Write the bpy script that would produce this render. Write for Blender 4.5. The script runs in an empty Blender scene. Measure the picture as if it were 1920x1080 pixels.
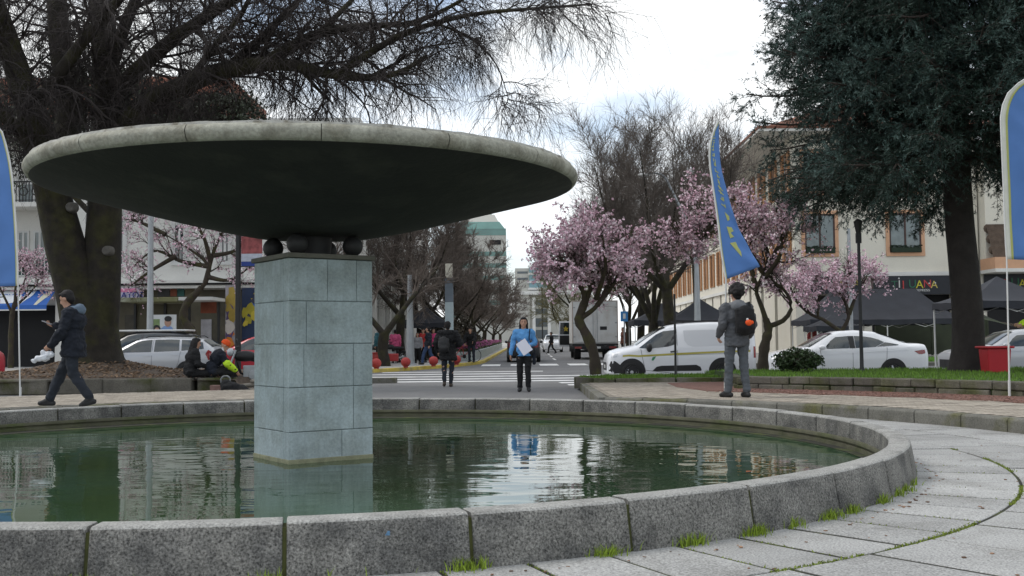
import bpy, bmesh, math, random
import numpy as np
from mathutils import Vector, Matrix, noise as mnoise

# ------------------------------------------------------------------ camera, sky, sun, exposure
SC = bpy.context.scene
COL = SC.collection
R = math.radians
F = 2000.0                       # focal length in pixels of the 1920 px wide photograph
cam_d = bpy.data.cameras.new('camera')
cam_d.sensor_width = 36.0
cam_d.lens = 36.0 * F / 1920.0
cam_d.clip_end = 4000.0
cam_d.clip_start = 0.05
cam = bpy.data.objects.new('camera', cam_d)
COL.objects.link(cam)
PITCH, ROLL = math.atan(101.0 / F), -0.0095
CAM_M = (Matrix.Translation((0, 0, 1.1)) @ Matrix.Rotation(R(90) + PITCH, 4, 'X') @ Matrix.Rotation(ROLL, 4, 'Z'))
cam.matrix_world = CAM_M
SC.camera = cam

SUN_EL, SUN_AZ = R(54), R(-78)         # azimuth clockwise from +Y: the veiled sun stands high on the left
world = bpy.data.worlds.new('World')
SC.world = world
world.use_nodes = True
nt = world.node_tree
nt.nodes.clear()
def wn(t, **kw):
    n = nt.nodes.new(t)
    for k, v in kw.items():
        setattr(n, k, v)
    return n
w_out = wn('ShaderNodeOutputWorld')
w_bg = wn('ShaderNodeBackground')
w_bg.inputs['Strength'].default_value = 0.1
sky = wn('ShaderNodeTexSky', sky_type='NISHITA', sun_disc=False)
sky.sun_elevation = SUN_EL
sky.sun_rotation = SUN_AZ
sky.air_density = 1.0
sky.dust_density = 1.2
tc = wn('ShaderNodeTexCoord')
mp = wn('ShaderNodeMapping')
mp.inputs['Scale'].default_value = (1.0, 1.0, 2.3)
mp.inputs['Location'].default_value = (0.35, 0.2, 0.1)
nz = wn('ShaderNodeTexNoise')
nz.inputs['Scale'].default_value = 3.0
nz.inputs['Detail'].default_value = 7.0
nz.inputs['Roughness'].default_value = 0.52
rmp = wn('ShaderNodeValToRGB')
rmp.color_ramp.elements[0].position = 0.38
rmp.color_ramp.elements[0].color = (0.08, 0.08, 0.08, 1)
rmp.color_ramp.elements[1].position = 0.54
rmp.color_ramp.elements[1].color = (1, 1, 1, 1)
nz2 = wn('ShaderNodeTexNoise')
nz2.inputs['Scale'].default_value = 6.0
nz2.inputs['Detail'].default_value = 5.0
cr2 = wn('ShaderNodeValToRGB')           # the clouds' own brightness
cr2.color_ramp.elements[0].position = 0.3
cr2.color_ramp.elements[0].color = (6.9, 7.4, 7.8, 1)
cr2.color_ramp.elements[1].position = 0.65
cr2.color_ramp.elements[1].color = (9.0, 9.15, 9.2, 1)
mix = wn('ShaderNodeMix', data_type='RGBA')
mix.clamp_factor = True
nt.links.new(tc.outputs['Generated'], mp.inputs['Vector'])
nt.links.new(mp.outputs['Vector'], nz.inputs['Vector'])
nt.links.new(mp.outputs['Vector'], nz2.inputs['Vector'])
nt.links.new(nz.outputs['Fac'], rmp.inputs['Fac'])
nt.links.new(nz2.outputs['Fac'], cr2.inputs['Fac'])
nt.links.new(rmp.outputs['Color'], mix.inputs['Factor'])
skm = wn('ShaderNodeMix', data_type='RGBA', blend_type='MULTIPLY')   # thin high cloud lifts the blue
skm.inputs['Factor'].default_value = 1.0
skm.inputs[7].default_value = (1.3, 1.3, 1.3, 1)
nt.links.new(sky.outputs['Color'], skm.inputs[6])
nt.links.new(skm.outputs[2], mix.inputs[6])
nt.links.new(cr2.outputs['Color'], mix.inputs[7])
nt.links.new(mix.outputs[2], w_bg.inputs['Color'])
nt.links.new(w_bg.outputs['Background'], w_out.inputs['Surface'])

sun_d = bpy.data.lights.new('sun', 'SUN')
sun_d.energy = 0.9
sun_d.angle = R(22)
sun_d.color = (1.0, 0.96, 0.9)
sun = bpy.data.objects.new('sun', sun_d)
COL.objects.link(sun)
sdir = Vector((math.sin(SUN_AZ) * math.cos(SUN_EL), math.cos(SUN_AZ) * math.cos(SUN_EL), math.sin(SUN_EL)))
sun.rotation_euler = sdir.to_track_quat('Z', 'Y').to_euler()
SC.view_settings.view_transform = 'Standard'
SC.view_settings.look = 'None'
SC.view_settings.exposure = 0.56
SC.view_settings.gamma = 1.0
SC.cycles.max_bounces = 6
SC.cycles.diffuse_bounces = 3
SC.cycles.glossy_bounces = 3
SC.cycles.transparent_max_bounces = 8

rng = np.random.default_rng(11)
random.seed(5)

def P(px, py, D):
    """The point of the place that lies D metres ahead and shows at photograph pixel (px, py)."""
    d = CAM_M.to_3x3() @ Vector(((px - 960) / F, (540 - py) / F, -1.0))
    return Vector((0, 0, 1.1)) + d * (D / d.y)

def gz(y):
    """Height of the carriageway: it climbs gently away from the square."""
    return -0.15 + 0.0055 * (min(max(y, 30), 200) - 30)

# ------------------------------------------------------------------ materials
MATS = {}
def mat(name, col, rough=0.7, var=0.12, scale=4.0, bump=0.0, bscale=30.0, metal=0.0, spec=0.4, grain=0.0, gscale=120.0,
        island=0.0, streak=0.0, stain=None, stain_scale=1.2, stain_lo=0.5, stain_hi=0.7, emit=0.0, sheen=0.0, coat=0.0):
    if name in MATS:
        return MATS[name]
    m = bpy.data.materials.new(name)
    m.use_nodes = True
    t = m.node_tree
    b = t.nodes['Principled BSDF']
    b.inputs['Roughness'].default_value = rough
    b.inputs['Metallic'].default_value = metal
    b.inputs['Specular IOR Level'].default_value = spec
    if coat:
        b.inputs['Coat Weight'].default_value = coat
        b.inputs['Coat Roughness'].default_value = 0.06
    if sheen:
        b.inputs['Sheen Weight'].default_value = sheen
    tc = t.nodes.new('ShaderNodeTexCoord')
    cur = None
    def rgb(c):
        n = t.nodes.new('ShaderNodeRGB'); n.outputs[0].default_value = (*c, 1); return n.outputs[0]
    def mul(a, fac_out, lo, hi):
        mr = t.nodes.new('ShaderNodeMapRange')
        mr.inputs['From Min'].default_value = 0.25; mr.inputs['From Max'].default_value = 0.75
        mr.inputs['To Min'].default_value = lo; mr.inputs['To Max'].default_value = hi
        t.links.new(fac_out, mr.inputs['Value'])
        mx = t.nodes.new('ShaderNodeMix'); mx.data_type = 'RGBA'; mx.blend_type = 'MULTIPLY'
        mx.inputs['Factor'].default_value = 1.0
        t.links.new(a, mx.inputs[6]); t.links.new(mr.outputs[0], mx.inputs[7])
        return mx.outputs[2]
    def noise(s, det=4.0, rg=0.55):
        n = t.nodes.new('ShaderNodeTexNoise')
        n.inputs['Scale'].default_value = s; n.inputs['Detail'].default_value = det; n.inputs['Roughness'].default_value = rg
        t.links.new(tc.outputs['Object'], n.inputs['Vector'])
        return n.outputs['Fac']
    cur = rgb(col)
    if stain:
        nf = noise(stain_scale, 6.0, 0.62)
        mr = t.nodes.new('ShaderNodeMapRange')
        mr.inputs['From Min'].default_value = stain_lo; mr.inputs['From Max'].default_value = stain_hi
        t.links.new(nf, mr.inputs['Value'])
        mx = t.nodes.new('ShaderNodeMix'); mx.data_type = 'RGBA'
        t.links.new(mr.outputs[0], mx.inputs['Factor'])
        t.links.new(cur, mx.inputs[6]); t.links.new(rgb(stain), mx.inputs[7])
        cur = mx.outputs[2]
    if var:
        cur = mul(cur, noise(scale, 5.0), 1 - var, 1 + var)
    if streak:
        mpp = t.nodes.new('ShaderNodeMapping'); mpp.inputs['Scale'].default_value = (9, 9, .7)
        t.links.new(tc.outputs['Object'], mpp.inputs['Vector'])
        ns_ = t.nodes.new('ShaderNodeTexNoise'); ns_.inputs['Scale'].default_value = 1.6; ns_.inputs['Detail'].default_value = 6; ns_.inputs['Roughness'].default_value = .65
        t.links.new(mpp.outputs['Vector'], ns_.inputs['Vector'])
        cur = mul(cur, ns_.outputs['Fac'], 1 - streak, 1 + streak * .6)
    if grain:
        cur = mul(cur, noise(gscale, 2.0, 0.7), 1 - grain, 1 + grain)
    if island:
        g = t.nodes.new('ShaderNodeNewGeometry')
        mr = t.nodes.new('ShaderNodeMapRange')
        mr.inputs['To Min'].default_value = 1 - island; mr.inputs['To Max'].default_value = 1 + island
        t.links.new(g.outputs['Random Per Island'], mr.inputs['Value'])
        mx = t.nodes.new('ShaderNodeMix'); mx.data_type = 'RGBA'; mx.blend_type = 'MULTIPLY'
        mx.inputs['Factor'].default_value = 1.0
        t.links.new(cur, mx.inputs[6]); t.links.new(mr.outputs[0], mx.inputs[7])
        cur = mx.outputs[2]
    t.links.new(cur, b.inputs['Base Color'])
    if emit:
        t.links.new(cur, b.inputs['Emission Color']); b.inputs['Emission Strength'].default_value = emit
    if bump:
        bp = t.nodes.new('ShaderNodeBump')
        bp.inputs['Strength'].default_value = bump; bp.inputs['Distance'].default_value = 0.02
        t.links.new(noise(bscale, 6.0, 0.6), bp.inputs['Height'])
        t.links.new(bp.outputs['Normal'], b.inputs['Normal'])
    MATS[name] = m
    return m

def glass(name, col=(0.02, 0.03, 0.035), rough=0.03):
    if name in MATS:
        return MATS[name]
    return mat(name, col, rough=rough, var=0.25, scale=1.5, spec=0.9)

# ------------------------------------------------------------------ mesh building
class MB:
    def __init__(self):
        self.v, self.f, self.m, self.cur = [], [], [], 0
    def add(self, vs, fs, mi=None):
        o = len(self.v)
        self.v += [tuple(p) for p in vs]
        self.f += [tuple(o + i for i in f) for f in fs]
        self.m += [self.cur if mi is None else mi] * len(fs)
        return self
    def box(self, c, s, rz=0.0, rx=0.0, ry=0.0, taper=1.0):
        M = Matrix.Rotation(rz, 3, 'Z') @ Matrix.Rotation(ry, 3, 'Y') @ Matrix.Rotation(rx, 3, 'X')
        vs = []
        for z in (-.5, .5):
            k = taper if z > 0 else 1.0
            for x, y in ((-.5, -.5), (.5, -.5), (.5, .5), (-.5, .5)):
                vs.append(Vector(c) + M @ Vector((x * s[0] * k, y * s[1] * k, z * s[2])))
        return self.add(vs, [(3, 2, 1, 0), (4, 5, 6, 7), (0, 1, 5, 4), (1, 2, 6, 5), (2, 3, 7, 6), (3, 0, 4, 7)])
    def bb(self, x0, x1, y0, y1, z0, z1):
        return self.box(((x0 + x1) / 2, (y0 + y1) / 2, (z0 + z1) / 2), (x1 - x0, y1 - y0, z1 - z0))
    def tube(self, pts, rad, n=8, cap=True, squash=1.0):
        pts = [Vector(p) for p in pts]
        if not hasattr(rad, '__len__'):
            rad = [rad] * len(pts)
        vs, fs = [], []
        ref = None
        for i, p in enumerate(pts):
            t = (pts[min(i + 1, len(pts) - 1)] - pts[max(i - 1, 0)])
            t.normalize()
            if ref is None:
                ref = Vector((0, 0, 1)) if abs(t.z) < 0.9 else Vector((1, 0, 0))
            u = (ref - t * ref.dot(t)).normalized()
            w = t.cross(u)
            ref = u
            for k in range(n):
                a = 2 * math.pi * k / n
                vs.append(p + (u * math.cos(a) * squash + w * math.sin(a)) * rad[i])
        for i in range(len(pts) - 1):
            for k in range(n):
                a, b = i * n + k, i * n + (k + 1) % n
                fs.append((a, b, b + n, a + n))
        if cap:
            fs.append(tuple(range(n))[::-1])
            fs.append(tuple((len(pts) - 1) * n + k for k in range(n)))
        return self.add(vs, fs)
    def cyl(self, p, q, r1, r2=None, n=12):
        return self.tube([p, q], [r1, r1 if r2 is None else r2], n)
    def lathe(self, prof, c=(0, 0, 0), n=32, axis='Z', a0=0.0, a1=2 * math.pi):
        full = abs(a1 - a0 - 2 * math.pi) < 1e-6
        N = n if full else n + 1
        vs, fs = [], []
        for r, z in prof:
            for k in range(N):
                a = a0 + (a1 - a0) * k / n
                x, y, w = r * math.cos(a), r * math.sin(a), z
                if axis == 'Y':
                    x, y, w = x, z, y
                elif axis == 'X':
                    x, y, w = z, x, y
                vs.append((c[0] + x, c[1] + y, c[2] + w))
        for i in range(len(prof) - 1):
            for k in range(n):
                a, b = i * N + k, i * N + (k + 1) % N
                fs.append((a, b, b + N, a + N))
        return self.add(vs, fs)
    def ell(self, c, r, n=16, m=10, M=None):
        vs, fs = [], []
        for i in range(m + 1):
            th = math.pi * i / m
            for k in range(n):
                a = 2 * math.pi * k / n
                p = Vector((r[0] * math.sin(th) * math.cos(a), r[1] * math.sin(th) * math.sin(a), r[2] * math.cos(th)))
                if M is not None:
                    p = M @ p
                vs.append(Vector(c) + p)
        for i in range(m):
            for k in range(n):
                a, b = i * n + k, i * n + (k + 1) % n
                fs.append((a + n, b + n, b, a))
        return self.add(vs, fs)
    def caps(self, p, r1, q, r2, n=12):
        """A tapered capsule, closed."""
        p, q = Vector(p), Vector(q)
        L = (q - p).length
        if L < 1e-5:
            return self.ell(p, (r1, r1, r1), n, 8)
        t = (q - p) / L
        pts, rad = [], []
        for a in (-89, -60, -30, 0):
            pts.append(p + t * r1 * math.sin(R(a))); rad.append(r1 * math.cos(R(a)))
        for a in (0, 30, 60, 89):
            pts.append(q + t * r2 * math.sin(R(a))); rad.append(r2 * math.cos(R(a)))
        return self.tube(pts, rad, n)
    def prism(self, poly, d, M):
        """poly: 2-D outline; extruded by d along local z; M maps local to world."""
        n = len(poly)
        vs = [M @ Vector((x, y, 0)) for x, y in poly] + [M @ Vector((x, y, d)) for x, y in poly]
        fs = [tuple(range(n))[::-1], tuple(range(n, 2 * n))]
        fs += [(i, (i + 1) % n, (i + 1) % n + n, i + n) for i in range(n)]
        return self.add(vs, fs)
    def sheet(self, poly, z):
        return self.add([(x, y, z) for x, y in poly], [tuple(range(len(poly)))])
    def slab(self, poly, z0, z1):
        return self.prism(poly, z1 - z0, Matrix.Translation((0, 0, z0)))
    def build(self, name, mats, parent=None, smooth=None, bevel=0.0, origin=None):
        me = bpy.data.meshes.new(name)
        o0 = Vector(origin) if origin is not None else Vector((0, 0, 0))
        me.from_pydata([(p[0] - o0[0], p[1] - o0[1], p[2] - o0[2]) for p in self.v], [], self.f)
        if not isinstance(mats, (list, tuple)):
            mats = [mats]
        for m_ in mats:
            me.materials.append(m_)
        if len(mats) > 1:
            me.polygons.foreach_set('material_index', self.m)
        bm = bmesh.new(); bm.from_mesh(me)
        bmesh.ops.recalc_face_normals(bm, faces=bm.faces)
        bm.to_mesh(me); bm.free()
        if smooth:
            me.shade_smooth()
            if smooth < 180:
                me.set_sharp_from_angle(angle=R(smooth))
        o = bpy.data.objects.new(name, me)
        COL.objects.link(o)
        o.location = o0
        if parent is not None:
            o.parent = parent
            if origin is not None:
                o.location = o0
        if bevel:
            b = o.modifiers.new('bevel', 'BEVEL')
            b.width = bevel; b.segments = 2; b.limit_method = 'ANGLE'; b.angle_limit = R(40)
        return o

def fast_mesh(name, V, FQ, mats, parent=None, smooth=False, midx=None):
    """A mesh from numpy arrays; FQ is (n, 3) or (n, 4)."""
    me = bpy.data.meshes.new(name)
    V = np.asarray(V, np.float32); FQ = np.asarray(FQ, np.int32)
    n, k = FQ.shape
    me.vertices.add(len(V)); me.vertices.foreach_set('co', V.ravel())
    me.loops.add(n * k); me.loops.foreach_set('vertex_index', FQ.ravel())
    me.polygons.add(n)
    me.polygons.foreach_set('loop_start', np.arange(0, n * k, k, dtype=np.int32))
    if not isinstance(mats, (list, tuple)):
        mats = [mats]
    for m_ in mats:
        me.materials.append(m_)
    if midx is not None:
        me.polygons.foreach_set('material_index', np.asarray(midx, np.int32))
    me.update(calc_edges=True)
    if smooth:
        me.shade_smooth()
    o = bpy.data.objects.new(name, me)
    COL.objects.link(o)
    if parent is not None:
        o.parent = parent
    return o

def tag(o, label=None, cat=None, group=None, kind=None):
    if label: o['label'] = label
    if cat: o['category'] = cat
    if group: o['group'] = group
    if kind: o['kind'] = kind
    return o
def empty(name, label, cat, loc=(0, 0, 0), rz=0.0, group=None):
    o = bpy.data.objects.new(name, None)
    COL.objects.link(o)
    o.location = loc; o.rotation_euler = (0, 0, rz)
    o.empty_display_size = 0.2
    return tag(o, label, cat, group)
def children_of(o):
    return [c for c in COL.objects if c.parent == o]
def copy_tree(o, parent=None):
    c = o.copy(); COL.objects.link(c)
    if parent is not None:
        c.parent = parent
    for ch in children_of(o):
        copy_tree(ch, c)
    return c
def recolor(root, old, new):
    """Gives the copied tree its own paint: meshes that use OLD get a copy that uses NEW."""
    for ch in children_of(root):
        if ch.type == 'MESH' and old.name in [m.name for m in ch.data.materials if m]:
            ch.data = ch.data.copy()
            for i, m in enumerate(ch.data.materials):
                if m and m.name == old.name:
                    ch.data.materials[i] = new
        recolor(ch, old, new)

def text(body, size, m, loc, rot=(R(90), 0, 0), depth=0.01, name='lettering', parent=None, align='CENTER', sx=1.0):
    cu = bpy.data.curves.new(name, 'FONT')
    cu.body = body; cu.size = size; cu.extrude = depth; cu.align_x = align
    tmp = bpy.data.objects.new('tmp', cu)
    COL.objects.link(tmp)
    dg = bpy.context.evaluated_depsgraph_get()
    me = bpy.data.meshes.new_from_object(tmp.evaluated_get(dg))
    bpy.data.objects.remove(tmp)
    me.materials.clear(); me.materials.append(m)
    o = bpy.data.objects.new(name, me)
    COL.objects.link(o)
    o.location = loc; o.rotation_euler = rot; o.scale = (sx, 1, 1)
    if parent is not None:
        o.parent = parent
    return o

# ------------------------------------------------------------------ shared materials
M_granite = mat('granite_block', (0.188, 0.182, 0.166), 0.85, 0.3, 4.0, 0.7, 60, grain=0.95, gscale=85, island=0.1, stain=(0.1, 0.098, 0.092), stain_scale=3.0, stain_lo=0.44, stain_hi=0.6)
M_gtop = mat('pale_granite_top', (0.31, 0.305, 0.285), 0.8, 0.2, 4.0, 0.4, 60, grain=0.6, gscale=85, stain=(0.2, 0.195, 0.18), stain_scale=3.0, stain_lo=0.5, stain_hi=0.68)  # paler tone of the block granite, for the wall's top faces
M_slab = mat('granite_slab', (0.35, 0.348, 0.335), 0.85, 0.14, 1.6, 0.4, 80, grain=0.6, gscale=80, island=0.14, stain=(0.24, 0.237, 0.22), stain_scale=1.7, stain_lo=0.5, stain_hi=0.72)
M_joint = mat('mossy_joint', (0.026, 0.025, 0.017), 0.95, 0.4, 9.0, stain=(0.08, 0.1, 0.018), stain_scale=2.2)
M_kerb = mat('kerb_stone', (0.145, 0.14, 0.12), 0.9, 0.25, 3.0, 0.4, 40, grain=0.35, gscale=60, stain=(0.09, 0.088, 0.035), stain_scale=1.2, stain_lo=0.48, stain_hi=0.62)
M_paver = mat('beige_paver', (0.37, 0.325, 0.265), 0.85, 0.1, 2.0, grain=0.15, gscale=60, island=0.16)
M_asphalt = mat('asphalt', (0.15, 0.15, 0.152), 0.9, 0.12, 0.8, 0.3, 90, grain=0.25, gscale=70, stain=(0.1, 0.1, 0.1), stain_scale=0.35)
M_path = mat('path_asphalt', (0.175, 0.172, 0.168), 0.9, 0.12, 1.0, 0.3, 90, grain=0.25, gscale=60, stain=(0.12, 0.12, 0.115), stain_scale=0.5)
M_side = mat('pavement_concrete', (0.36, 0.35, 0.33), 0.85, 0.1, 0.7, grain=0.12, gscale=30)
M_white = mat('road_paint', (0.74, 0.74, 0.72), 0.7, 0.1, 4.0, stain=(0.4, 0.4, 0.39), stain_scale=2.0, stain_lo=0.52, stain_hi=0.7)
M_yellow = mat('kerb_yellow', (0.55, 0.42, 0.08), 0.75, 0.2, 3.0, stain=(0.3, 0.27, 0.16), stain_scale=2.0)
M_soil = mat('soil', (0.085, 0.062, 0.045), 0.95, 0.4, 6.0, 0.8, 20, grain=0.4, gscale=40)
M_mulch = mat('red_mulch', (0.17, 0.09, 0.07), 0.95, 0.3, 5.0, 0.8, 40, grain=0.5, gscale=45)
M_lawn = mat('lawn_soil', (0.05, 0.085, 0.02), 0.95, 0.3, 4.0)
M_grass = mat('grass_blade', (0.11, 0.2, 0.03), 0.7, 0.0, island=0.45, spec=0.2)
M_weed = mat('weed_blade', (0.24, 0.33, 0.04), 0.7, 0.0, island=0.35, spec=0.2)
M_bark = mat('mossy_bark', (0.022, 0.018, 0.0135), 0.95, 0.45, 5.0, 1.0, 18, stain=(0.033, 0.031, 0.011), stain_scale=1.6, stain_lo=0.45, stain_hi=0.62)
M_twig = mat('grey_twig', (0.036, 0.029, 0.027), 0.9, 0.2, 2.0)
M_twigr = mat('pale_twig', (0.12, 0.1, 0.085), 0.9, 0.2, 2.0)
M_twigb = mat('brown_twig', (0.13, 0.105, 0.088), 0.9, 0.2, 2.0)
M_cbark = mat('cherry_bark', (0.045, 0.035, 0.025), 0.9, 0.3, 6.0, 0.6, 25, stain=(0.065, 0.065, 0.018), stain_scale=2.5)
M_bloom = mat('pink_blossom', (0.75, 0.52, 0.6), 0.8, 0.0, island=0.32, spec=0.2)
M_bloom2 = mat('pale_blossom', (0.8, 0.69, 0.72), 0.8, 0.0, island=0.2, spec=0.2)
M_needle = mat('spruce_needle', (0.022, 0.042, 0.032), 0.6, 0.25, 1.2, island=0.5, spec=0.3)
M_needle2 = mat('blue_spruce_needle', (0.055, 0.092, 0.08), 0.6, 0.2, 1.5, island=0.4, spec=0.3)
M_black = mat('black_metal', (0.015, 0.015, 0.016), 0.45, 0.15, 3.0)
M_grey = mat('grey_metal', (0.36, 0.38, 0.39), 0.5, 0.12, 3.0, metal=0.3)
M_pole = mat('white_pole', (0.62, 0.62, 0.6), 0.45, 0.1, 3.0)
M_bwall = mat('white_render', (0.7, 0.69, 0.65), 0.85, 0.06, 0.8, grain=0.05, gscale=15, stain=(0.6, 0.59, 0.55), stain_scale=0.35)
M_cream = mat('cream_render', (0.72, 0.68, 0.58), 0.85, 0.06, 0.6, grain=0.05, gscale=15, stain=(0.64, 0.6, 0.5), stain_scale=0.3)
M_peach = mat('peach_trim', (0.62, 0.36, 0.22), 0.8, 0.08, 2.0)
M_orange = mat('orange_shutter', (0.43, 0.215, 0.095), 0.7, 0.15, 3.0)
M_rooft = mat('roof_tile', (0.2, 0.085, 0.055), 0.85, 0.25, 3.0, 0.6, 12)
M_dark = mat('dark_interior', (0.012, 0.012, 0.013), 0.8, 0.3, 1.0)
M_glass = glass('window_glass', (0.03, 0.04, 0.045))
M_gcurt = mat('curtained_glass', (0.16, 0.19, 0.19), 0.1, 0.3, 2.0, spec=0.7)
M_tent = mat('black_canvas', (0.025, 0.027, 0.034), 0.75, 0.2, 1.5, 0.3, 5)
M_wood = mat('grey_wood', (0.2, 0.18, 0.15), 0.8, 0.2, 4.0)
# ================================================================== the ground
CX, CY = -2.06, 10.45                       # centre of the terraces
BX, BY = -2.121, 10.629                     # centre of the basin
def bpol(r, deg):
    return (BX + r * math.cos(R(deg)), BY + r * math.sin(R(deg)))
def pol(r, deg):
    return (CX + r * math.cos(R(deg)), CY + r * math.sin(R(deg)))
def arcpts(r, a0, a1, n):
    return [pol(r, a0 + (a1 - a0) * i / n) for i in range(n + 1)]

# carriageway: one sheet out to the horizon, with the climb of the street
rows = [-80, 0, 27, 30, 40, 50, 60, 80, 110, 150, 200, 400, 1000, 3000]
V, Fq = [], []
xs = [-2500, -300, -60, -20, 0, 20, 60, 300, 2500]
for y in rows:
    for x in xs:
        V.append((x, y, gz(y)))
nx = len(xs)
for j in range(len(rows) - 1):
    for i in range(nx - 1):
        a = j * nx + i
        Fq.append((a, a + 1, a + 1 + nx, a + nx))
o = fast_mesh('road', V, Fq, M_asphalt); tag(o, kind='structure')

# the square: a slab a step above the road
m = MB()
m.slab([(-60, -40), (60, -40), (60, 27.3), (1.5, 27.3), (1.2, 29.6), (-60, 29.6)], -0.3, -0.03)
tag(m.build('square_ground', M_path), kind='structure')
m = MB()       # asphalt path of the square, over the joint bed
m.slab([(-60, 13), *[pol(8.1, a) for a in range(162, 62, -4)], pol(8.1, 63), (1.4, 27.25), (1.15, 29.55), (-60, 29.55)], -0.028, 0.0)
tag(m.build('path', M_path), kind='structure')
m = MB()
m.lathe([(5.3, -0.0025), (9.4, -0.0025)], (CX, CY, 0), 128)
tag(m.build('paving_bed', M_joint), kind='structure')

# ring paving of granite slabs round the basin
m = MB()
radii = [5.69, 6.455, 7.24, 8.06, 8.95]
for k in range(4):
    r0, r1 = radii[k] + 0.011, radii[k + 1] - 0.011
    N = [80, 66, 66, 66][k]
    off = [0, 2.1, 0.7, 3.3][k]
    for i in range(N):
        if k == 3 and 62 < (off + 360 / N * (i + .5)) % 360 < 112:
            continue
        gp_ = random.uniform(.009, .021); g0, g1 = gp_ / r0 * 57.3, gp_ / r1 * 57.3
        a0 = off + 360 / N * i + random.uniform(-.15, .15) * (k > 0); a1 = off + 360 / N * (i + 1)
        zz = random.uniform(-0.004, 0.003)
        tx, ty = random.uniform(-.004, .004), random.uniform(-.004, .004)
        vs = []
        ns = 3
        for z, e in ((-0.06, 0), (-0.001 + zz * .3, 0), (0.003 + zz * .3, 0.005)):
            for r, g, s in ((r0 + e, g0, 1), (r1 - e, g1, -1)):
                for j in range(ns + 1):
                    t = j / ns if s == 1 else 1 - j / ns
                    ga = g + e / r * 57.3
                    a = a0 + ga + (a1 - a0 - 2 * ga) * t
                    x, y = bpol(r, a)
                    vs.append((x, y, z + (tx * (x - BX) * .1 + ty * (y - BY) * .1 if z > -.05 else 0)))
        n = 2 * (ns + 1)
        fs = []
        for L in (0, 1):
            fs += [(L * n + j, L * n + (j + 1) % n, (L + 1) * n + (j + 1) % n, (L + 1) * n + j) for j in range(n)]
        fs.append(tuple(2 * n + j for j in range(n)))
        m.add(vs, fs)
tag(m.build('ring_paving', M_slab), kind='structure')

# raised terraces either side of the path: kerb, pavers, red mulch
def terrace(name, a0, a1, r_out, side_edge=None):
    n = int(abs(a1 - a0) / 2)
    m = MB()
    per = 5.6
    k = 0
    a = a0
    while a < a1 - 0.5:
        b = min(a + per, a1)
        N = 4
        vs = []
        for r, z in ((8.0, -0.03), (8.0, 0.145), (8.03, 0.168), (8.16, 0.172), (8.16, -0.03)):
            for j in range(N + 1):
                x, y = pol(r, a + 0.04 + (b - a - 0.08) * j / N)
                vs.append((x, y, z))
        fs = []
        for i in range(4):
            for j in range(N):
                q = i * (N + 1) + j
                fs.append((q, q + 1, q + N + 2, q + N + 1))
        fs.append(tuple(i * (N + 1) for i in range(5)))
        fs.append(tuple(i * (N + 1) + N for i in range(5))[::-1])
        m.add(vs, fs)
        a = b
    if side_edge:
        (x0, y0), (x1, y1) = side_edge
        L = math.hypot(x1 - x0, y1 - y0); nseg = int(L / 0.85)
        for i in range(nseg):
            t = (i + .5) / nseg
            m.box((x0 + (x1 - x0) * t, y0 + (y1 - y0) * t, 0.07), (0.16, L / nseg - .012, 0.2), rz=math.atan2(y1 - y0, x1 - x0) - R(90))
    tag(m.build(name + '_kerb', M_kerb, bevel=0.012), kind='structure')
terrace('terrace', -70, 63.6, 11.7, ((1.49, 17.75), (1.58, 23.9)))
terrace('west_terrace', 106, 240, 11.7, ((-4.32, 18.2), (-4.5, 22.4)))

def paver_field(name, inside, x0, x1, y0, y1, z):
    """Small rectangular pavers in running bond, cut to the region by their centres."""
    m = MB()
    m.cur = 0
    j = 0
    y = y0
    while y < y1:
        x = x0 + (j % 2) * 0.1
        while x < x1:
            if inside(x, y):
                dz = random.uniform(-.0025, .0025)
                vs = [(x - .096, y - .046, z + dz), (x + .096, y - .046, z + dz), (x + .096, y + .046, z + dz), (x - .096, y + .046, z + dz)]
                m.add(vs, [(0, 1, 2, 3)])
            x += 0.2
        y += 0.1; j += 1
    return tag(m.build(name, M_paver), kind='structure')
def rad(x, y): return math.hypot(x - CX, y - CY)
def in_right(x, y):
    r = rad(x, y)
    if r < 8.2 or x < 1.66 or y > 23.9 or y < 9: return False
    if y < 18: return r < 11.75
    return r < 11.75 or (x < 4.6)
def in_left(x, y):
    r = rad(x, y)
    return 8.2 < r < 12.0 and x < -4.45 and y > 10
m = MB()
m.slab([*arcpts(8.1, -70, 63.2, 60), (1.6, 23.9), (4.7, 23.9), *arcpts(11.8, 55, -70, 50)], -0.02, 0.163)
m.slab([*arcpts(8.1, 106.4, 240, 60), *arcpts(12.05, 240, 104, 60)], -0.02, 0.163)
tag(m.build('terrace_bed', mat('paver_joint', (0.13, 0.12, 0.095), 0.95)), kind='structure')
paver_field('terrace_paving', in_right, 1.6, 10.2, 9, 24, 0.172)
paver_field('west_terrace_paving', in_left, -14.2, -4.3, 10, 22.6, 0.172)
m = MB()
pts_i = [pol(10.35 + 0.12 * math.sin(a * .9) + .08 * math.sin(a * 2.3), a) for a in np.linspace(-70, 52, 80)]
m.slab([*pts_i, (3.5, 19.6), (3.25, 21.2), (3.35, 23.2), (4.75, 23.6), *arcpts(11.7, 55, -70, 60)], 0.1, 0.181)
mo = m.build('mulch_bed', M_mulch); tag(mo, kind='structure')
m = MB()        # loose chips on the mulch
for i in range(2600):
    a = random.uniform(5, 58); r = random.uniform(10.25, 11.6)
    x, y = pol(r, a)
    s = random.uniform(.012, .035)
    m.box((x, y, 0.184), (s, s * .5, s * .3), rz=random.uniform(0, 3.1), rx=random.uniform(-.5, .5))
tag(m.build('mulch_chips', mat('mulch_chip', (0.2, 0.11, 0.085), 0.9, 0.2, island=0.5)), kind='stuff')

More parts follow.
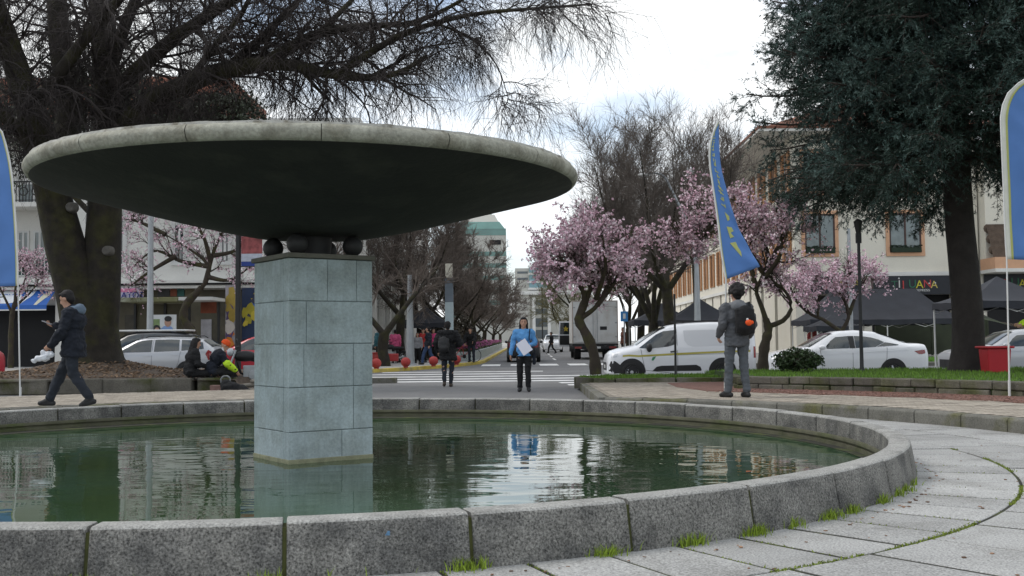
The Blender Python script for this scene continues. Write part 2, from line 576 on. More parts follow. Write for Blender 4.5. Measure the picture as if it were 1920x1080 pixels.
# low weathered planter wall, right: two courses of rough stone
def stone_wall(m, path, z0, z1, thick, seg=0.42, jit=0.015, courses=2):
    """Rough blocks along a polyline."""
    L = [0]
    for i in range(len(path) - 1):
        L.append(L[-1] + math.dist(path[i], path[i + 1]))
    def at(s):
        for i in range(len(path) - 1):
            if s <= L[i + 1] or i == len(path) - 2:
                t = (s - L[i]) / (L[i + 1] - L[i])
                p, q = path[i], path[i + 1]
                return (p[0] + (q[0] - p[0]) * t, p[1] + (q[1] - p[1]) * t), math.atan2(q[1] - p[1], q[0] - p[0])
    hz = (z1 - z0) / courses
    for c in range(courses):
        s = -random.uniform(0, seg * .6)
        while s < L[-1]:
            w = seg * random.uniform(.75, 1.3)
            mid = min(max(s + w / 2, 0), L[-1])
            p, a = at(mid)
            m.box((p[0] + random.uniform(-jit, jit), p[1] + random.uniform(-jit, jit), z0 + hz * (c + .5) + random.uniform(-.006, .006)),
                  (w - .014, thick + random.uniform(-.02, .02), hz - .01), rz=a + random.uniform(-.015, .015), rx=random.uniform(-.02, .02))
            s += w
M_ruin = mat('mossy_stone', (0.125, 0.115, 0.095), 0.95, 0.3, 3.0, 0.6, 30, grain=0.3, gscale=50, island=0.22, stain=(0.06, 0.065, 0.02), stain_scale=1.1, stain_lo=0.45, stain_hi=0.62)
WALL_A1 = 57.0
m = MB(); stone_wall(m, arcpts(11.82, WALL_A1, -60, 40), 0.12, 0.41, 0.26, 0.46)
stone_wall(m, [pol(11.82, WALL_A1), (4.75, 23.4)], 0.12, 0.38, 0.22, 0.4)
tag(m.build('garden_wall', M_ruin, bevel=0.018), 'low mossy stone wall curving along the front of the lawn behind the red mulch', 'wall')
m = MB(); stone_wall(m, [(4.75, 23.75), (2.4, 23.95), (1.75, 24.25), (1.5, 24.9), (1.7, 25.9), (2.5, 26.3)], 0.0, 0.27, 0.16, 0.6, courses=1)
tag(m.build('bed_edging', M_ruin, bevel=0.015), 'low stone edging round the narrow grass bed beside the crosswalk path', 'kerb')
m = MB()
m.slab([*arcpts(11.75, 56.5, -60, 50), (16, -5), (40, 8), (40, 24.6), (4.7, 24.9), (4.7, 22.4)], 0.0, 0.385)
m.slab([(4.7, 23.8), (2.4, 24.0), (1.8, 24.3), (1.6, 24.9), (1.8, 25.8), (2.6, 26.2), (4.7, 26.2)], -0.02, 0.235)
m.slab([(4.7, 24.89), (4.7, 26.2), (40, 26.2), (40, 24.59)], -0.02, 0.3)
tag(m.build('lawn', M_lawn), kind='structure')

def blades(name, pts, h, w, mats, lean=0.4):
    """Grass blades as bent triangles at PTS (n, 3)."""
    n = len(pts)
    a = rng.uniform(0, 2 * np.pi, n)
    hh = h * rng.uniform(.5, 1.2, n)
    dx, dy = np.cos(a), np.sin(a)
    la = rng.uniform(0, lean, n) * hh
    b = rng.uniform(0, 2 * np.pi, n)
    V = np.zeros((n, 5, 3))
    V[:, 0] = pts + np.stack([dx * w / 2, dy * w / 2, 0 * a], 1)
    V[:, 1] = pts - np.stack([dx * w / 2, dy * w / 2, 0 * a], 1)
    mid = pts + np.stack([np.cos(b) * la * .35, np.sin(b) * la * .35, hh * .6], 1)
    V[:, 2] = mid + np.stack([dx * w * .35, dy * w * .35, 0 * a], 1)
    V[:, 3] = mid - np.stack([dx * w * .35, dy * w * .35, 0 * a], 1)
    V[:, 4] = pts + np.stack([np.cos(b) * la, np.sin(b) * la, hh], 1)
    T = np.array([(0, 1, 3), (0, 3, 2), (2, 3, 4)])
    Fc = (np.arange(n)[:, None, None] * 5 + T[None]).reshape(-1, 3)
    return tag(fast_mesh(name, V.reshape(-1, 3), Fc, mats), kind='stuff')
pts = []
while len(pts) < 42000:
    x, y = rng.uniform(4.0, 16.5), rng.uniform(11.0, 25.0)
    r = rad(x, y)
    if r > 11.85 and x > 4.7 and y < 24.8:
        pts.append((x, y, 0.385))
blades('lawn_grass', np.array(pts), 0.06, 0.012, M_grass)
pts = []
while len(pts) < 9000:
    x, y = rng.uniform(1.55, 7.5), rng.uniform(23.9, 26.2)
    if x < 4.7 and (x - 1.6) > abs(y - 24.95) * .9 - .35:
        pts.append((x, y, 0.235))
    elif x >= 4.7 and y > 24.9:
        pts.append((x, y, 0.3))
blades('bed_grass', np.array(pts), 0.075, 0.014, M_grass)

# weeds in the joints at the foot of the basin and between the slabs
pts = []
cl = [(-80, .05), (-70.6, .09), (-88.7, .08), (-63, .09), (-57.5, .1), (-52.6, .11), (-99, .08), (-49, .05), (-45, .12), (-42, .08), (-37, .07), (-33, .04), (-30.5, .05), (-27, .03)]
for a, s in cl:
    for i in range(int(1100 * s)):
        aa = a + rng.normal(0, .25 + 2.6 * s); r = 5.71 + abs(rng.normal(0, .035))
        x, y = bpol(r, aa); pts.append((x, y, -0.012))
for i in range(60):
    aa = rng.uniform(-110, -10); x, y = bpol(5.71 + abs(rng.normal(0, .012)), aa); pts.append((x, y, -0.015))
P1 = np.array(pts)
blades('grass_tufts', P1, 0.075, 0.008, M_weed, 0.9)
pts = []
for i in range(2600):
    aa = rng.uniform(-75, 0)
    if mnoise.noise(Vector((aa * .12, 3, 0))) > -0.05:
        x, y = bpol(6.455 + rng.normal(0, .012), aa); pts.append((x, y, -0.008))
for i in range(3200):
    k = rng.integers(0, 80); aa = 360 / 80 * k - 360
    if -85 < aa < -5 and (k * 7) % 3:
        r = rng.uniform(5.71, 6.455); x, y = bpol(r, aa); pts.append((x + rng.normal(0, .005), y + rng.normal(0, .005), -0.01))
blades('joint_moss', np.array(pts), 0.02, 0.012, mat('moss_blade', (0.17, 0.22, 0.03), 0.8, 0, island=.4), 0.9)

# ================================================================== far pavements, kerbs, markings
def ribbon(name, poly, m_, h0, h1, kind='structure'):
    """A slab whose top follows the climb of the street (fan of its outline)."""
    bm = bmesh.new()
    top = [bm.verts.new((x, y, gz(y) + h1)) for x, y in poly]
    bot = [bm.verts.new((x, y, gz(y) + h0)) for x, y in poly]
    n = len(poly)
    ft = bm.faces.new(top)
    for i in range(n):
        bm.faces.new((top[i], bot[i], bot[(i + 1) % n], top[(i + 1) % n]))
    bmesh.ops.triangulate(bm, faces=[ft])
    bmesh.ops.recalc_face_normals(bm, faces=bm.faces)
    me = bpy.data.meshes.new(name); bm.to_mesh(me); bm.free()
    me.materials.append(m_)
    o = bpy.data.objects.new(name, me); COL.objects.link(o)
    return tag(o, kind=kind)
LK = [(-5.9, 42.3), (-4.6, 44.6), (-3.4, 47.6), (-2.3, 51.5), (-1.75, 54.5), (-1.55, 58), (-1.2, 80), (-.55, 118), (.3, 165), (.9, 200)]
ribbon('pavement', [(-90, 40.0), (-30, 41.3), *LK, (2, 230), (-90, 230)], M_side, -0.05, 0.13)
RK = [(90, 44.5), (14, 45.0), (9.2, 46.0), (7.2, 48.6), (6.6, 52), (6.9, 80), (7.6, 118), (9.2, 200)]
ribbon('east_pavement', [*RK, (9.5, 230), (90, 230)][::-1], M_side, -0.05, 0.13)
def kerb_line(name, pts, m_, w=0.22, h=0.15):
    m = MB()
    for i in range(len(pts) - 1):
        (x0, y0), (x1, y1) = pts[i], pts[i + 1]
        n = max(1, int(math.dist(pts[i], pts[i + 1]) / 6))
        for j in range(n):
            ax, ay = x0 + (x1 - x0) * j / n, y0 + (y1 - y0) * j / n
            bx, by = x0 + (x1 - x0) * (j + 1) / n, y0 + (y1 - y0) * (j + 1) / n
            a = math.atan2(by - ay, bx - ax)
            L = math.hypot(bx - ax, by - ay)
            za, zb = gz(ay), gz(by)
            m.box(((ax + bx) / 2, (ay + by) / 2, (za + zb) / 2 + h / 2 - .02), (L, w, h + .04), rz=a, ry=-math.atan2(zb - za, L))
    return tag(m.build(name, m_, bevel=0.02), kind='structure')
kerb_line('kerb', [(-30, 41.3), *LK], M_yellow)
kerb_line('east_kerb', RK, M_kerb)
kerb_line('square_kerb', [(-22, 29.45), (-3.2, 29.45)], M_kerb, 0.45, 0.3)

m = MB()
def mark(x0, x1, y0, y1, dz=0.006, skew=0.0):
    m.add([(x0, y0, gz(y0) + dz), (x1, y0 + skew, gz(y0 + skew) + dz), (x1, y1 + skew, gz(y1 + skew) + dz), (x0, y1, gz(y1) + dz)], [(0, 1, 2, 3)])
for y, x0, x1 in ((30.3, -3.0, 3.4), (31.7, -3.3, 3.8), (33.3, -3.8, 5.0), (35.2, -4.6, 5.2), (37.4, -7, 5.4), (39.8, -9, 0.6), (42.3, -5.2, 1.2)):
    mark(x0, x1, y, y + .62)
for x in (-1.05, .35, 1.75, 3.15, 4.55, 5.9):
    mark(x - .45, x + .45, 50.5, 53.5)
for y in range(62, 170, 9):
    mark(2.4 + .015 * (y - 60), 2.52 + .015 * (y - 60), y, y + 4)
tag(m.build('road_markings', M_white), kind='structure')
mm = MB()
mm.add([(14.0, 46.0, gz(46) + .14), (45, 45.6, gz(46) + .14), (45, 52, gz(52) + .14), (14.5, 52, gz(52) + .14)], [(0, 1, 2, 3)])
tag(mm.build('verge', M_lawn), kind='structure')
pts = np.stack([rng.uniform(14.3, 34, 16000), rng.uniform(46.1, 51.9, 16000), np.zeros(16000)], 1)
pts[:, 2] = [gz(y) + .14 for y in pts[:, 1]]
blades('verge_grass', pts, 0.11, 0.03, mat('bright_blade', (0.12, 0.27, 0.03), 0.7, 0, island=.4))

# ================================================================== the fountain
ft = empty('fountain', 'round fountain with a huge dark concrete dish on a blue-grey stone pillar', 'fountain', (BX, BY, 0))
def local(m):          # builder whose coordinates are relative to the fountain's centre
    return m
m = MB()
prof = [(5.725, -0.05), (5.712, 0.06), (5.682, 0.235), (5.676, 0.255), (5.664, 0.266), (5.650, 0.268), (5.525, 0.268), (5.513, 0.263), (5.506, 0.25), (5.500, 0.085)]
N = 40
for k in range(N):
    a0 = -70.4 + 9 * k + 0.1; a1 = -70.4 + 9 * (k + 1) - 0.1
    dz = random.uniform(-.004, .004); dr = random.uniform(-.002, .002)
    n = 14
    vs = []
    for j in range(n + 1):
        t = [0, .006, .06, .15, .25, .35, .45, .55, .65, .75, .85, .92, .96, .994, 1][j]
        a = R(a0 + (a1 - a0) * t)
        edge = 0.005 if j in (0, n) else 0.0
        for i, (r, z) in enumerate(prof):
            rr = r - edge * (1 if r > 5.59 else -1) + dr
            wob = mnoise.noise(Vector((rr * math.cos(a) * 6, rr * math.sin(a) * 6, z * 6 + k))) * .0025
            vs.append(((rr + wob) * math.cos(a), (rr + wob) * math.sin(a), z + dz - (edge * .7 if z > .2 else 0)))
    q = len(prof)
    m.cur = 0
    fs = [(j * q + i, (j + 1) * q + i, (j + 1) * q + i + 1, j * q + i + 1) for j in range(n) for i in range(q - 1)]
    mi = [1 if 3 <= i <= 7 else 0 for j in range(n) for i in range(q - 1)] + [0, 0]  # top faces take the paler granite
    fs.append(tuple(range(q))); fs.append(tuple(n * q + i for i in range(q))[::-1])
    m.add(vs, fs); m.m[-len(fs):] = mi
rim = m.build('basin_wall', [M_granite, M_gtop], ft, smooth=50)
m = MB()
m.lathe([(5.714, -0.04), (5.672, 0.24), (5.54, 0.24), (5.54, 0.0)], n=120)
m.build('joint_filling', mat('moss_filling', (0.06, 0.065, 0.02), .95, .4, 12), rim, smooth=30)
m = MB()
m.lathe([(5.540, 0.1), (5.485, 0.098), (5.478, 0.085), (5.478, 0.06), (5.500, 0.052), (5.500, 0.036), (5.475, 0.034), (5.475, 0.015), (5.475, -0.3), (0.0, -0.3)], n=120)
m.build('basin_ledge', mat('mossy_ledge', (0.1, 0.098, 0.062), 0.8, 0.3, 5.0, 0.4, 25, stain=(0.06, 0.075, 0.02), stain_scale=2.0), ft, smooth=40)

OFFX, OFFY = -1.955 - BX, 10.45 - BY
fd = ft
for (aa, z, h_) in ((-74.6, .165, .05), (-76.4, .085, .075)):      # old blue paint marks on the near block
    q = MB()
    for k_ in range(3):
        r_ = 5.683 + (.268 - z) * .06 + .002
        x_, y_ = r_ * math.cos(R(aa + k_ * .05)), r_ * math.sin(R(aa + k_ * .05))
        q.box((x_, y_, z + k_ * .012), (.012, .003, h_ * (1 - .2 * k_)), rz=R(aa + 90))
    q.build('paint_mark', mat('faded_blue_paint', (0.12, 0.25, 0.4), .8, .4, 60), rim)
# pillar: five courses, square in plan, turned 35 degrees
M_pillar = mat('painted_stone', (0.39, 0.46, 0.47), 0.8, 0.14, 2.2, 0.35, 30, grain=0.16, gscale=40, stain=(0.31, 0.36, 0.355), stain_scale=3.2, stain_lo=0.45, stain_hi=0.62, island=0.05, streak=0.15)
m = MB()
S = 0.862; ROT = R(35)
zc = [-0.4, 0.285, 0.695, 1.10, 1.50, 1.90]
Mr = Matrix.Rotation(ROT, 3, 'Z')
def face_block(side, u0, u1, z0, z1, out):
    """One stone: u runs along the face of the given side."""
    h = S / 2 + out
    g = 0.0025
    A = Matrix.Rotation(ROT + side * math.pi / 2, 3, 'Z')
    lo, hi = u0 + .0012, u1 - .0012
    vs = []
    for d, e in ((h - .13, 0), (h - 0.006, 0), (h, 0.006)):
        for (u, z) in ((lo + e * .4, z0 + g + e), (hi - e * .4, z0 + g + e), (hi - e * .4, z1 - g - e), (lo + e * .4, z1 - g - e)):
            vs.append(A @ Vector((u, -d, z)))
    fs = [(0, 3, 2, 1), (8, 9, 10, 11)]
    for L in (0, 4):
        fs += [(L + i, L + (i + 1) % 4, L + 4 + (i + 1) % 4, L + 4 + i) for i in range(4)]
    m.add(vs, fs)
splits = {0: [[.62], [.76], [.17, .76], [.2], [.45, .8]], 3: [[.85], [.12], [.5], [.15], [.75]], 1: [[.5]] * 5, 2: [[.4]] * 5}
for c in range(5):
    for side in range(4):
        us = [0.0] + (splits[side][c] if (c + side) % 2 == 0 or side in (0, 3) else []) + [1.0]
        for i in range(len(us) - 1):
            a = -S / 2 + S * us[i] + (0.001 if i == 0 else 0); b = -S / 2 + S * us[i + 1] - (0.001 if i == len(us) - 2 else 0)
            if us[i] == 0.0 and side % 2: a += 0.13
            if us[i + 1] == 1.0 and side % 2: b -= 0.13
            face_block(side, a, b, zc[c], zc[c + 1], random.uniform(-.002, .002))
pil = m.build('pillar', M_pillar, fd, bevel=0.0)
m = MB()
m.box((0, 0, 0.75), (S - .016, S - .016, 2.29), rz=ROT)
m.build('mortar_core', mat('dark_mortar', (0.06, 0.075, 0.07), 0.95), pil)
m = MB()      # lime and algae line where the stone meets the water
m.box((0, 0, 0.012), (S + .012, S + .012, 0.05), rz=ROT)
m.build('waterline_crust', mat('lime_crust', (0.27, 0.27, 0.17), 0.9, 0.35, 9.0, 0.5, 40), pil, bevel=0.01)
m = MB()
m.box((0, 0, 1.925), (S + .05, S + .05, 0.045), rz=ROT)
m.build('cap_slab', mat('cap_stone', (0.14, 0.135, 0.11), 0.85, 0.3, 4.0, 0.4, 30), pil, bevel=0.008)
M_ball = mat('dark_bronze', (0.03, 0.03, 0.03), 0.6, 0.25, 4.0)
for sx, sy in ((1, 1), (-1, 1), (-1, -1), (1, -1)):
    p = Mr @ Vector((sx * .29, sy * .29, 0))
    mb = MB(); mb.ell((p.x, p.y, 2.045), (.1, .1, .1), 24, 14)
    mb.cyl((p.x, p.y, 1.94), (p.x, p.y, 1.985), .05, .04, 12)
    mb.build('ball', M_ball, fd, smooth=60)
m = MB(); m.cyl((0, 0, 1.94), (0, 0, 2.2), .17, .2, 20)
m.build('feed_pipe', M_ball, fd, smooth=60)
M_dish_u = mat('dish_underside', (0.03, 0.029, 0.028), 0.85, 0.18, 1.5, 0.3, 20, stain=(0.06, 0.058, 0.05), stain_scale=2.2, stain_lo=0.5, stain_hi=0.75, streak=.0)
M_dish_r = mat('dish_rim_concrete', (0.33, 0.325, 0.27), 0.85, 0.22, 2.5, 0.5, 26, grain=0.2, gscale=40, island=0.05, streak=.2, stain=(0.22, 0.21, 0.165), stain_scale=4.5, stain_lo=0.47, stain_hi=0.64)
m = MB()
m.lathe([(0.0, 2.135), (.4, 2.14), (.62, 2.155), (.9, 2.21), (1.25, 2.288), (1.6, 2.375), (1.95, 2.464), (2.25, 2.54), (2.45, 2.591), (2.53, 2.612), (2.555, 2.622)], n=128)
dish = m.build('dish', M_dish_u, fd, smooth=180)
m = MB()
NS = 16
for k in range(NS):         # the rim was cast in sections
    a0, a1 = R(12 + 360 / NS * k) + .0012, R(12 + 360 / NS * (k + 1)) - .0012
    pr = [(2.553, 2.622), (2.575, 2.632), (2.592, 2.65), (2.606, 2.68), (2.61, 2.70), (2.602, 2.722), (2.585, 2.745), (2.56, 2.758), (2.50, 2.767), (2.42, 2.762), (2.40, 2.70)]
    m.lathe(pr, n=10, a0=a0, a1=a1)
m.build('dish_rim', M_dish_r, dish, smooth=60)
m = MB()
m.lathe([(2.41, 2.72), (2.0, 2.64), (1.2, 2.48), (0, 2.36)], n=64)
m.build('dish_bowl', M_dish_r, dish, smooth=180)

for o_ in list(COL.objects):
    if o_.parent == ft and o_.name.split('.')[0] in ('pillar', 'ball', 'feed_pipe', 'dish'):
        o_.location = (OFFX, OFFY, 0)
q = MB()                                # flaking mortar lip on top of the rim
n_ = 260; vs_ = []
for i_ in range(n_):
    a_ = 2 * math.pi * i_ / n_
    nn_ = mnoise.noise(Vector((math.cos(a_) * 9, math.sin(a_) * 9, 0))) ; n2_ = mnoise.noise(Vector((math.cos(a_) * 34, math.sin(a_) * 34, 4)))
    h_ = .006 + .004 * nn_ + .003 * n2_; ro_ = 2.572 + .007 * n2_ + .006 * nn_
    for r_, z_ in ((ro_, 2.75), (ro_ - .004, 2.764 + max(.001, h_)), (ro_ - .06, 2.769 + max(.001, h_)), (2.44, 2.764)):
        vs_.append((r_ * math.cos(a_), r_ * math.sin(a_), z_))
q.add(vs_, [(i_ * 4 + k_, ((i_ + 1) % n_) * 4 + k_, ((i_ + 1) % n_) * 4 + k_ + 1, i_ * 4 + k_ + 1) for i_ in range(n_) for k_ in range(3)])
q.build('mortar_lip', mat('flaking_mortar', (0.42, 0.41, 0.37), .9, .3, 8, .5, 40, stain=(0.2, 0.18, 0.14), stain_scale=9, stain_lo=.52, stain_hi=.66), dish, smooth=40)
# water: murky green, still, with a light breeze on it
m = MB()
V = []
m.lathe([(0.0, 0.0), (5.474, 0.0)], (BX, BY, -0.005), 120)
wm = bpy.data.materials.new('pond_water'); wm.use_nodes = True
t = wm.node_tree; b = t.nodes['Principled BSDF']
tcn = t.nodes.new('ShaderNodeTexCoord')
nzw = t.nodes.new('ShaderNodeTexNoise'); nzw.inputs['Scale'].default_value = 0.7; nzw.inputs['Detail'].default_value = 4
t.links.new(tcn.outputs['Object'], nzw.inputs['Vector'])
crw = t.nodes.new('ShaderNodeValToRGB')
crw.color_ramp.elements[0].position = .35; crw.color_ramp.elements[0].color = (0.034, 0.066, 0.024, 1)
crw.color_ramp.elements[1].position = .7; crw.color_ramp.elements[1].color = (0.045, 0.092, 0.056, 1)
t.links.new(nzw.outputs['Fac'], crw.inputs['Fac'])
t.links.new(crw.outputs['Color'], b.inputs['Base Color'])
b.inputs['Roughness'].default_value = 0.015
b.inputs['IOR'].default_value = 1.33
b.inputs['Specular IOR Level'].default_value = 0.5
mpw = t.nodes.new('ShaderNodeMapping'); mpw.inputs['Scale'].default_value = (1.1, 2.6, 1)
nr = t.nodes.new('ShaderNodeTexNoise'); nr.inputs['Scale'].default_value = 1.1; nr.inputs['Detail'].default_value = 2.5; nr.inputs['Roughness'].default_value = .45
t.links.new(tcn.outputs['Object'], mpw.inputs['Vector']); t.links.new(mpw.outputs['Vector'], nr.inputs['Vector'])
nb = t.nodes.new('ShaderNodeTexNoise'); nb.inputs['Scale'].default_value = 0.35; nb.inputs['Detail'].default_value = 1
t.links.new(tcn.outputs['Object'], nb.inputs['Vector'])
mrb = t.nodes.new('ShaderNodeMapRange'); mrb.inputs['From Min'].default_value = .35; mrb.inputs['From Max'].default_value = .65
mrb.inputs['To Min'].default_value = .25; mrb.inputs['To Max'].default_value = 1.0
t.links.new(nb.outputs['Fac'], mrb.inputs['Value'])
mw = t.nodes.new('ShaderNodeMath'); mw.operation = 'MULTIPLY'
t.links.new(nr.outputs['Fac'], mw.inputs[0]); t.links.new(mrb.outputs[0], mw.inputs[1])
bw = t.nodes.new('ShaderNodeBump'); bw.inputs['Strength'].default_value = .27; bw.inputs['Distance'].default_value = 0.03
t.links.new(mw.outputs[0], bw.inputs['Height']); t.links.new(bw.outputs['Normal'], b.inputs['Normal'])
tag(m.build('water', wm, origin=(BX, BY, -0.005)), kind='structure')

def leaf(label, px, py, z, s, colr):
    v = CAM_M.to_3x3() @ Vector(((px - 960) / F, (540 - py) / F, -1.0)); k_ = (z - 1.1) / v.z
    p_ = Vector((0, 0, 1.1)) + v * k_
    q = MB(); q.add([(-s, 0, 0), (-s * .4, s * .42, .006), (s * .5, s * .36, .004), (s * 1.1, 0, 0), (s * .5, -s * .36, .005), (-s * .4, -s * .42, .003), (0, 0, .002)], [(0, 1, 6), (1, 2, 6), (2, 3, 6), (3, 4, 6), (4, 5, 6), (5, 0, 6)])
    o_ = q.build('fallen_leaf', mat('leaf_' + colr[0], colr[1], .7, .3, 20)); o_.location = p_; o_.rotation_euler = (0, 0, .7)
    sd_ = o_.modifiers.new('t', 'SOLIDIFY'); sd_.thickness = .002
    tag(o_, label, 'leaf')
leaf('orange fallen leaf floating on the pond water near its right end', 1405, 884, 0.004, .045, ('orange', (0.35, 0.1, 0.03)))
leaf('rusty brown fallen leaf lying on the paving below the near basin wall', 92, 1074, 0.006, .06, ('brown', (0.25, 0.09, 0.04)))
# two fallen leaves and grit on the slabs
m = MB()
for i in range(260):
    a = random.uniform(-115, 5); r = random.choice([random.gauss(5.72, .03), random.uniform(5.7, 8)])
    x, y = pol(r, a); s = random.uniform(.008, .022)
    m.box((x, y, 0.006), (s, s * .7, s * .25), rz=random.uniform(0, 3), rx=random.uniform(-.3, .3))
tag(m.build('litter_grit', mat('dry_litter', (0.22, 0.13, 0.08), 0.9, 0.3, island=.6)), kind='stuff')

# ================================================================== left planter, soil mound
m = MB(); stone_wall(m, [(-14.5, 25.6), (-13.2, 24.6), (-10.6, 24.25), (-7.4, 24.25), (-6.5, 24.6)], 0.0, 0.36, 0.36, 0.95, 0.03, 1)
tag(m.build('planter_wall', M_ruin, bevel=0.03), 'low weathered stone wall of the planter round the old tree', 'wall')
bm = bmesh.new()
NX, NY = 60, 40
vs = []
for j in range(NY + 1):
    for i in range(NX + 1):
        x = -15.5 + 9.4 * i / NX; y = 24.1 + 8 * j / NY
        d = math.hypot((x + 10.7) / 5.0, (y - 27.6) / 4.0)
        z = 0.33 + 0.17 * max(0, 1 - d) ** 1.0 + 0.33 * math.exp(-((x + 10.6) ** 2 + (y - 27) ** 2) / 1.6)
        z += mnoise.noise(Vector((x * 1.3, y * 1.3, 0))) * .09 + mnoise.noise(Vector((x * 5, y * 5, 2))) * .035
        if y < 24.4 or i == 0 or j == NY or i == NX: z = -0.02 if (i in (0, NX) or j == NY) else 0.3
        vs.append(bm.verts.new((x, y, z)))
for j in range(NY):
    for i in range(NX):
        a = j * (NX + 1) + i
        bm.faces.new((vs[a], vs[a + 1], vs[a + NX + 2], vs[a + NX + 1]))
me = bpy.data.meshes.new('soil_mound'); bm.to_mesh(me); bm.free(); me.materials.append(M_soil); me.shade_smooth()
o = bpy.data.objects.new('soil_mound', me); COL.objects.link(o); tag(o, kind='structure')
m = MB()
for i in range(2600):
    x, y = random.gauss(-10.6, 2.2), random.uniform(24.4, 28)
    if not -15 < x < -6.6: continue
    d = math.hypot((x + 10.7) / 5.0, (y - 27.6) / 4.0)
    z = 0.36 + 0.17 * max(0, 1 - d) + 0.33 * math.exp(-((x + 10.6) ** 2 + (y - 27) ** 2) / 1.6)
    s = random.uniform(.03, .09)
    m.box((x, y, z), (s, s * .5, s * .12), rz=random.uniform(0, 3.1), rx=random.uniform(-.7, .7), ry=random.uniform(-.5, .5))
tag(m.build('leaf_litter', mat('dry_leaf', (0.16, 0.105, 0.065), 0.9, 0.3, island=.5)), kind='stuff')
# ================================================================== trees
class Wood:
    """Collects tubes as numpy arrays and links them as one mesh."""
    def __init__(self):
        self.V, self.F, self.n = [], [], 0
    def batch(self, Pts, Rd, k=3):
        """Pts (M, n, 3), Rd (M, n): M tubes of n rings with k sides."""
        Pts = np.asarray(Pts, float); Rd = np.asarray(Rd, float)
        M, n, _ = Pts.shape
        T = np.empty_like(Pts)
        T[:, 1:-1] = Pts[:, 2:] - Pts[:, :-2]
        T[:, 0] = Pts[:, 1] - Pts[:, 0]; T[:, -1] = Pts[:, -1] - Pts[:, -2]
        T /= np.linalg.norm(T, axis=2, keepdims=True) + 1e-9
        ref = np.where(np.abs(T[:, :1, 2:3]) < .8, np.array([[[0, 0, 1.0]]]), np.array([[[1.0, 0, 0]]]))
        ref = np.broadcast_to(ref, Pts.shape)
        U = ref - T * (ref * T).sum(2, keepdims=True)
        U /= np.linalg.norm(U, axis=2, keepdims=True) + 1e-9
        W = np.cross(T, U)
        a = 2 * np.pi * np.arange(k) / k
        ring = U[:, :, None] * np.cos(a)[None, None, :, None] + W[:, :, None] * np.sin(a)[None, None, :, None]
        V = Pts[:, :, None] + ring * Rd[:, :, None, None]
        idx = self.n + np.arange(M * n * k).reshape(M, n, k)
        A = idx[:, :-1]; B = np.roll(A, -1, 2); D = idx[:, 1:]; C = np.roll(D, -1, 2)
        self.V.append(V.reshape(-1, 3)); self.F.append(np.stack([A, B, C, D], -1).reshape(-1, 4))
        self.n += M * n * k
    def one(self, pts, rad, k=8):
        self.batch(np.array(pts)[None], np.array(rad)[None], k)
    def build(self, name, m_, parent=None, smooth=True):
        return fast_mesh(name, np.concatenate(self.V), np.concatenate(self.F), m_, parent, smooth)

def resample(pts, n):
    """A smooth curve (Catmull-Rom) through PTS with n points."""
    p = np.array([tuple(q) for q in pts], float)
    p = np.vstack([2 * p[0] - p[1], p, 2 * p[-1] - p[-2]])
    out = []
    m_ = len(p) - 3
    for s in np.linspace(0, m_ - 1e-6, n):
        i = int(s); t = s - i
        a, b, c, d = p[i:i + 4]
        out.append(.5 * (2 * b + (c - a) * t + (2 * a - 5 * b + 4 * c - d) * t * t + (3 * b - a - 3 * c + d) * t ** 3))
    return np.array(out)

def norm(v):
    return v / (np.linalg.norm(v) + 1e-9)

def shoots(g, base, dirs, length, r0, n=5, droop=0.0, wander=0.25):
    """M shoots at once: base (M, 3), dirs (M, 3), length (M)."""
    M = len(base)
    d = dirs / (np.linalg.norm(dirs, axis=1, keepdims=True) + 1e-9)
    pts = [base]
    for i in range(1, n):
        d = d + g.normal(0, wander / n ** .5, (M, 3)) + np.array([0, 0, -droop / n])
        d /= np.linalg.norm(d, axis=1, keepdims=True)
        pts.append(pts[-1] + d * (length / (n - 1))[:, None])
    Pt = np.stack(pts, 1)
    Rd = np.asarray(r0)[:, None] * np.linspace(1, .25, n)[None]
    return Pt, Rd

def spawn(g, Pt, Rd, per, t0=.25, angle=(35, 70), up=0.0, out=None):
    """PER side shoots on each tube: bases, directions, parent radii, position along."""
    M, n, _ = Pt.shape
    t = g.uniform(t0, 1.0, (M, per)) * (n - 1.001)
    i = t.astype(int); f = (t - i)[..., None]
    r = np.arange(M)[:, None]
    b = Pt[r, i] * (1 - f) + Pt[r, i + 1] * f
    tang = Pt[r, i + 1] - Pt[r, i]
    tang /= np.linalg.norm(tang, axis=2, keepdims=True) + 1e-9
    rad_ = Rd[r, i] * (1 - f[..., 0]) + Rd[r, i + 1] * f[..., 0]
    rnd = g.normal(0, 1, b.shape)
    side = rnd - tang * (rnd * tang).sum(2, keepdims=True)
    side /= np.linalg.norm(side, axis=2, keepdims=True) + 1e-9
    an = np.radians(g.uniform(*angle, (M, per)))[..., None]
    d = tang * np.cos(an) + side * np.sin(an) + np.array([0, 0, up])
    return b.reshape(-1, 3), d.reshape(-1, 3), rad_.ravel(), (t / (n - 1)).ravel()

# ---- the old elm over the fountain: limbs drawn as curves in space, then three orders of twigs
def at(*q):
    return [P(x, y, D) for x, y, D in q]
elm = empty('elm_tree', 'huge dark bare tree with a forked mossy trunk and drooping twigs over the fountain dish', 'tree', (-10.6, 27, .6))
W = Wood()
limbs = []
def limb(q, r0, r1, n=14, k=10, wob=.0):
    pts = resample(at(*q), n)
    rr = np.linspace(r0, r1, n)
    W.one(pts, rr, k)
    limbs.append((pts, rr))
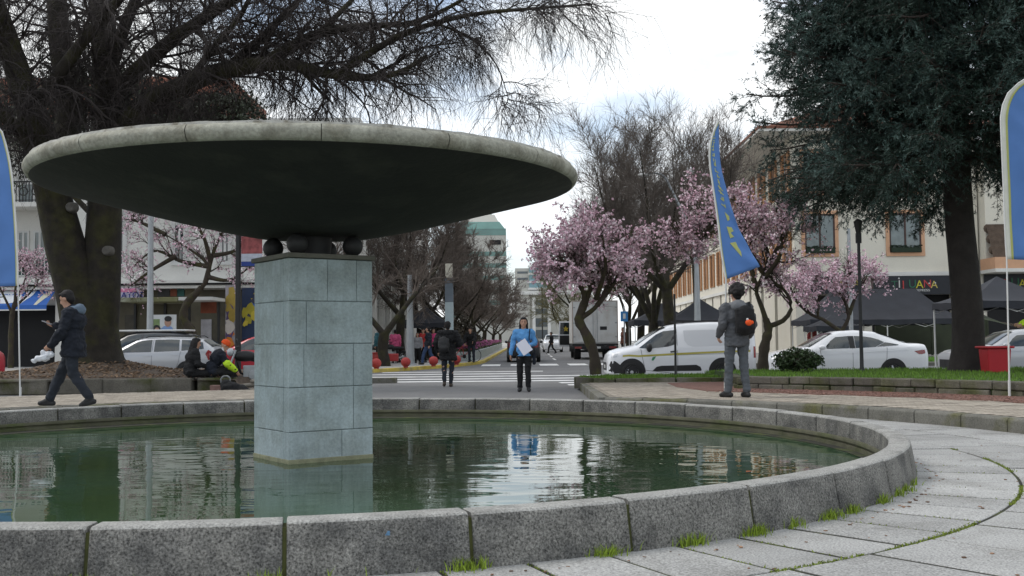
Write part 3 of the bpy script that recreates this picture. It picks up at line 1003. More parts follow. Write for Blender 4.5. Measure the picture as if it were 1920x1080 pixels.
# butt and the two stems
butt = resample([P(178, 712, 27), P(174, 660, 27), P(171, 600, 27), P(166, 550, 27), P(162, 520, 27)], 12)
W.one(butt, [1.1, .86, .74, .69, .66, .64, .63, .61, .58, .52, .42, .2], 20)
limb([(160, 600, 26.95), (146, 540, 26.9), (125, 470, 26.85), (108, 400, 26.8), (88, 320, 26.6), (60, 220, 26.4), (25, 110, 26.2), (-20, -20, 26)], .6, .24, k=14)
limb([(182, 610, 27), (188, 560, 27), (192, 480, 27.1), (196, 400, 27.2), (200, 300, 27.2), (205, 200, 27.4), (196, 90, 27.6), (188, -60, 28)], .52, .3, k=14)
limb([(100, 330, 26.8), (118, 270, 27.6), (130, 200, 28.2), (110, 60, 28.6), (105, -80, 29)], .42, .24, k=12)
limb([(200, 300, 27.2), (245, 225, 27), (290, 185, 26.8), (350, 158, 26.5), (420, 132, 26.2), (505, 118, 25.8)], .3, .2, 16)
limb([(498, 119, 25.8), (540, 92, 25.5), (600, 62, 25.2), (680, 50, 24.8), (770, 45, 24.5)], .17, .06, 14)
limb([(503, 119, 25.8), (560, 124, 25.4), (615, 138, 25), (690, 146, 24.6), (750, 135, 24.3), (800, 104, 24)], .17, .04, 14)
limb([(640, 135, 24.9), (700, 95, 24.5), (770, 58, 24.2), (880, 28, 23.8), (1000, 16, 23.4), (1110, 8, 23)], .1, .02, 16)
limb([(770, 45, 24.5), (830, 20, 24.2), (900, -20, 24)], .07, .03, 10)
limb([(196, 200, 27.4), (260, 130, 27.2), (330, 70, 27), (420, 10, 26.6), (520, -50, 26)], .24, .1, 14)
limb([(200, 150, 27.4), (230, 60, 27.6), (270, -40, 27.8)], .2, .12, 10)
limb([(60, 220, 26.4), (110, 140, 26), (170, 60, 25.6), (240, -20, 25)], .2, .1, 12)
limb([(85, 320, 26.6), (40, 250, 26), (-20, 200, 25.4), (-90, 170, 25)], .2, .1, 10)
limb([(40, 140, 26.2), (-10, 60, 26), (-60, -10, 26)], .16, .09, 10)
limb([(420, 132, 26.2), (470, 90, 26.4), (530, 30, 26.8), (600, -40, 27)], .13, .06, 12)
limb([(350, 158, 26.5), (400, 90, 26), (450, 30, 25.4), (480, -30, 25)], .1, .05, 12)
limb([(560, 124, 25.4), (590, 160, 25.6), (625, 195, 26)], .06, .02, 8)
limb([(600, 62, 25.2), (650, 10, 25.6), (700, -40, 26)], .08, .04, 8)
limb([(690, 146, 24.6), (740, 120, 25), (790, 90, 25.4), (860, 80, 26)], .05, .015, 10)
limb([(820, 45, 24), (880, 70, 24), (930, 120, 24.2), (955, 190, 24.3)], .035, .008, 10)
# cut branch stubs with pale scars
trunk = W.build('trunk', M_bark, elm)
trunk.location = -Vector(elm.location)
for q in ((131, 388, 26.46), (199, 470, 26.66)):
    p = P(*q) - elm.location
    scar = MB(); scar.lathe([(0.0, .0), (.05, -.012), (.085, -.02), (.11, -.01), (.13, .06), (.15, .2)], (p.x, p.y, p.z), 16, 'Y')
    scar.build('cut_scar', mat('pale_scar', (0.1, 0.092, 0.08), 0.9, 0.35, 8.0), elm, smooth=60)
g = np.random.default_rng(3)
W = Wood()
lv1 = [[], [], [], []]
for pts, rr in limbs:
    L = np.linalg.norm(np.diff(pts, axis=0), axis=1).sum()
    big = rr[0] > .3
    per = max(4, int(L * (2.4 if big else 4.6)))
    b, d, r_, t_ = spawn(g, pts[None], rr[None], per, .5 if big else .12, (30, 75), .1)
    keep = b[:, 2] > 5.2
    for x, y, z, w_ in zip(b[keep], d[keep], r_[keep], t_[keep]):
        lv1[0].append(x); lv1[1].append(y); lv1[2].append(min(z * .5, .045))
        lv1[3].append(g.uniform(1.2, 2.5) * (1.0 if z > .05 else .55) * (1.0 if x[0] < -6 else .75))
b1, d1, r1, L1 = map(np.array, lv1)
P1_, R1_ = shoots(g, b1, d1, L1, np.maximum(r1, .016), 7, .35, .5)
W.batch(P1_, R1_, 5)
b2, d2, r2, _ = spawn(g, P1_, R1_, 9, .12, (30, 75), -.1)
P2_, R2_ = shoots(g, b2, d2, g.uniform(.6, 1.4, len(b2)), np.clip(r2 * .6, .008, .016), 6, .7, .5)
W.batch(P2_, R2_, 4)
b3, d3, r3, _ = spawn(g, P2_, R2_, 10, .1, (25, 70), -.25)
sel = g.random(len(b3)) < np.where(b3[:, 0] > -5, .72, .95)
b3, d3 = b3[sel], d3[sel]
P3_, R3_ = shoots(g, b3, d3, g.uniform(.3, .95, len(b3)), np.where(b3[:, 0] > -5, .0048, .006), 5, 1.1, .4)
R3_ = np.maximum(R3_, .0028)
W.batch(P3_, R3_, 3)
tw = W.build('crown', M_twig, elm, False); tw.location = -Vector(elm.location)

# ---- generic bare street trees: short mossy trunk, pruned limbs, dense fine crown
def bare_tree(seed, H, spread, trunk_h, r0, m_tw, n1=9, n2=9, n3=9, up=.55, tw_r=.009, lean=(0, 0), fork=3):
    g = np.random.default_rng(seed)
    Wt, Wc = Wood(), Wood()
    top = np.array([lean[0], lean[1], trunk_h])
    tp = resample([(0, 0, -.2), (0, 0, .3), tuple(top * .55 + g.normal(0, .07, 3)), tuple(top)], 9)
    Wt.one(tp, np.array([1.35, 1.1, .98, .94, .92, .9, .9, .92, .85]) * r0, 10)
    Pm, Rm = [], []
    for i in range(fork):
        a = 2 * math.pi * (i + g.uniform(-.25, .25)) / fork + seed
        sp = spread * g.uniform(.35, .55)
        e1 = top + np.array([math.cos(a) * sp * .5, math.sin(a) * sp * .5, (H - trunk_h) * .22])
        e2 = top + np.array([math.cos(a + .3) * sp, math.sin(a + .3) * sp, (H - trunk_h) * .5])
        e3 = top + np.array([math.cos(a + .2) * sp * 1.25, math.sin(a + .2) * sp * 1.25, (H - trunk_h) * .85])
        pts = resample([top - np.array([0, 0, .12]), e1 + g.normal(0, .12, 3), e2 + g.normal(0, .2, 3), e3], 12)
        rr = np.linspace(r0 * .58, r0 * .03, 12)
        Wt.one(pts, rr, 8)
        Pm.append(pts); Rm.append(rr)
    Pm, Rm = np.array(Pm), np.array(Rm)
    b, d, r_, t_ = spawn(g, Pm, Rm, n1, .22, (30, 75), up * .6)
    Lx = (H - trunk_h) * .38 * g.uniform(.6, 1.25, len(b)) * (1.15 - .5 * t_)
    A, B = shoots(g, b, d, Lx, np.minimum(r_ * .5, .06), 7, -up * .7, .35)
    Wc.batch(A, B, 5)
    b, d, r_, t_ = spawn(g, A, B, n2, .12, (25, 65), up * .3)
    A2, B2 = shoots(g, b, d, g.uniform(.5, 1.25, len(b)) * H * .11, np.clip(r_ * .6, tw_r * 1.3, .03), 5, -up * .6, .35)
    Wc.batch(A2, B2, 4)
    b, d, r_, t_ = spawn(g, A2, B2, n3, .1, (20, 60), up * .25)
    A3, B3 = shoots(g, b, d, g.uniform(.35, .95, len(b)) * H * .085, np.full(len(b), tw_r), 4, -up * .4, .35)
    Wc.batch(A3, np.maximum(B3, tw_r * .5), 3)
    return Wt, Wc
BARE = []
def make_bare(label, seed, loc, rz, group, m_tw, **kw):
    root = empty('street_tree', label, 'tree', loc, rz, group)
    Wt, Wc = bare_tree(seed, m_tw=m_tw, **kw)
    Wt.build('trunk', M_bark, root)
    Wc.build('crown', m_tw, root, False)
    return root
def put_copy(src, label, loc, rz, s, group=None):
    c = copy_tree(src)
    c.location = loc; c.rotation_euler = (0, 0, rz); c.scale = s if hasattr(s, '__len__') else (s, s, s)
    c['label'] = label
    if group: c['group'] = group
    return c
GL, GR = 'bare trees along the left pavement', 'bare trees along the right pavement'
def gp(x, y, up=.13): return (x, y, gz(y) + up)
# left row (brown haze of twigs); the first has a low V fork
LL = ['mossy bare tree with a low wide V fork behind the red balls', 'bare tree with a dark straight trunk just behind the black gazebo on the left pavement',
      'bare brown tree beside the tall pale column lamp on the left pavement', 'bare brown tree behind the cyclist, just past the start of the flower bed',
      'fourth bare brown tree along the flower bed, counting from the cyclist', 'bare brown tree half way along the left row, behind the flower bed',
      'bare brown tree in the left row just beyond the half way tree', 'bare brown tree in the left row, third from the far end', 'bare brown tree in the left row, last but one before the far offices',
      'farthest bare tree of the left row, just before the columned far building']
tL0 = make_bare(LL[0], 21, gp(-5.7, 47.5), R(70), GL, M_twigb, H=8.2, spread=6.0, trunk_h=1.5, r0=.26, n1=15, n2=11, n3=12, up=.35, fork=2, tw_r=.011)
tL1 = make_bare(LL[1], 22, gp(-5.6, 54), 0, GL, M_twigb, H=8.4, spread=5.2, trunk_h=2.4, r0=.24, n1=15, n2=11, n3=12, up=.5, tw_r=.012)
tL2 = make_bare(LL[2], 23, gp(-5.2, 60), 1, GL, M_twigb, H=8.6, spread=5.6, trunk_h=2.0, r0=.22, n1=15, n2=11, n3=12, up=.45, tw_r=.013, fork=4)
for i, (x, y, s) in enumerate([(-4.0, 66, .96), (-4.4, 74, 1.0), (-3.6, 84, .98), (-3.3, 96, 1.0), (-2.9, 112, 1.02), (-2.4, 135, 1.05), (-1.9, 165, 1.05)]):
    put_copy((tL1, tL2)[i % 2], LL[3 + i], gp(x, y), i * 1.7, (s, s, s * (.9, .84, .8, .76, .72, .68, .6)[i]))
# right row: taller, upright shoots
RL = ['thick mossy bare tree with an upright twiggy crown between the two big pink trees', 'bare tree with a low mossy fork just behind the thick mossy one',
      'slim straight bare tree standing beside the rear corner of the white box truck', 'bare tree alongside the white box truck on the right pavement', 'bare greenish tree beyond the cab of the white truck',
      'farthest greenish bare tree on the right, before the far offices', 'tall narrow bare tree rising above the long roof edge of the cream building']
tR0 = make_bare(RL[0], 31, gp(7.15, 47.5), 0, GR, M_twigr, H=10.2, spread=4.9, trunk_h=3.3, r0=.27, n1=17, n2=12, n3=13, up=.6, tw_r=.0075, lean=(-.25, 0), fork=4)
tR1 = make_bare(RL[1], 32, gp(6.95, 52.5), 1.2, GR, M_twigr, H=11.2, spread=5.0, trunk_h=1.9, r0=.26, n1=17, n2=12, n3=13, up=.65, tw_r=.008, fork=4)
tR2 = put_copy(tR0, RL[2], gp(7.3, 61), 2.0, (.9, .9, 1.0))
put_copy(tR1, RL[3], gp(7.6, 70), 4.1, (.8, .8, .9))
tR4 = make_bare(RL[4], 36, gp(6.9, 98), .5, GR, mat('green_brown_twig', (0.13, 0.12, 0.06), .9, .2, 2.0), H=9.5, spread=7, trunk_h=1.8, r0=.25, n1=12, n2=10, n3=9, up=.4, tw_r=.016, fork=4)
put_copy(tR4, RL[5], gp(7.0, 140), 2.2, 1.1)
tR6 = make_bare(RL[6], 38, gp(11.3, 66), 0, GR, M_twigr, H=13.4, spread=2.0, trunk_h=6.5, r0=.2, n1=9, n2=7, n3=6, up=.9, tw_r=.011, fork=2)

# ---- pink flowering plum trees: crooked trunk, spreading branches, blossom along the twigs
def flowers(g, pts, size, n_pet=2):
    """Clusters of small petals: crossed quads with random directions at PTS."""
    M = len(pts)
    V, Fq = [], []
    for q in range(n_pet):
        n = g.normal(0, 1, (M, 3)); n /= np.linalg.norm(n, axis=1, keepdims=True)
        u = np.cross(n, g.normal(0, 1, (M, 3))); u /= np.linalg.norm(u, axis=1, keepdims=True)
        w = np.cross(n, u)
        s = (size * g.uniform(.6, 1.2, M))[:, None]
        c = pts + n * s * .2
        V.append(np.stack([c - u * s * .5, c + w * s * .42 + n * s * .15, c + u * s * .5, c - w * s * .42 + n * s * .12], 1))
    Vv = np.concatenate(V)
    Fq = np.arange(len(Vv) * 4).reshape(-1, 4)
    return Vv.reshape(-1, 3), Fq
def plum(label, trunk, branches, seed, n_tw=8, dens=1.0, bloom=.055, keep_bare=.12, up=.2, group='pink blossom trees', rad0=.11, len2=.55):
    """trunk and branches: lists of world points; their tips carry the crown."""
    g = np.random.default_rng(seed)
    base = Vector(trunk[0])
    root = empty('plum_tree', label, 'tree', base, 0, group)
    Wt = Wood()
    off = np.array(base)
    tp = resample(trunk, 14) - off
    Wt.one(tp, np.linspace(rad0 * 1.25, rad0 * .8, 14) * (1 + .12 * np.sin(np.arange(14) * 1.9)), 9)
    Pm, Rm = [], []
    for br in branches:
        q = resample(br, 12) - off
        r_ = np.linspace(rad0 * .62, rad0 * .14, 12)
        Wt.one(q, r_, 7); Pm.append(q); Rm.append(r_)
    Wt.build('trunk', M_cbark, root)
    Pm, Rm = np.array(Pm), np.array(Rm)
    Wc = Wood()
    Lb = np.linalg.norm(np.diff(Pm, axis=1), axis=2).sum(1)
    b, d, r_, t_ = spawn(g, Pm, Rm, n_tw, .3, (30, 75), up)
    A, B = shoots(g, b, d, g.uniform(.5, 1.0, len(b)) * np.repeat(Lb, n_tw) * .42, np.clip(r_ * .5, .012, .035), 7, -.15, .5)
    Wc.batch(A, B, 5)
    b, d, r_, t_ = spawn(g, A, B, 8, .15, (25, 70), up * .5)
    A2, B2 = shoots(g, b, d, g.uniform(.5, 1.2, len(b)) * len2, np.clip(r_ * .5, .007, .014), 5, 0, .4)
    Wc.batch(A2, B2, 3)
    b, d, r_, t_ = spawn(g, A2, B2, 4, .1, (25, 65), 0)
    A3, B3 = shoots(g, b, d, g.uniform(.12, .38, len(b)), np.full(len(b), .006), 4, 0, .3)
    Wc.batch(A3, B3, 3)
    Wc.build('branches', M_cbark, root, False)
    pp = []
    for Q, nper in ((A3, 3.2), (A2, 5), (A, 3)):
        M, n, _ = Q.shape
        k = int(M * nper * dens)
        i = g.integers(0, M, k); t = g.uniform(.15, 1, k) * (n - 1.001); j = t.astype(int); f = (t - j)[:, None]
        pp.append(Q[i, j] * (1 - f) + Q[i, j + 1] * f + g.normal(0, .022, (k, 3)))
    pp = np.concatenate(pp)
    # blossom comes in drifts, with thinner places between
    nv = np.array([mnoise.noise(Vector(p) * 1.7) for p in pp])
    pp = pp[nv > -.35 + keep_bare]
    h = len(pp)
    Vf, Ff = flowers(g, pp, bloom)
    fast_mesh('blossom', Vf, Ff, [M_bloom, M_bloom2], root, False, g.choice([0, 0, 1], len(Ff)))
    return root
def pts3(*q): return [tuple(P(*a)) for a in q]
D1 = 25.1
plum('pink blossom tree with a crooked mossy trunk standing in front of the white box truck',
     pts3((1117, 702, D1), (1113, 662, D1), (1098, 625, D1), (1085, 600, D1), (1093, 575, D1), (1100, 556, D1)),
     [pts3((1095, 580, D1), (1092, 540, D1 - .3), (1075, 505, D1 - .5), (1046, 480, D1 - .6)), pts3((1097, 570, D1), (1112, 520, D1), (1105, 470, D1 + .2), (1110, 420, D1 + .3)),
      pts3((1088, 598, D1), (1120, 572, D1), (1145, 520, D1 + .3), (1160, 440, D1 + .4)), pts3((1120, 572, D1), (1152, 530, D1 + .5), (1168, 485, D1 + .9)),
      pts3((1110, 540, D1), (1080, 500, D1 + .6), (1065, 450, D1 + .9)), pts3((1118, 560, D1), (1135, 500, D1 - .7), (1130, 440, D1 - 1)), pts3((1100, 555, D1), (1075, 520, D1 - .4), (1050, 500, D1 - .1))],
     41, 9, 1.55, .068)
D2 = 25.6
plum('large spreading pink tree behind the curved blue flag',
     pts3((1430, 700, D2), (1432, 660, D2), (1437, 635, D2), (1441, 618, D2), (1436, 598, D2)),
     [pts3((1438, 605, D2), (1428, 575, D2), (1418, 545, D2), (1428, 520, D2), (1440, 480, D2), (1430, 420, D2)),
      pts3((1442, 612, D2), (1470, 600, D2), (1484, 575, D2), (1472, 545, D2), (1440, 515, D2 + .2), (1425, 440, D2 + .6)),
      pts3((1418, 540, D2), (1400, 480, D2 + .3), (1360, 420, D2 + .5), (1300, 400, D2 + .8)), pts3((1440, 500, D2), (1470, 440, D2 + .3), (1480, 400, D2 + .4)),
      pts3((1430, 510, D2), (1390, 440, D2 - .6), (1390, 380, D2 - .9)), pts3((1365, 425, D2 + .5), (1320, 440, D2 + .7), (1275, 430, D2 + .8)),
      pts3((1440, 480, D2), (1420, 420, D2 + .9), (1370, 370, D2 + 1.5)), pts3((1340, 415, D2 + .6), (1300, 450, D2 + .5), (1260, 445, D2 + .4)),
      pts3((1435, 520, D2), (1465, 470, D2 - .7), (1455, 390, D2 - 1))],
     42, 8, 1.0, .066, .16)
D3 = 40.5
plum('small pink tree growing behind the white saloon car',
     pts3((1580, 690, D3), (1580, 640, D3), (1576, 620, D3)),
     [pts3((1576, 622, D3), (1545, 600, D3), (1515, 585, D3), (1500, 545, D3), (1490, 520, D3)), pts3((1576, 625, D3), (1592, 590, D3), (1575, 550, D3), (1550, 520, D3)),
      pts3((1592, 590, D3), (1605, 555, D3), (1625, 520, D3)), pts3((1576, 550, D3), (1590, 520, D3 + .4), (1600, 500, D3 + .6)), pts3((1510, 570, D3), (1520, 530, D3 + .5), (1530, 510, D3 + .7)),
      pts3((1515, 585, D3), (1490, 560, D3 - .6), (1480, 530, D3 - .8))],
     43, 8, 1.4, .075, .1, rad0=.14, len2=.7)
D4 = 42.5
plum('sparse pink tree in front of the white building, beside the shelter with the poster',
     pts3((362, 660, D4), (360, 625, D4), (345, 598, D4), (350, 570, D4), (378, 540, D4)),
     [pts3((350, 572, D4), (385, 530, D4), (392, 500, D4), (360, 470, D4), (310, 440, D4)), pts3((385, 530, D4), (398, 480, D4), (410, 450, D4), (430, 410, D4)),
      pts3((392, 500, D4), (340, 490, D4 + .5), (290, 470, D4 + .8), (250, 500, D4 + .9)), pts3((395, 490, D4), (380, 440, D4 - .5), (350, 400, D4 - .8)),
      pts3((398, 480, D4), (440, 470, D4 + .4), (470, 440, D4 + .7)), pts3((390, 520, D4), (430, 525, D4), (470, 500, D4 - .4)), pts3((310, 440, D4), (270, 420, D4), (240, 410, D4)),
      pts3((330, 480, D4 + .5), (280, 510, D4 + .3), (240, 540, D4))],
     44, 8, .55, .08, .2, rad0=.17, len2=.8)
D5 = 45.0
plum('little pink bush tree in front of the balcony with the green railing',
     pts3((20, 690, D5), (22, 600, D5), (30, 560, D5)), [pts3((28, 570, D5), (45, 530, D5), (55, 495, D5)), pts3((28, 570, D5), (30, 520, D5), (35, 480, D5)), pts3((28, 575, D5), (60, 545, D5), (75, 520, D5)), pts3((24, 590, D5), (0, 540, D5), (-20, 500, D5))],
     45, 7, .8, .075, .1, rad0=.1, len2=.55)

# ---- the big blue spruce on the lawn
def spruce(label, loc, H, Rmax, z0, seed, dens=1.0):
    g = np.random.default_rng(seed)
    root = empty('spruce_tree', label, 'tree', loc, 0)
    Wt = Wood()
    tp = np.array([(0, 0, -.15), (0, 0, .15), (0.02, 0, .5), (0.03, 0, 1.2), (-.02, 0, 2.2), (-.1, 0, 3.6), (-.12, 0, 6), (-.1, 0, 9), (0, 0, H * .8), (0, 0, H)])
    rr = np.array([.48, .38, .33, .315, .3, .29, .26, .2, .1, .02])
    Wt.one(resample(tp, 26), np.interp(np.linspace(0, 1, 26), np.linspace(0, 1, 10), rr), 16)
    Wt.build('trunk', mat('spruce_bark', (0.03, 0.025, 0.023), 0.95, 0.3, 5.0, 0.9, 22), root)
    Wb = Wood()
    base, dirs, lens = [], [], []
    z = z0
    while z < H - .4:
        t = (z - z0) / (H - z0)
        Rz = Rmax * (1 - t) ** .6 * (0.9 + .2 * min(1, t * 6)) + .15
        for i in range(9):
            a = g.uniform(0, 2 * np.pi)
            L = Rz * g.uniform(.72, 1.1)
            base.append((-.1, 0, z + g.uniform(-.15, .15)))
            dirs.append((math.cos(a), math.sin(a), g.uniform(.0, .25) + .35 * t))
            lens.append(L)
        z += .28
    for i in range(46):                 # the lawn side, open to the light, carries the fullest boughs
        a = g.normal(math.pi * 1.06, .62); zz = g.uniform(z0 + .35, z0 + 5.5)
        base.append((-.1, 0, zz)); dirs.append((math.cos(a), math.sin(a), g.uniform(-.02, .22))); lens.append(Rmax * g.uniform(.85, 1.04) * (1 - .04 * (zz - z0)))
    base, dirs, lens = np.array(base), np.array(dirs), np.array(lens)
    n = 12
    # boughs sweep out, sag and lift at the tip
    d = dirs / np.linalg.norm(dirs, axis=1, keepdims=True)
    pts = [base]
    for i in range(1, n):
        s = i / (n - 1)
        dz = -.075 if s < .65 else .10
        d = d + g.normal(0, .05, d.shape) + np.array([0, 0, dz])
        d /= np.linalg.norm(d, axis=1, keepdims=True)
        pts.append(pts[-1] + d * (lens / (n - 1))[:, None])
    A = np.stack(pts, 1); B = (.012 + .011 * lens)[:, None] * np.linspace(1, .25, n)[None]
    Wb.batch(A, B, 5)
    # side branches, flat either side of the bough and hanging a little
    reps = 34
    b, dd, r_, t_ = spawn(g, A, B, reps, .22, (35, 60), -.12)
    Ls = np.repeat(lens, reps) * .38 * (1.25 - t_) * g.uniform(.6, 1.2, len(b)) + .16
    A2, B2 = shoots(g, b, dd, Ls, np.full(len(b), .008), 6, .35, .25)
    Wb.batch(A2, B2, 3)
    Wb.build('boughs', mat('bough_bark', (0.05, 0.036, 0.03), .9, .2, 3.0), root, False)
    # needle-clad shoots
    b3, d3, _, _ = spawn(g, A2, B2, int(6 * dens), .08, (25, 60), -.06)
    A3, B3 = shoots(g, b3, d3, g.uniform(.12, .34, len(b3)), np.full(len(b3), .004), 3, .1, .15)
    tips = A2[:, 2:]
    segs = np.concatenate([np.stack([A3[:, 0], A3[:, 2]], 1), np.stack([A2[:, 1], A2[:, 3]], 1), np.stack([A2[:, 3], A2[:, 5]], 1), np.stack([A[:, 8], A[:, 11]], 1)])
    M = len(segs); per = 15
    t = g.uniform(0, 1, (M, per, 1))
    c = segs[:, None, 0] * (1 - t) + segs[:, None, 1] * t
    ax = segs[:, 1] - segs[:, 0]; ax /= np.linalg.norm(ax, axis=1, keepdims=True) + 1e-9
    rn = g.normal(0, 1, (M, per, 3)); rn -= ax[:, None] * (rn * ax[:, None]).sum(2, keepdims=True)
    rn /= np.linalg.norm(rn, axis=2, keepdims=True)
    nd = rn * .8 + ax[:, None] * .75
    w = np.cross(nd, g.normal(0, 1, nd.shape)); w /= np.linalg.norm(w, axis=2, keepdims=True)
    ln = g.uniform(.045, .085, (M, per, 1))
    V = np.stack([c - w * .0085, c + w * .0085, c + nd * ln], 2).reshape(-1, 3)
    Fc = np.arange(len(V)).reshape(-1, 3)
    blue = np.repeat(np.array([mnoise.noise(Vector(s) * .9) for s in segs[:, 0]]) + g.normal(0, .15, M) + .55 * (np.hypot(segs[:, 0, 0], segs[:, 0, 1]) / Rmax - .68) > .12, per)
    fast_mesh('needles', V, Fc, [M_needle, M_needle2], root, False, blue.astype(np.int32))
    return root
SP = P(1815, 696, 22.6)
spruce('tall dark blue-green spruce with a thick bare lower trunk on the lawn', (SP.x, SP.y, .38), 16.5, 4.2, 4.5, 7)

# dark evergreen behind the old elm, and the clipped bush on the lawn: leaf clumps on real twigs
def leafy(name, label, cat, loc, blobs, n, leaf, m_, stem_m, stems, seed, wob=.25):
    g = np.random.default_rng(seed)
    root = empty(name, label, cat, loc, 0)
    Wt = Wood()
    for pts, r0, r1 in stems:
        q = resample(pts, 8); Wt.one(q, np.linspace(r0, r1, 8), 7)
    pp, nn = [], []
    for (c, r, share) in blobs:
        k = int(n * share)
        d = g.normal(0, 1, (k, 3)); d /= np.linalg.norm(d, axis=1, keepdims=True)
        rr = g.uniform(.25, 1.0, k) ** .5
        nz_ = np.array([mnoise.noise(Vector(x) * 2.2 + Vector(c)) for x in d])
        p = np.array(c) + d * np.array(r) * (rr * (1 + wob * nz_ * 2))[:, None]
        keep = np.array([mnoise.noise(Vector(x) * (1.6 / max(r))) for x in p * 2]) > -.22
        pp.append(p[keep])
        tw = p[::14]
        st = np.array(c) + (tw - np.array(c)) * .25
        T = np.stack([st, (st + tw) / 2 + g.normal(0, .05, tw.shape), tw], 1)
        Wt.batch(T, np.tile(np.array([[.014, .009, .004]]) * max(1, max(r) * .6), (len(T), 1)), 3)
    pp = np.concatenate(pp)
    Wt.build('branches', stem_m, root, False)
    Vf, Ff = flowers(g, pp, leaf, 1)
    fast_mesh('foliage', Vf, Ff, m_, root, False)
    return root
M_leafd = mat('dark_leaf', (0.032, 0.042, 0.022), 0.5, 0.1, 1.0, island=.5, spec=.4)
M_leafg = mat('bush_leaf', (0.035, 0.06, 0.022), 0.5, 0.1, 1.0, island=.5, spec=.4)
bp_ = P(1497, 697, 22.8)
leafy('bush', 'small round evergreen bush on the lawn in front of the white saloon car', 'bush', (bp_.x, bp_.y, .38),
      [((0, 0, .3), (.46, .4, .22), .6), ((-.22, .05, .24), (.3, .3, .2), .2), ((.24, 0, .26), (.3, .28, .2), .2)], 5200, .055, M_leafg, M_cbark,
      [([(0, 0, -.05), (.02, 0, .1), (.1, .05, .3)], .04, .015), ([(0, 0, -.05), (-.05, 0, .1), (-.2, .02, .3)], .035, .012)], 8)
eb = P(196, 660, 45)
leafy('evergreen_tree', 'dark evergreen tree with small leaves standing behind the limbs of the old bare tree', 'tree', (eb.x, eb.y, gz(45) + .1),
      [((2.6, 0, 10.6), (2.2, 2, 1.5), .3), ((5.0, .3, 11.0), (1.7, 1.5, 1.0), .22), ((-.6, 0, 11.8), (3.2, 2, 2.6), .28), ((-4.2, 0, 10.5), (3.0, 2, 2.4), .2)], 20000, .16, M_leafd, M_bark,
      [([(0, 0, -.2), (0, 0, 4), (.2, 0, 7), (-.3, 0, 11)], .3, .1), ([(.1, 0, 6.4), (2.2, .2, 8.8), (5.0, .3, 10.8)], .15, .04), ([(0, 0, 6), (-2.4, 0, 8.5), (-4.2, 0, 10.4)], .14, .05)], 9)
# ================================================================== buildings
def window(parent, x, z, w, h, y, face=-1, frame=None, pane=None, mullions=1, fw=.09, sill=None, trim=0.0, trim_m=None, M=None):
    """A window set in a wall plane; local frame: x along the wall, outward is -y."""
    M = M or Matrix.Identity(4)
    frame = frame or M_white; pane = pane or M_glass
    def T(m, name, mm, par):
        m.v = [tuple(M @ Vector(p)) for p in m.v]
        return m.build(name, mm, par)
    m = MB()
    if trim:
        tr = trim
        m.cur = 1
        m.bb(x - w / 2 - tr, x + w / 2 + tr, y - .07, y - .003, z + h, z + h + tr); m.bb(x - w / 2 - tr, x + w / 2 + tr, y - .09, y - .003, z - tr, z)
        m.bb(x - w / 2 - tr, x - w / 2, y - .07, y - .003, z, z + h); m.bb(x + w / 2, x + w / 2 + tr, y - .07, y - .003, z, z + h)
        m.cur = 0
    m.bb(x - w / 2, x + w / 2, y - .05, y - .003, z + h - fw, z + h); m.bb(x - w / 2, x + w / 2, y - .05, y - .003, z, z + fw)
    m.bb(x - w / 2, x - w / 2 + fw, y - .05, y - .003, z + fw, z + h - fw); m.bb(x + w / 2 - fw, x + w / 2, y - .05, y - .003, z + fw, z + h - fw)
    for i in range(mullions):
        xx = x - w / 2 + w * (i + 1) / (mullions + 1)
        m.bb(xx - fw * .6, xx + fw * .6, y - .046, y - .003, z + fw, z + h - fw)
    fr = T(m, 'window', [frame, trim_m or frame], parent)
    p = MB(); p.bb(x - w / 2 + .02, x + w / 2 - .02, y - .02, y - .002, z + .02, z + h - .02)
    T(p, 'pane', pane, fr)
    return fr
def xf(root):
    return Matrix.Identity(4)

# ---- cream corner building on the right
YB = 62.0
cb = empty('corner_building', 'cream three storey corner building with orange shutters, tiled roof and wide eaves', 'building', (16.5, YB, 0))
def L_(m):      # builder in world coordinates moved under a thing
    return m
def part(m, name, mats, root, **kw):
    l = Vector(root.location)
    m.v = [(p[0] - l.x, p[1] - l.y, p[2] - l.z) for p in m.v]
    return m.build(name, mats, root, **kw)
X0, X1, LEN, ZE = 16.5, 27.2, 88.0, 13.35
SK = 0.018
m = MB()
# upper storeys: front and street side, one solid; ground floor set back behind piers
def sx(y): return X0 + SK * (y - YB)
up_poly = [(X0, YB), (X1, YB), (X1 + SK * LEN, YB + LEN), (sx(YB + LEN), YB + LEN)]
m.slab(up_poly, 4.85, ZE)
m.slab([(X0 + .9, YB + .9), (X1 - .003, YB + .9), (X1 + SK * LEN, YB + LEN - .1), (sx(YB + LEN) + .9, YB + LEN - .1)], -.3, 4.847)
part(m, 'wall', M_cream, cb)
m = MB()
m.slab([(X0 - .14, YB - .14), (X1, YB - .14), (X1, YB - .002), (X0 - .002, YB - .002), (sx(YB + LEN) - .002, YB + LEN), (sx(YB + LEN) - .14, YB + LEN)], 4.72, 4.95)
part(m, 'cornice', M_bwall, cb)
m = MB()
y = YB + 1.6
i = 0
while y < YB + 70:
    m = MB(); m.bb(sx(y) + .02, sx(y) + .85, y, y + 2.9, -.2, 4.72); y += 3.9; i += 1
    part(m, 'pier', M_cream, cb)
for x_ in ((X0 + .002, X0 + .95, 1.05), (20.1, 20.9, .8), (25.75, 26.4, .8)):
    m = MB(); m.bb(x_[0], x_[1], YB + .02, YB + x_[2], -.2, 4.72); part(m, 'pier', M_cream, cb)
m = MB()
y = YB + .3
while y < YB + 70:
    m.bb(sx(y) + .86, sx(y) + .89, y + .1, y + 4.0, 0, 4.6); y += 3.9
m.bb(X0 + 1.0, X1 - .1, YB + .86, YB + .895, 0, 3.65)
part(m, 'shopfront', M_dark, cb)
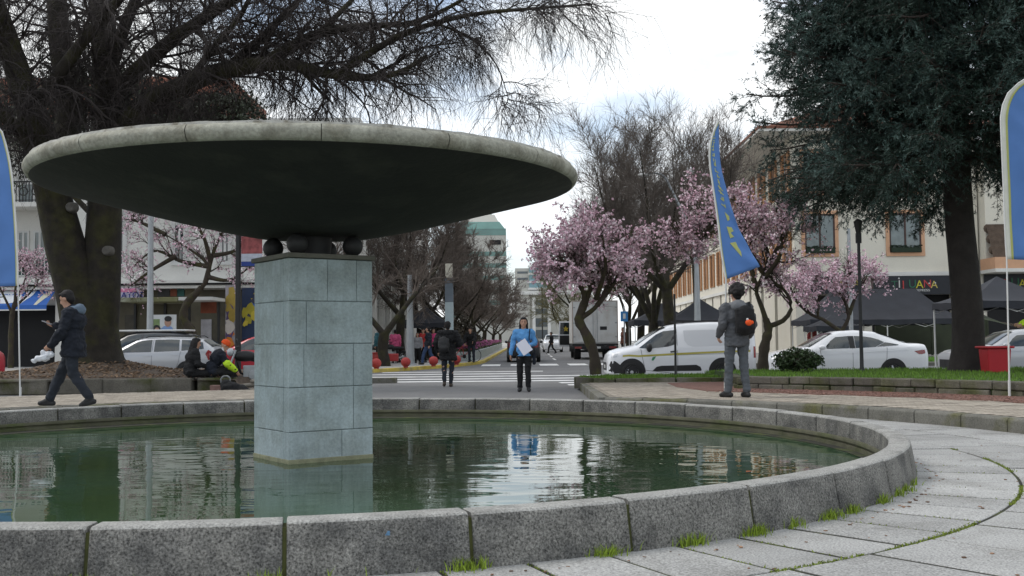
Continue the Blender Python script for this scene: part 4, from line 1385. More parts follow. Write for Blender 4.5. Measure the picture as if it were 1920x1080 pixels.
# windows of the front: peach surrounds, curtained panes, planter under each
for (xc, w) in ((17.98, 1.75), (22.95, 1.85)):
    for z in (6.08, 9.7):
        window(cb, xc - 16.5, z, w, 2.3, 0, frame=mat('dark_frame', (0.06, 0.03, 0.025), .5, .1), pane=M_gcurt, trim=.2, trim_m=M_peach)
        if z < 7:
            q = MB(); q.bb(xc - w / 2 + .05, xc + w / 2 - .05, YB - .22, YB - .06, z + .02, z + .28)
            for k in range(60):
                q.box((random.uniform(xc - w / 2, xc + w / 2), YB - .14, z + .3 + random.uniform(-.03, .12)), (.12, .02, .07), rz=random.uniform(0, 3), rx=random.uniform(-.7, .7))
            part(q, 'window_box', mat('planter_green', (0.02, 0.035, 0.02), .8, .3), cb)
# street side: tall orange shutters in pairs
A = Matrix.Rotation(R(-90) + math.atan(SK) * 0 - math.atan(SK), 4, 'Z')
y = YB + 1.7
k = 0
while y < YB + 64:
    for z, h in ((5.55, 2.75), (9.75, 2.5)):
        M = Matrix.Translation((sx(y) - X0, y - YB, 0)) @ A
        fr = window(cb, 0, z, 1.0, h, 0, frame=M_orange, pane=M_dark if k % 3 else M_gcurt, fw=.07, M=M)
        for s in (-1, 1):
            q = MB(); q.bb(s * .80 - .27, s * .80 + .27, -.1, -.02, z, z + h)
            for j in range(9):
                q.bb(s * .80 - .22, s * .80 + .22, -.118, -.1, z + .1 + j * h / 9.3, z + .06 + (j + .8) * h / 9.3)
            q.v = [tuple(M @ Vector(p)) for p in q.v]
            q.build('shutter', M_orange, fr)
    y += 3.3; k += 1
# roof: soffit, gutter board, tiled hip
OX, OY = 2.25, 1.3
e0, e1, e2, e3 = (X0 - OX, YB - OY), (X1 + .2, YB - OY), (X1 + SK * LEN, YB + LEN), (sx(YB + LEN) - OX, YB + LEN)
m = MB()
m.slab([e0, e1, e2, e3], 13.05, 13.2)
part(m, 'soffit', M_bwall, cb)
m = MB()
rz_ = 16.2
r0, r1 = ((X0 + X1) / 2 - .5, YB + 5), ((X0 + X1) / 2 + 1.2, YB + LEN - 3)
V8 = [(*e0, 13.2), (*e1, 13.2), (*e2, 13.2), (*e3, 13.2), (*r0, rz_), (*r1, rz_), (X1 + .2, YB + 5, rz_)]
m.add(V8, [(0, 1, 6, 4), (0, 4, 5, 3), (4, 6, 2, 5), (3, 5, 2)])
m.slab([(e0[0] - .05, e0[1] - .05), (e1[0], e1[1] - .05), (e1[0], e1[1] + .1), (e0[0] + .1, e0[1] + .1), (e3[0] + .1, e3[1]), (e3[0] - .05, e3[1])], 13.203, 13.36)
part(m, 'roof', M_rooft, cb)
def tijuana(root, x, y, z, s):
    cols = [(0.03, 0.12, 0.07), (0.62, 0.62, 0.58), (0.5, 0.05, 0.05), (0.03, 0.14, 0.08), (0.55, 0.5, 0.04), (0.5, 0.06, 0.06), (0.55, 0.45, 0.12)]
    w = [.52, .3, .5, .56, .56, .58, .56]
    xx = 0
    l = Vector(root.location)
    for i, c in enumerate('TIJUANA'):
        text(c, s * random.uniform(.95, 1.15), mat(f'sign_ink_{"abcdefg"[i]}', cols[i], .6, .05), (x + xx * s - l.x, y - l.y, z + (.06 if i % 2 else 0) * s - l.z), parent=root, align='LEFT', name='letter', depth=.012)
        xx += w[i] * 1.22
    text('EXPRESS', s * .3, M_pole, (x + s * 2.15 - l.x, y - l.y, z - .3 * s - l.z), parent=root, align='LEFT', name='small_lettering', sx=1.3)
def sign(label, x0, x1, y, z0, z1, tx, s, dots=()):
    r = empty('shop_sign', label, 'sign', ((x0 + x1) / 2, y, z0))
    q = MB(); q.bb(x0, x1, y, y + .12, z0, z1); part(q, 'sign_board', mat('sign_black', (0.014, 0.016, 0.022), .5, .2), r)
    if s: tijuana(r, tx, y - .015, z0 + .36, s)
    for (dx, dz) in dots:
        q = MB(); q.ell((dx, y - .02, dz), (.05, .05, .05), 8, 6); part(q, 'dot', M_pole, r)
    return r
sign('long black shop sign with multicoloured letters on the cream building, left of the spruce trunk', 20.95, 25.7, YB - .32, 3.62, 4.7, 21.95, .62, ((24.15, 4.25), (24.5, 4.27), (22.4, 4.55)))
sign('black shop sign half hidden by the small pink tree behind the white saloon car', 17.1, 20.05, YB - .3, 3.7, 4.68, 17.5, .6)

# ---- neighbour with the peach balcony band
nb_ = empty('neighbour_building', 'cream building with a peach balcony band and brown tiles, beyond the spruce trunk', 'building', (27.3, 61, 0))
m = MB(); m.bb(27.3, 60, 61.2, 80, 5.6, 12.5); m.bb(27.3, 60, 62.0, 80, -.3, 5.597)
part(m, 'wall', M_cream, nb_)
m = MB(); m.bb(27.25, 60, 60.0, 61.9, 4.98, 5.62)
part(m, 'balcony_band', M_peach, nb_)
m = MB(); m.bb(27.25, 60, 59.96, 61.95, 4.78, 4.977)
part(m, 'band_edge', M_bwall, nb_)
m = MB()
for r_ in range(5):
    for k in range(24):
        xx = 27.4 + k * .5 + (r_ % 2) * .25
        m.lathe([(0.0, -.06), (.25, -.02), (.26, 0)], (xx, 61.12 - r_ * .14, 7.35 - r_ * .32), 10, 'Y')
m.add([(27.3, 61.15, 7.6), (40, 61.15, 7.6), (40, 60.3, 5.62), (27.3, 60.3, 5.62)], [(0, 1, 2, 3)])
part(m, 'tile_apron', mat('brown_tile', (0.1, 0.07, 0.05), .85, .3, 3), nb_)
m = MB(); m.bb(27.6, 59, 61.95, 61.99, 0, 3.6)
part(m, 'shopfront', M_dark, nb_)
m = MB(); m.bb(27.3, 60, 59.9, 61.2, 12.5, 12.7); m.add([(27, 59.6, 12.7), (60, 59.6, 12.7), (60, 70, 15.5), (27, 70, 15.5)], [(0, 1, 2, 3)])
part(m, 'roof', M_rooft, nb_)
for xc in (31, 36, 41, 46):
    window(nb_, xc - 27.3, 8.4, 1.8, 2.1, .2, frame=M_orange, pane=M_gcurt, trim=.2, trim_m=M_peach)
sign('black shop sign with multicoloured letters under the peach balcony band, right of the spruce trunk', 27.4, 36, 61.75, 3.62, 4.74, 27.8, .68)

# ---- white building on the left: shops below, balconies above
YL = 52.0
K = YL / F
def xl(px): return (px - 960) * K
def zl(py, px=200): return 1.1 + (648 - py) * K
wb = empty('white_building', 'white flat building on the left with balconies, street shops and a grey awning edge', 'building', (-18, YL, 0))
m = MB()
m.bb(xl(118), -7.4, YL, YL + 16, 4.1, 12.2)
m.bb(-46, xl(118), YL + 1.6, YL + 16, 4.1, 12.2)
m.bb(-46, -7.42, YL + .5, YL + 15.9, -.2, 4.097)
m.bb(-7.6, -7.3, YL + 17, YL + 40, -.2, 10.5)
part(m, 'wall', M_bwall, wb)
m = MB()
m.bb(-46, -7.2, YL - .45, YL + .4, 4.1, 4.24); m.bb(-46, -7.2, YL - .3, YL + .4, 3.86, 4.0)
part(m, 'cornice', M_bwall, wb)
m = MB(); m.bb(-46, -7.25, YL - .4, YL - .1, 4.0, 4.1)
part(m, 'shadow_gap', M_dark, wb)  # near-black bar between the mouldings, shade put in as colour
for z in (4.24, 7.95, 11.4):
    m = MB(); m.bb(-46, xl(118) - .02, YL - .05, YL + 1.6, z, z + .22)
    sl = part(m, 'balcony', M_bwall, wb)
    if z < 11:
        q = MB()
        q.bb(-46, xl(118) - .05, YL + .0, YL + .06, z + 1.2, z + 1.27); q.bb(-46, xl(118) - .05, YL + .01, YL + .05, z + .3, z + .34)
        xx = -45.9
        while xx < xl(118):
            q.bb(xx, xx + .03, YL + .01, YL + .05, z + .22, z + 1.2); xx += .16
        if z > 5:
            xx = -45
            while xx < xl(118) - .5:
                q.lathe([(.2, -.02), (.23, 0), (.2, .02), (.17, 0), (.2, -.02)], (xx, YL + .02, z + .75), 14, 'Y'); xx += .62
        ql = part(q, 'railing', M_pole if z < 5 else M_black, wb)
        if z < 5:
            q = MB(); xx = -45.8
            while xx < xl(112):
                q.bb(xx, xx + 1.35, YL + .07, YL + .09, z + .3, z + 1.18)
                for b_ in range(3):
                    q.lathe([(.2, -.03), (.24, -.01), (.2, .0)], (xx + .25 + b_ * .43, YL + .06, z + .75), 14, 'Y')
                xx += 1.5
            part(q, 'green_panel', mat('green_glazed_panel', (0.012, 0.055, 0.05), .35, .3, 3), wb)
m = MB(); m.bb(xl(104), xl(118), YL - .06, YL + .5, -.1, 4.0); part(m, 'pier', M_bwall, wb)
m = MB(); m.bb(xl(104), xl(117), YL - .02, YL + 1.6, 4.24, 12.2); part(m, 'pier', M_bwall, wb)
for px0, px1, y0, y1, rec in ((30, 52, 424, 470, 1), (60, 84, 424, 470, 1), (-60, -10, 424, 470, 1), (30, 90, 330, 372, 1), (214, 232, 398, 498, 0), (324, 346, 420, 494, 0), (412, 430, 420, 494, 0), (560, 590, 420, 494, 0), (640, 664, 420, 494, 0)):
    xa, xb = xl(px0), xl(px1)
    if rec:
        xa, xb = xa * 1.03, xb * 1.03
    window(wb, (xa + xb) / 2 + 18, zl(y1), xb - xa, (y1 - y0) * K, 1.6 if rec else 0, frame=M_pole, pane=M_gcurt if rec else M_glass, trim=0 if rec else .12, trim_m=M_pole)
q = MB(); q.bb(xl(110), xl(122), YL + .3, YL + .75, 8.25, 8.85); q.lathe([(.0, -.02), (.2, -.015), (.2, 0)], (xl(116), YL + .3, 8.55), 14, 'Y')
part(q, 'air_conditioner', M_bwall, wb)
# street side pilasters and shop glass
for k, y in enumerate((YL + .2, YL + 3.6, YL + 7, YL + 10.4, YL + 13.8)):
    m = MB(); m.bb(-7.4, -7.15, y, y + .7, .0, 11.8); part(m, 'pilaster', M_bwall, wb)
for y in (YL + 2.2, YL + 5.6, YL + 9, YL + 12.4):
    for z in (4.9, 8.2):
        M = Matrix.Translation((10.6, y - YL, 0)) @ Matrix.Rotation(R(90), 4, 'Z')
        window(wb, 0, z, 1.1, 2.0, 0, frame=M_grey, pane=M_glass, M=M)
# ground floor shops
m = MB(); m.bb(-27, xl(103), YL + .44, YL + .49, -.1, 3.1)
part(m, 'shop_opening', M_dark, wb)
m = MB(); m.bb(xl(120), -7.5, YL + .42, YL + .49, -.1, 3.8)
part(m, 'shop_wall', mat('olive_panel', (0.085, 0.075, 0.05), .8, .25, 1.5, stain=(0.05, 0.045, 0.035), stain_scale=1.0), wb)
for i, (a, b_, c, d, colr) in enumerate(((290, 312, 538, 556, (.05, .05, .05)), (314, 326, 538, 556, (.2, .06, .03)), (327, 340, 538, 556, (.03, .1, .09)), (342, 360, 538, 556, (.12, .1, .06)), (372, 392, 600, 640, (.3, .29, .3)), (228, 262, 590, 650, (.045, .04, .03)))):
    q = MB(); q.bb(xl(a), xl(b_), YL + .38, YL + .415, zl(d), zl(c)); part(q, 'shop_panel', mat(f'panel_{"abcdef"[i]}', colr, .7, .3, 3), wb)
# blue and white awning
aw = empty('awning', 'blue awning with white swirls over the open shop front on the left', 'awning', (xl(40), YL - .6, 3))
m = MB()
za, zb = zl(537), zl(572)
NA = 40
def awp(x, t, off=0): return (x, YL + .3 - t * 1.35 - off * .8, za - (za - zb) * (t ** 1.15) + off * .3)
xs_ = np.linspace(-27, xl(104), NA + 1)
for t0, t1 in ((0, .33), (.33, .66), (.66, 1)):
    for i in range(NA):
        m.add([awp(xs_[i], t0), awp(xs_[i + 1], t0), awp(xs_[i + 1], t1), awp(xs_[i], t1)], [(0, 1, 2, 3)])
for i in range(NA):
    a, b_ = awp(xs_[i], 1), awp(xs_[i + 1], 1)
    m.add([a, b_, (b_[0], b_[1], b_[2] - .2), (a[0], a[1], a[2] - .2)], [(0, 1, 2, 3)])
part(m, 'canopy', mat('awning_blue', (0.03, 0.12, 0.42), .7, .1), aw, smooth=40)
def aw_patch(poly, m_, name, off=.012):
    q = MB(); q.add([awp(x, t, off) for x, t in poly], [tuple(range(len(poly)))]); return part(q, name, m_, aw)
def swoosh(c0, c1, w, n=14, flip=1):
    up = [(c0 + (c1 - c0) * (i / n) ** .8, i / n) for i in range(n + 1)]
    dn = [(x + w * (1 - .6 * abs(2 * t - 1)), t) for x, t in up[::-1]]
    return up + dn
M_aww = mat('awning_white', (0.7, 0.72, 0.75), .7, .05)
def ell2(cx, rx, ct, rt, n=22): return [(cx + rx * math.cos(2 * math.pi * i / n), ct + rt * math.sin(2 * math.pi * i / n)) for i in range(n)]
aw_patch(ell2(xl(22), 1.15, .5, .42), M_aww, 'white_oval')
aw_patch(swoosh(xl(66), xl(48), .3), M_aww, 'white_swoosh'); aw_patch(swoosh(xl(92), xl(80), .35), mat('awning_cream', (0.6, 0.58, 0.45), .7, .05), 'white_swoosh')
M_awb = mat('awning_ink', (0.03, 0.11, 0.4), .7, .05)
tx_ = text('OCYOS', .42, M_awb, (xl(24) - aw.location.x, YL - .45 - aw.location.y, zl(560) - 3), rot=(R(62), 0, 0), depth=.005, name='lettering', parent=aw)
m = MB(); m.bb(-27, xl(104), YL - 1.11, YL - 1.06, zb - .26, zb - .2)
part(m, 'front_bar', M_pole, aw)

cs = empty('shop_banner', 'white shop banner with blue capital letters and a pink top edge beside the tree trunk', 'sign', (xl(244), YL - .5, 3))
m = MB(); m.cur = 0; m.bb(xl(216), xl(267), YL - .52, YL - .46, zl(563), zl(541)); m.bb(xl(216), xl(229), YL - .52, YL - .46, zl(576), zl(563) - .002)
part(m, 'cloth', mat('banner_lilac', (0.5, 0.48, 0.6), .7, .15, 3), cs)
m = MB(); m.bb(xl(222), xl(262), YL - .535, YL - .524, zl(549), zl(542)); part(m, 'pink_strip', mat('banner_pink', (0.6, 0.2, 0.33), .7, .3, 8), cs)
text('CRATOS', .42, mat('navy_ink', (0.03, 0.04, 0.22), .6, .05), (xl(244) - cs.location.x, -.06, zl(560) - 3), parent=cs)

# bus shelter with the poster
YS = 46.5; KS = YS / F
def xs2(px): return (px - 960) * KS
def zs2(py): return 1.1 + (648 - py) * KS
sh = empty('bus_shelter', 'street shelter with a mossy flat roof and dark posts in front of the white building', 'shelter', (xs2(325), YS, 0))
m = MB(); m.bb(xs2(240), xs2(345), YS - 1.0, YS + 1, zs2(568), zs2(560)); 
part(m, 'roof', mat('mossy_roof', (0.2, 0.2, 0.1), .9, .3, 1.5, stain=(0.42, 0.44, 0.36), stain_scale=.9), sh, bevel=.02)
m = MB(); m.bb(xs2(348), xs2(410), YS - 1.05, YS + 1, zs2(566), zs2(560)); part(m, 'roof_edge', M_pole, sh)
m = MB()
for px in (243, 300, 346, 402): m.bb(xs2(px) - .05, xs2(px) + .05, YS + .6, YS + .7, -.05, zs2(567))
part(m, 'post', M_black, sh)
m = MB(); m.bb(xs2(243), xs2(346), YS + .72, YS + .76, .1, zs2(570)); part(m, 'back_panel', mat('olive_back', (0.1, 0.09, 0.06), .8, .25, 1.2), sh)
m = MB(); m.bb(xs2(368), xs2(398), YS + .6, YS + .66, zs2(588), zs2(567)); part(m, 'rust_sign', mat('rust_red', (0.18, 0.05, 0.025), .8, .3, 3), sh)
po = empty('poster', 'advertising poster of a smiling man in a blue shirt beside a child', 'poster', (xs2(315), YS - .9, zs2(634)))
m = MB(); m.bb(xs2(288), xs2(342), YS - .9, YS - .84, zs2(635), zs2(592)); part(m, 'board', mat('poster_white', (0.62, 0.64, 0.64), .5, .05), po)
def flat(poly, m_, name, y, par):
    q = MB(); q.prism(poly, .004, Matrix.Translation((0, y, 0)) @ Matrix.Rotation(R(90), 4, 'X')); return part(q, name, m_, par)
def el(cx, cy, rx, ry, n=20): return [(xs2(cx) + rx * KS * math.cos(2 * math.pi * i / n), zs2(cy) + ry * KS * math.sin(2 * math.pi * i / n)) for i in range(n)]
def rc(a, b_, c, d): return [(xs2(a), zs2(d)), (xs2(b_), zs2(d)), (xs2(b_), zs2(c)), (xs2(a), zs2(c))]
yp = YS - .905
MS = mat('printed_skin', (0.42, 0.25, 0.18), .6, .08)
flat(rc(288.5, 295, 593, 616), mat('print_orange', (0.6, 0.13, 0.04), .6, .05), 'orange_strip', yp, po)
flat(rc(288.5, 295, 617, 634), mat('print_blue', (0.05, 0.2, 0.42), .6, .05), 'blue_strip', yp, po)
flat(rc(296, 312, 600, 622), mat('print_green', (0.2, 0.28, 0.12), .6, .3, 4), 'green_patch', yp, po)
flat([(xs2(312), zs2(628)), (xs2(313), zs2(618)), (xs2(320), zs2(613)), (xs2(328), zs2(612)), (xs2(335), zs2(615)), (xs2(340), zs2(628))], mat('print_shirt', (0.22, 0.34, 0.6), .6, .1), 'man_shirt', yp - .005, po)
flat(el(327, 606, 6.2, 8.5), MS, 'man_face', yp - .01, po)
flat(el(327.4, 599.6, 6.8, 5.2), M_black, 'man_hair', yp - .015, po)
flat(el(306.5, 619, 7.2, 8.5), M_black, 'child_hair', yp - .005, po)
flat(el(307, 622, 5, 6.5), MS, 'child_face', yp - .01, po)
flat(rc(303, 313, 629, 634), mat('print_red', (0.6, 0.06, 0.06), .6, .05), 'child_top', yp - .015, po)
# mural panels
def mural(label, a, b_, c, d, Y, seed, cols):
    g = random.Random(seed); k = Y / F
    r = empty('mural_panel', label, 'mural', ((a + b_ - 1920) / 2 * k, Y, 0))
    x0, x1, z0, z1 = (a - 960) * k, (b_ - 960) * k, 1.1 + (647 - d) * k, 1.1 + (647 - c) * k
    q = MB(); q.bb(x0, x1, Y, Y + .1, -.1, z1); part(q, 'panel', mat('mural_ground_' + 'ab'[seed % 2], cols[0], .7, .2, 3), r)
    for i in range(16):
        cx, cz, s = g.uniform(x0 + .15, x1 - .15), g.uniform(z0, z1 - .2), g.uniform(.08, .3)
        pl = []
        for j in range(9):
            aa = 2 * math.pi * j / 9; rr_ = s * g.uniform(.5, 1.2)
            pl.append((min(max(cx + rr_ * math.cos(aa), x0 + .01), x1 - .01), min(max(cz + rr_ * math.sin(aa) * 1.3, .1), z1 - .02)))
        q = MB(); q.prism(pl, .003, Matrix.Translation((0, Y - .004 - i * .003, 0)) @ Matrix.Rotation(R(90), 4, 'X'))
        ci = g.randrange(1, len(cols)); part(q, 'paint_patch', mat('mural_ink_' + 'abcdefghij'[(seed % 2) * 5 + ci], cols[ci], .7, .2, 3), r)
mural('painted panel in orange, white and purple beside the dark lamp post', 422, 443, 536, 650, 47.6, 2, [(.3, .28, .3), (.6, .2, .03), (.55, .5, .45), (.1, .07, .16), (.35, .25, .05)])
mural('painted panel in blue and yellow just left of the fountain pillar', 453, 505, 541, 650, 48.4, 3, [(.02, .035, .08), (.35, .3, .03), (.03, .12, .42), (.5, .4, .05), (.05, .05, .08)])

# far pale tower with a stepped green glass cap
tw_ = empty('office_tower', 'pale far office tower with green glass bands and a stepped pyramid top', 'building', (-8.5, 300, 0))
M_tw = mat('tower_render', (0.5, 0.49, 0.44), .8, .06, .1); M_tg = mat('tower_glass', (0.1, 0.22, 0.19), .2, .2, .2, spec=.8)
m = MB(); m.bb(-16.5, -1.6, 300, 314, 0, 33.0); part(m, 'wall', M_tw, tw_)
m = MB()
for z in (8, 11.5, 15, 18.5, 22, 25.3, 31.2): m.bb(-16.55, -1.55, 299.9, 314.1, z, z + (1.3 if z < 31 else 1.9))
part(m, 'glass_band', M_tg, tw_)
m = MB(); m.box((-4.6, 299.9, 29.2), (3.2, .3, 1.3)); part(m, 'dark_opening', M_dark, tw_)
for i, (s, z, h) in enumerate(((14.4, 33.0, 2.2), (10.8, 35.2, 2.2), (7.0, 37.4, 2.4))):
    m = MB(); m.box((-9.05, 307, z + h / 2), (s, s, h), taper=.78); part(m, 'roof_step', M_tg if i % 2 == 0 else M_tw, tw_)
# columned far building closing the street
fb = empty('far_building', 'pale far building with glazed bay and tall white columns closing the street', 'building', (7, 255, 0))
KB = 255 / F
def xb_(px): return (px - 960) * KB
def zb_(py): return 1.1 + (640 - py) * KB
m = MB(); m.bb(xb_(966), xb_(993), 255, 268, 0, zb_(502)); m.bb(xb_(993), xb_(1090), 256, 268, 0, zb_(548)); m.bb(xb_(1030), xb_(1075), 257, 267, zb_(548), zb_(518)); part(m, 'wall', M_tw, fb)
m = MB(); m.bb(xb_(992.5), xb_(1030), 254.5, 266, zb_(541), zb_(497)); part(m, 'glass_bay', mat('blue_glass', (0.16, 0.3, 0.34), .2, .25, .3, spec=.8), fb)
m = MB()
for y in (541, 528, 513, 499): m.bb(xb_(990), xb_(1033), 254.3, 254.49, zb_(y) - .25, zb_(y) + .25)
m.bb(xb_(966), xb_(1090), 254.4, 255.9, zb_(552), zb_(545))
part(m, 'slab_edge', M_bwall, fb)
m = MB(); m.bb(xb_(925), xb_(966), 256, 268, 0, zb_(598)); part(m, 'wing', M_tw, fb)
for px in (1000.5, 1029): m = MB(); m.bb(xb_(px) - .35, xb_(px) + .35, 253.6, 254.35, 0, zb_(558)); part(m, 'column', M_bwall, fb)
for a, b_ in ((562, 572), (578, 588), (596, 612), (618, 634)): m = MB(); m.bb(xb_(1004), xb_(1026), 255.9, 255.95, zb_(b_), zb_(a)); part(m, 'window_band', mat('far_glass', (0.12, 0.14, 0.15), .3, .2, .2), fb)
for a in (508, 520): m = MB(); m.bb(xb_(970), xb_(990), 254.9, 254.96, zb_(a + 4), zb_(a)); part(m, 'window_band', mat('far_glass', (0.12, 0.14, 0.15), .3, .2, .2), fb)
m = MB(); m.bb(xb_(1013) - .15, xb_(1013) + .15, 240, 240.3, 0, zb_(545)); 
tag(m.build('flag_pole', M_black), 'thin dark pole standing in front of the columned far building', 'pole')

# brick block behind everything on the left, seen through the elm
bk = empty('brick_building', 'reddish block of flats showing between the limbs of the old bare tree', 'building', (-34, 90, 0))
m = MB(); m.bb(-50, -24, 90, 104, 0, 24); part(m, 'wall', mat('brick_red', (0.3, 0.13, 0.09), .9, .15, 1.0), bk)
for i in range(5):
    for j in range(5):
        window(bk, -13 + i * 5, 5 + j * 3.7, 2, 1.8, 0, frame=M_pole, pane=M_glass)

# ================================================================== tents
def gazebo(label, cx, cy, w, d, ze, zp, ridge=0.0, z0=None, group='black market gazebos', rz=0.0):
    z0 = gz(cy) + .13 if z0 is None else z0
    r = empty('gazebo', label, 'gazebo', (cx, cy, z0), rz, group)
    ze -= z0; zp -= z0
    m = MB()
    n, k = 24, 8
    ring = []
    per = []
    for s in range(4):
        c = [(-1, -1), (1, -1), (1, 1), (-1, 1)]
        a, b = c[s], c[(s + 1) % 4]
        for i in range(n // 4 * 2):
            t = i / (n // 4 * 2)
            per.append((a[0] + (b[0] - a[0]) * t, a[1] + (b[1] - a[1]) * t))
    N = len(per)
    vs = []
    for j in range(k + 1):
        t = j / k
        for (u, v) in per:
            x = u * w / 2 * (1 - t) + max(-ridge, min(ridge, u * w / 2)) * t
            y = v * d / 2 * (1 - t)
            corner = abs(u) * abs(v)
            z = ze + (zp - ze) * (t ** 1.35) - .05 * (1 - corner) * (1 - t) * (1 + math.sin(u * 9 + v * 7) * .3)
            vs.append((x, y, z))
    fs = [(j * N + i, j * N + (i + 1) % N, (j + 1) * N + (i + 1) % N, (j + 1) * N + i) for j in range(k) for i in range(N)]
    m.add(vs, fs)
    rc_ = m.build('canopy', M_tent, r, smooth=40)
    m = MB()
    vs = []
    for j in range(3):
        for i, (u, v) in enumerate(per):
            wv = .012 * math.sin(i * 2.1) * j
            vs.append((u * (w / 2 + wv), v * (d / 2 + wv), ze - .05 * (1 - abs(u) * abs(v)) - .13 * j - (.03 * math.sin(i * 1.3) if j == 2 else 0)))
    m.add(vs, [(j * N + i, j * N + (i + 1) % N, (j + 1) * N + (i + 1) % N, (j + 1) * N + i) for j in range(2) for i in range(N)])
    m.build('valance', M_tent, r, smooth=40)
    nx_ = [-1, 1] if w < 5 else [-1, 0, 1]
    for u in nx_:
        for v in (-1, 1):
            q = MB(); q.bb(u * (w / 2 - .06) - .025, u * (w / 2 - .06) + .025, v * (d / 2 - .06) - .025, v * (d / 2 - .06) + .025, 0, ze - .06)
            q.bb(u * (w / 2 - .06) - .07, u * (w / 2 - .06) + .07, v * (d / 2 - .06) - .07, v * (d / 2 - .06) + .07, 0, .015)
            q.build('leg', M_pole, r)
    m = MB()
    for v in (-1, 1):
        nsc = 4 if w < 5 else 8
        for i in range(nsc):
            x0_, x1_ = -w / 2 + .06 + (w - .12) * i / nsc, -w / 2 + .06 + (w - .12) * (i + 1) / nsc
            za_, zb2 = ze - .12, ze - .42
            m.tube([(x0_, v * (d / 2 - .07), za_ if i % 2 else zb2), (x1_, v * (d / 2 - .07), zb2 if i % 2 else za_)], .014, 5)
    m.build('truss', M_pole, r)
    return r
gazebo('long black gazebo with a ridge, behind the white saloon car', 19.2, 56.5, 7.9, 3.8, 2.1, 3.72, 2.2)
gazebo('black gazebo with a single peak behind the red bin, right of the spruce trunk', 18.3, 40.2, 3.7, 3.2, 2.45, 3.4, 0, z0=gz(40))
gazebo('black gazebo above the roof of the white van, nearest the pale lamp pole', 8.95, 51, 3.4, 3.0, 2.05, 3.1)
gazebo('black gazebo partly hidden by the thick mossy tree trunk, left of the van roof', 8.2, 58.5, 3.4, 3.0, 2.2, 3.15)
gazebo('black gazebo on the left pavement behind the walking people', -4.85, 59.5, 2.7, 2.7, 2.2, 3.15)
gazebo('low black gazebo at the left end of the long gazebo', 16.0, 53.5, 2.2, 2.4, 1.75, 2.3)
# dark netting hung behind the long gazebo and the sagging tarpaulin beside the single one
m = MB()
m.bb(20.2, 26.4, 59.3, 59.36, .2, 2.1)
for x in (20.2, 23.3, 26.4): m.bb(x - .04, x + .04, 59.26, 59.4, .1, 2.2)
tag(m.build('netting_screen', mat('dark_netting', (0.035, 0.042, 0.025), .9, .35, 1.2)), 'dark greenish netting screen hung behind the long black gazebo', 'screen')
m = MB()
N1, N2 = 14, 8
vs = []
for j in range(N2 + 1):
    for i in range(N1 + 1):
        u, v = i / N1, j / N2
        x, y = 16.9 + 5.5 * u, 38.6 + 1.8 * v
        z = 2.0 - 1.25 * u ** .8 - .22 * math.sin(math.pi * u) * (1 - v) + .5 * v * u
        vs.append((x, y, z))
m.add(vs, [(j * (N1 + 1) + i, j * (N1 + 1) + i + 1, (j + 1) * (N1 + 1) + i + 1, (j + 1) * (N1 + 1) + i) for j in range(N2) for i in range(N1)])
o = m.build('tarpaulin', mat('dark_plastic', (0.03, 0.033, 0.04), .25, .2, 1.0, .4, 3, spec=.6), smooth=60)
tag(o, 'sagging dark plastic tarpaulin stretched beside the single peaked gazebo', 'tarpaulin')

# ================================================================== posts, lamps, balls
def post(name, label, cat, px, py0, D, zb, h, r0, r1, m_, extra=None, n=10):
    p = P(px, py0, D)
    r = empty(name, label, cat, (p.x, D, zb))
    q = MB(); q.lathe([(0, 0), (r0 * 1.5, 0), (r0 * 1.5, .06), (r0 * 1.1, .1), (r0, .5 * min(h, 1)), (r1, h), (0, h + .003)], n=n)
    q.build('pole', m_, r, smooth=40)
    return r
lp = post('lamp_post', 'black lamp post on the lawn in front of the white saloon car', 'lamp post', 1616, 690, 23.0, .38, 2.95, .04, .034, M_black)
q = MB(); q.bb(-.05, .05, -.05, .05, 2.78, 3.0); q.lathe([(.04, 2.95), (.09, 3.2), (.1, 3.25), (.04, 3.3), (0, 3.31)], n=12); q.build('lamp_head', M_black, lp, smooth=30)
post('metal_post', 'thin black metal post in the grass bed in front of the white van', 'post', 1267, 700, 25.4, .2, 2.0, .028, .024, M_black)
lp = post('lamp_post', 'dark lamp post with a yellow band and a hanging banner, left of the fountain pillar', 'lamp post', 446, 690, 27.6, 0, 5.2, .085, .06, M_black)
q = MB(); q.lathe([(.069, 2.58), (.069, 2.72)], n=12); q.build('yellow_band', M_yellow, lp)
q = MB(); q.tube([(0, 0, 3.92), (.62, 0, 3.92)], .015, 6); q.tube([(0, 0, 3.12), (.62, 0, 3.12)], .015, 6); q.build('bracket', M_black, lp)
bn = empty('street_banner', 'red and white street banner with a blue foot hanging from the dark lamp post', 'banner', (lp.location.x + .05, 27.6, 3.15))
q = MB(); q.bb(.03, .57, -.01, .01, .3, .75); q.build('red_print', mat('banner_red', (0.3, 0.08, 0.08), .7, .6, 7), bn)
q = MB(); q.bb(.03, .57, -.01, .01, .1, .297); q.build('white_print', mat('banner_white', (0.5, 0.52, 0.6), .7, .2, 8), bn)
q = MB(); q.bb(.03, .57, -.01, .01, -.02, .097); q.build('blue_foot', mat('banner_navy', (0.03, 0.06, 0.25), .7, .1), bn)
post('street_pole', 'tall pale grey pole beside the poster shelter, seen through the sparse pink tree', 'pole', 281, 660, 41.5, 0, 6.5, .14, .1, M_grey)
post('street_pole', 'pale grey pole standing between the motorcycles and the left gazebo', 'pole', 769, 660, 49.5, .05, 4.2, .2, .1, M_grey)
cl_ = post('column_lamp', 'tall square column lamp with a cream top, grey middle and pale blue shaft', 'lamp post', 843, 670, 50.5, .05, .1, .2, .2, M_grey)
q = MB(); q.bb(-.19, .19, -.19, .19, .05, 2.95); q.build('shaft', mat('pale_blue_paint', (0.4, 0.48, 0.5), .6, .1), cl_)
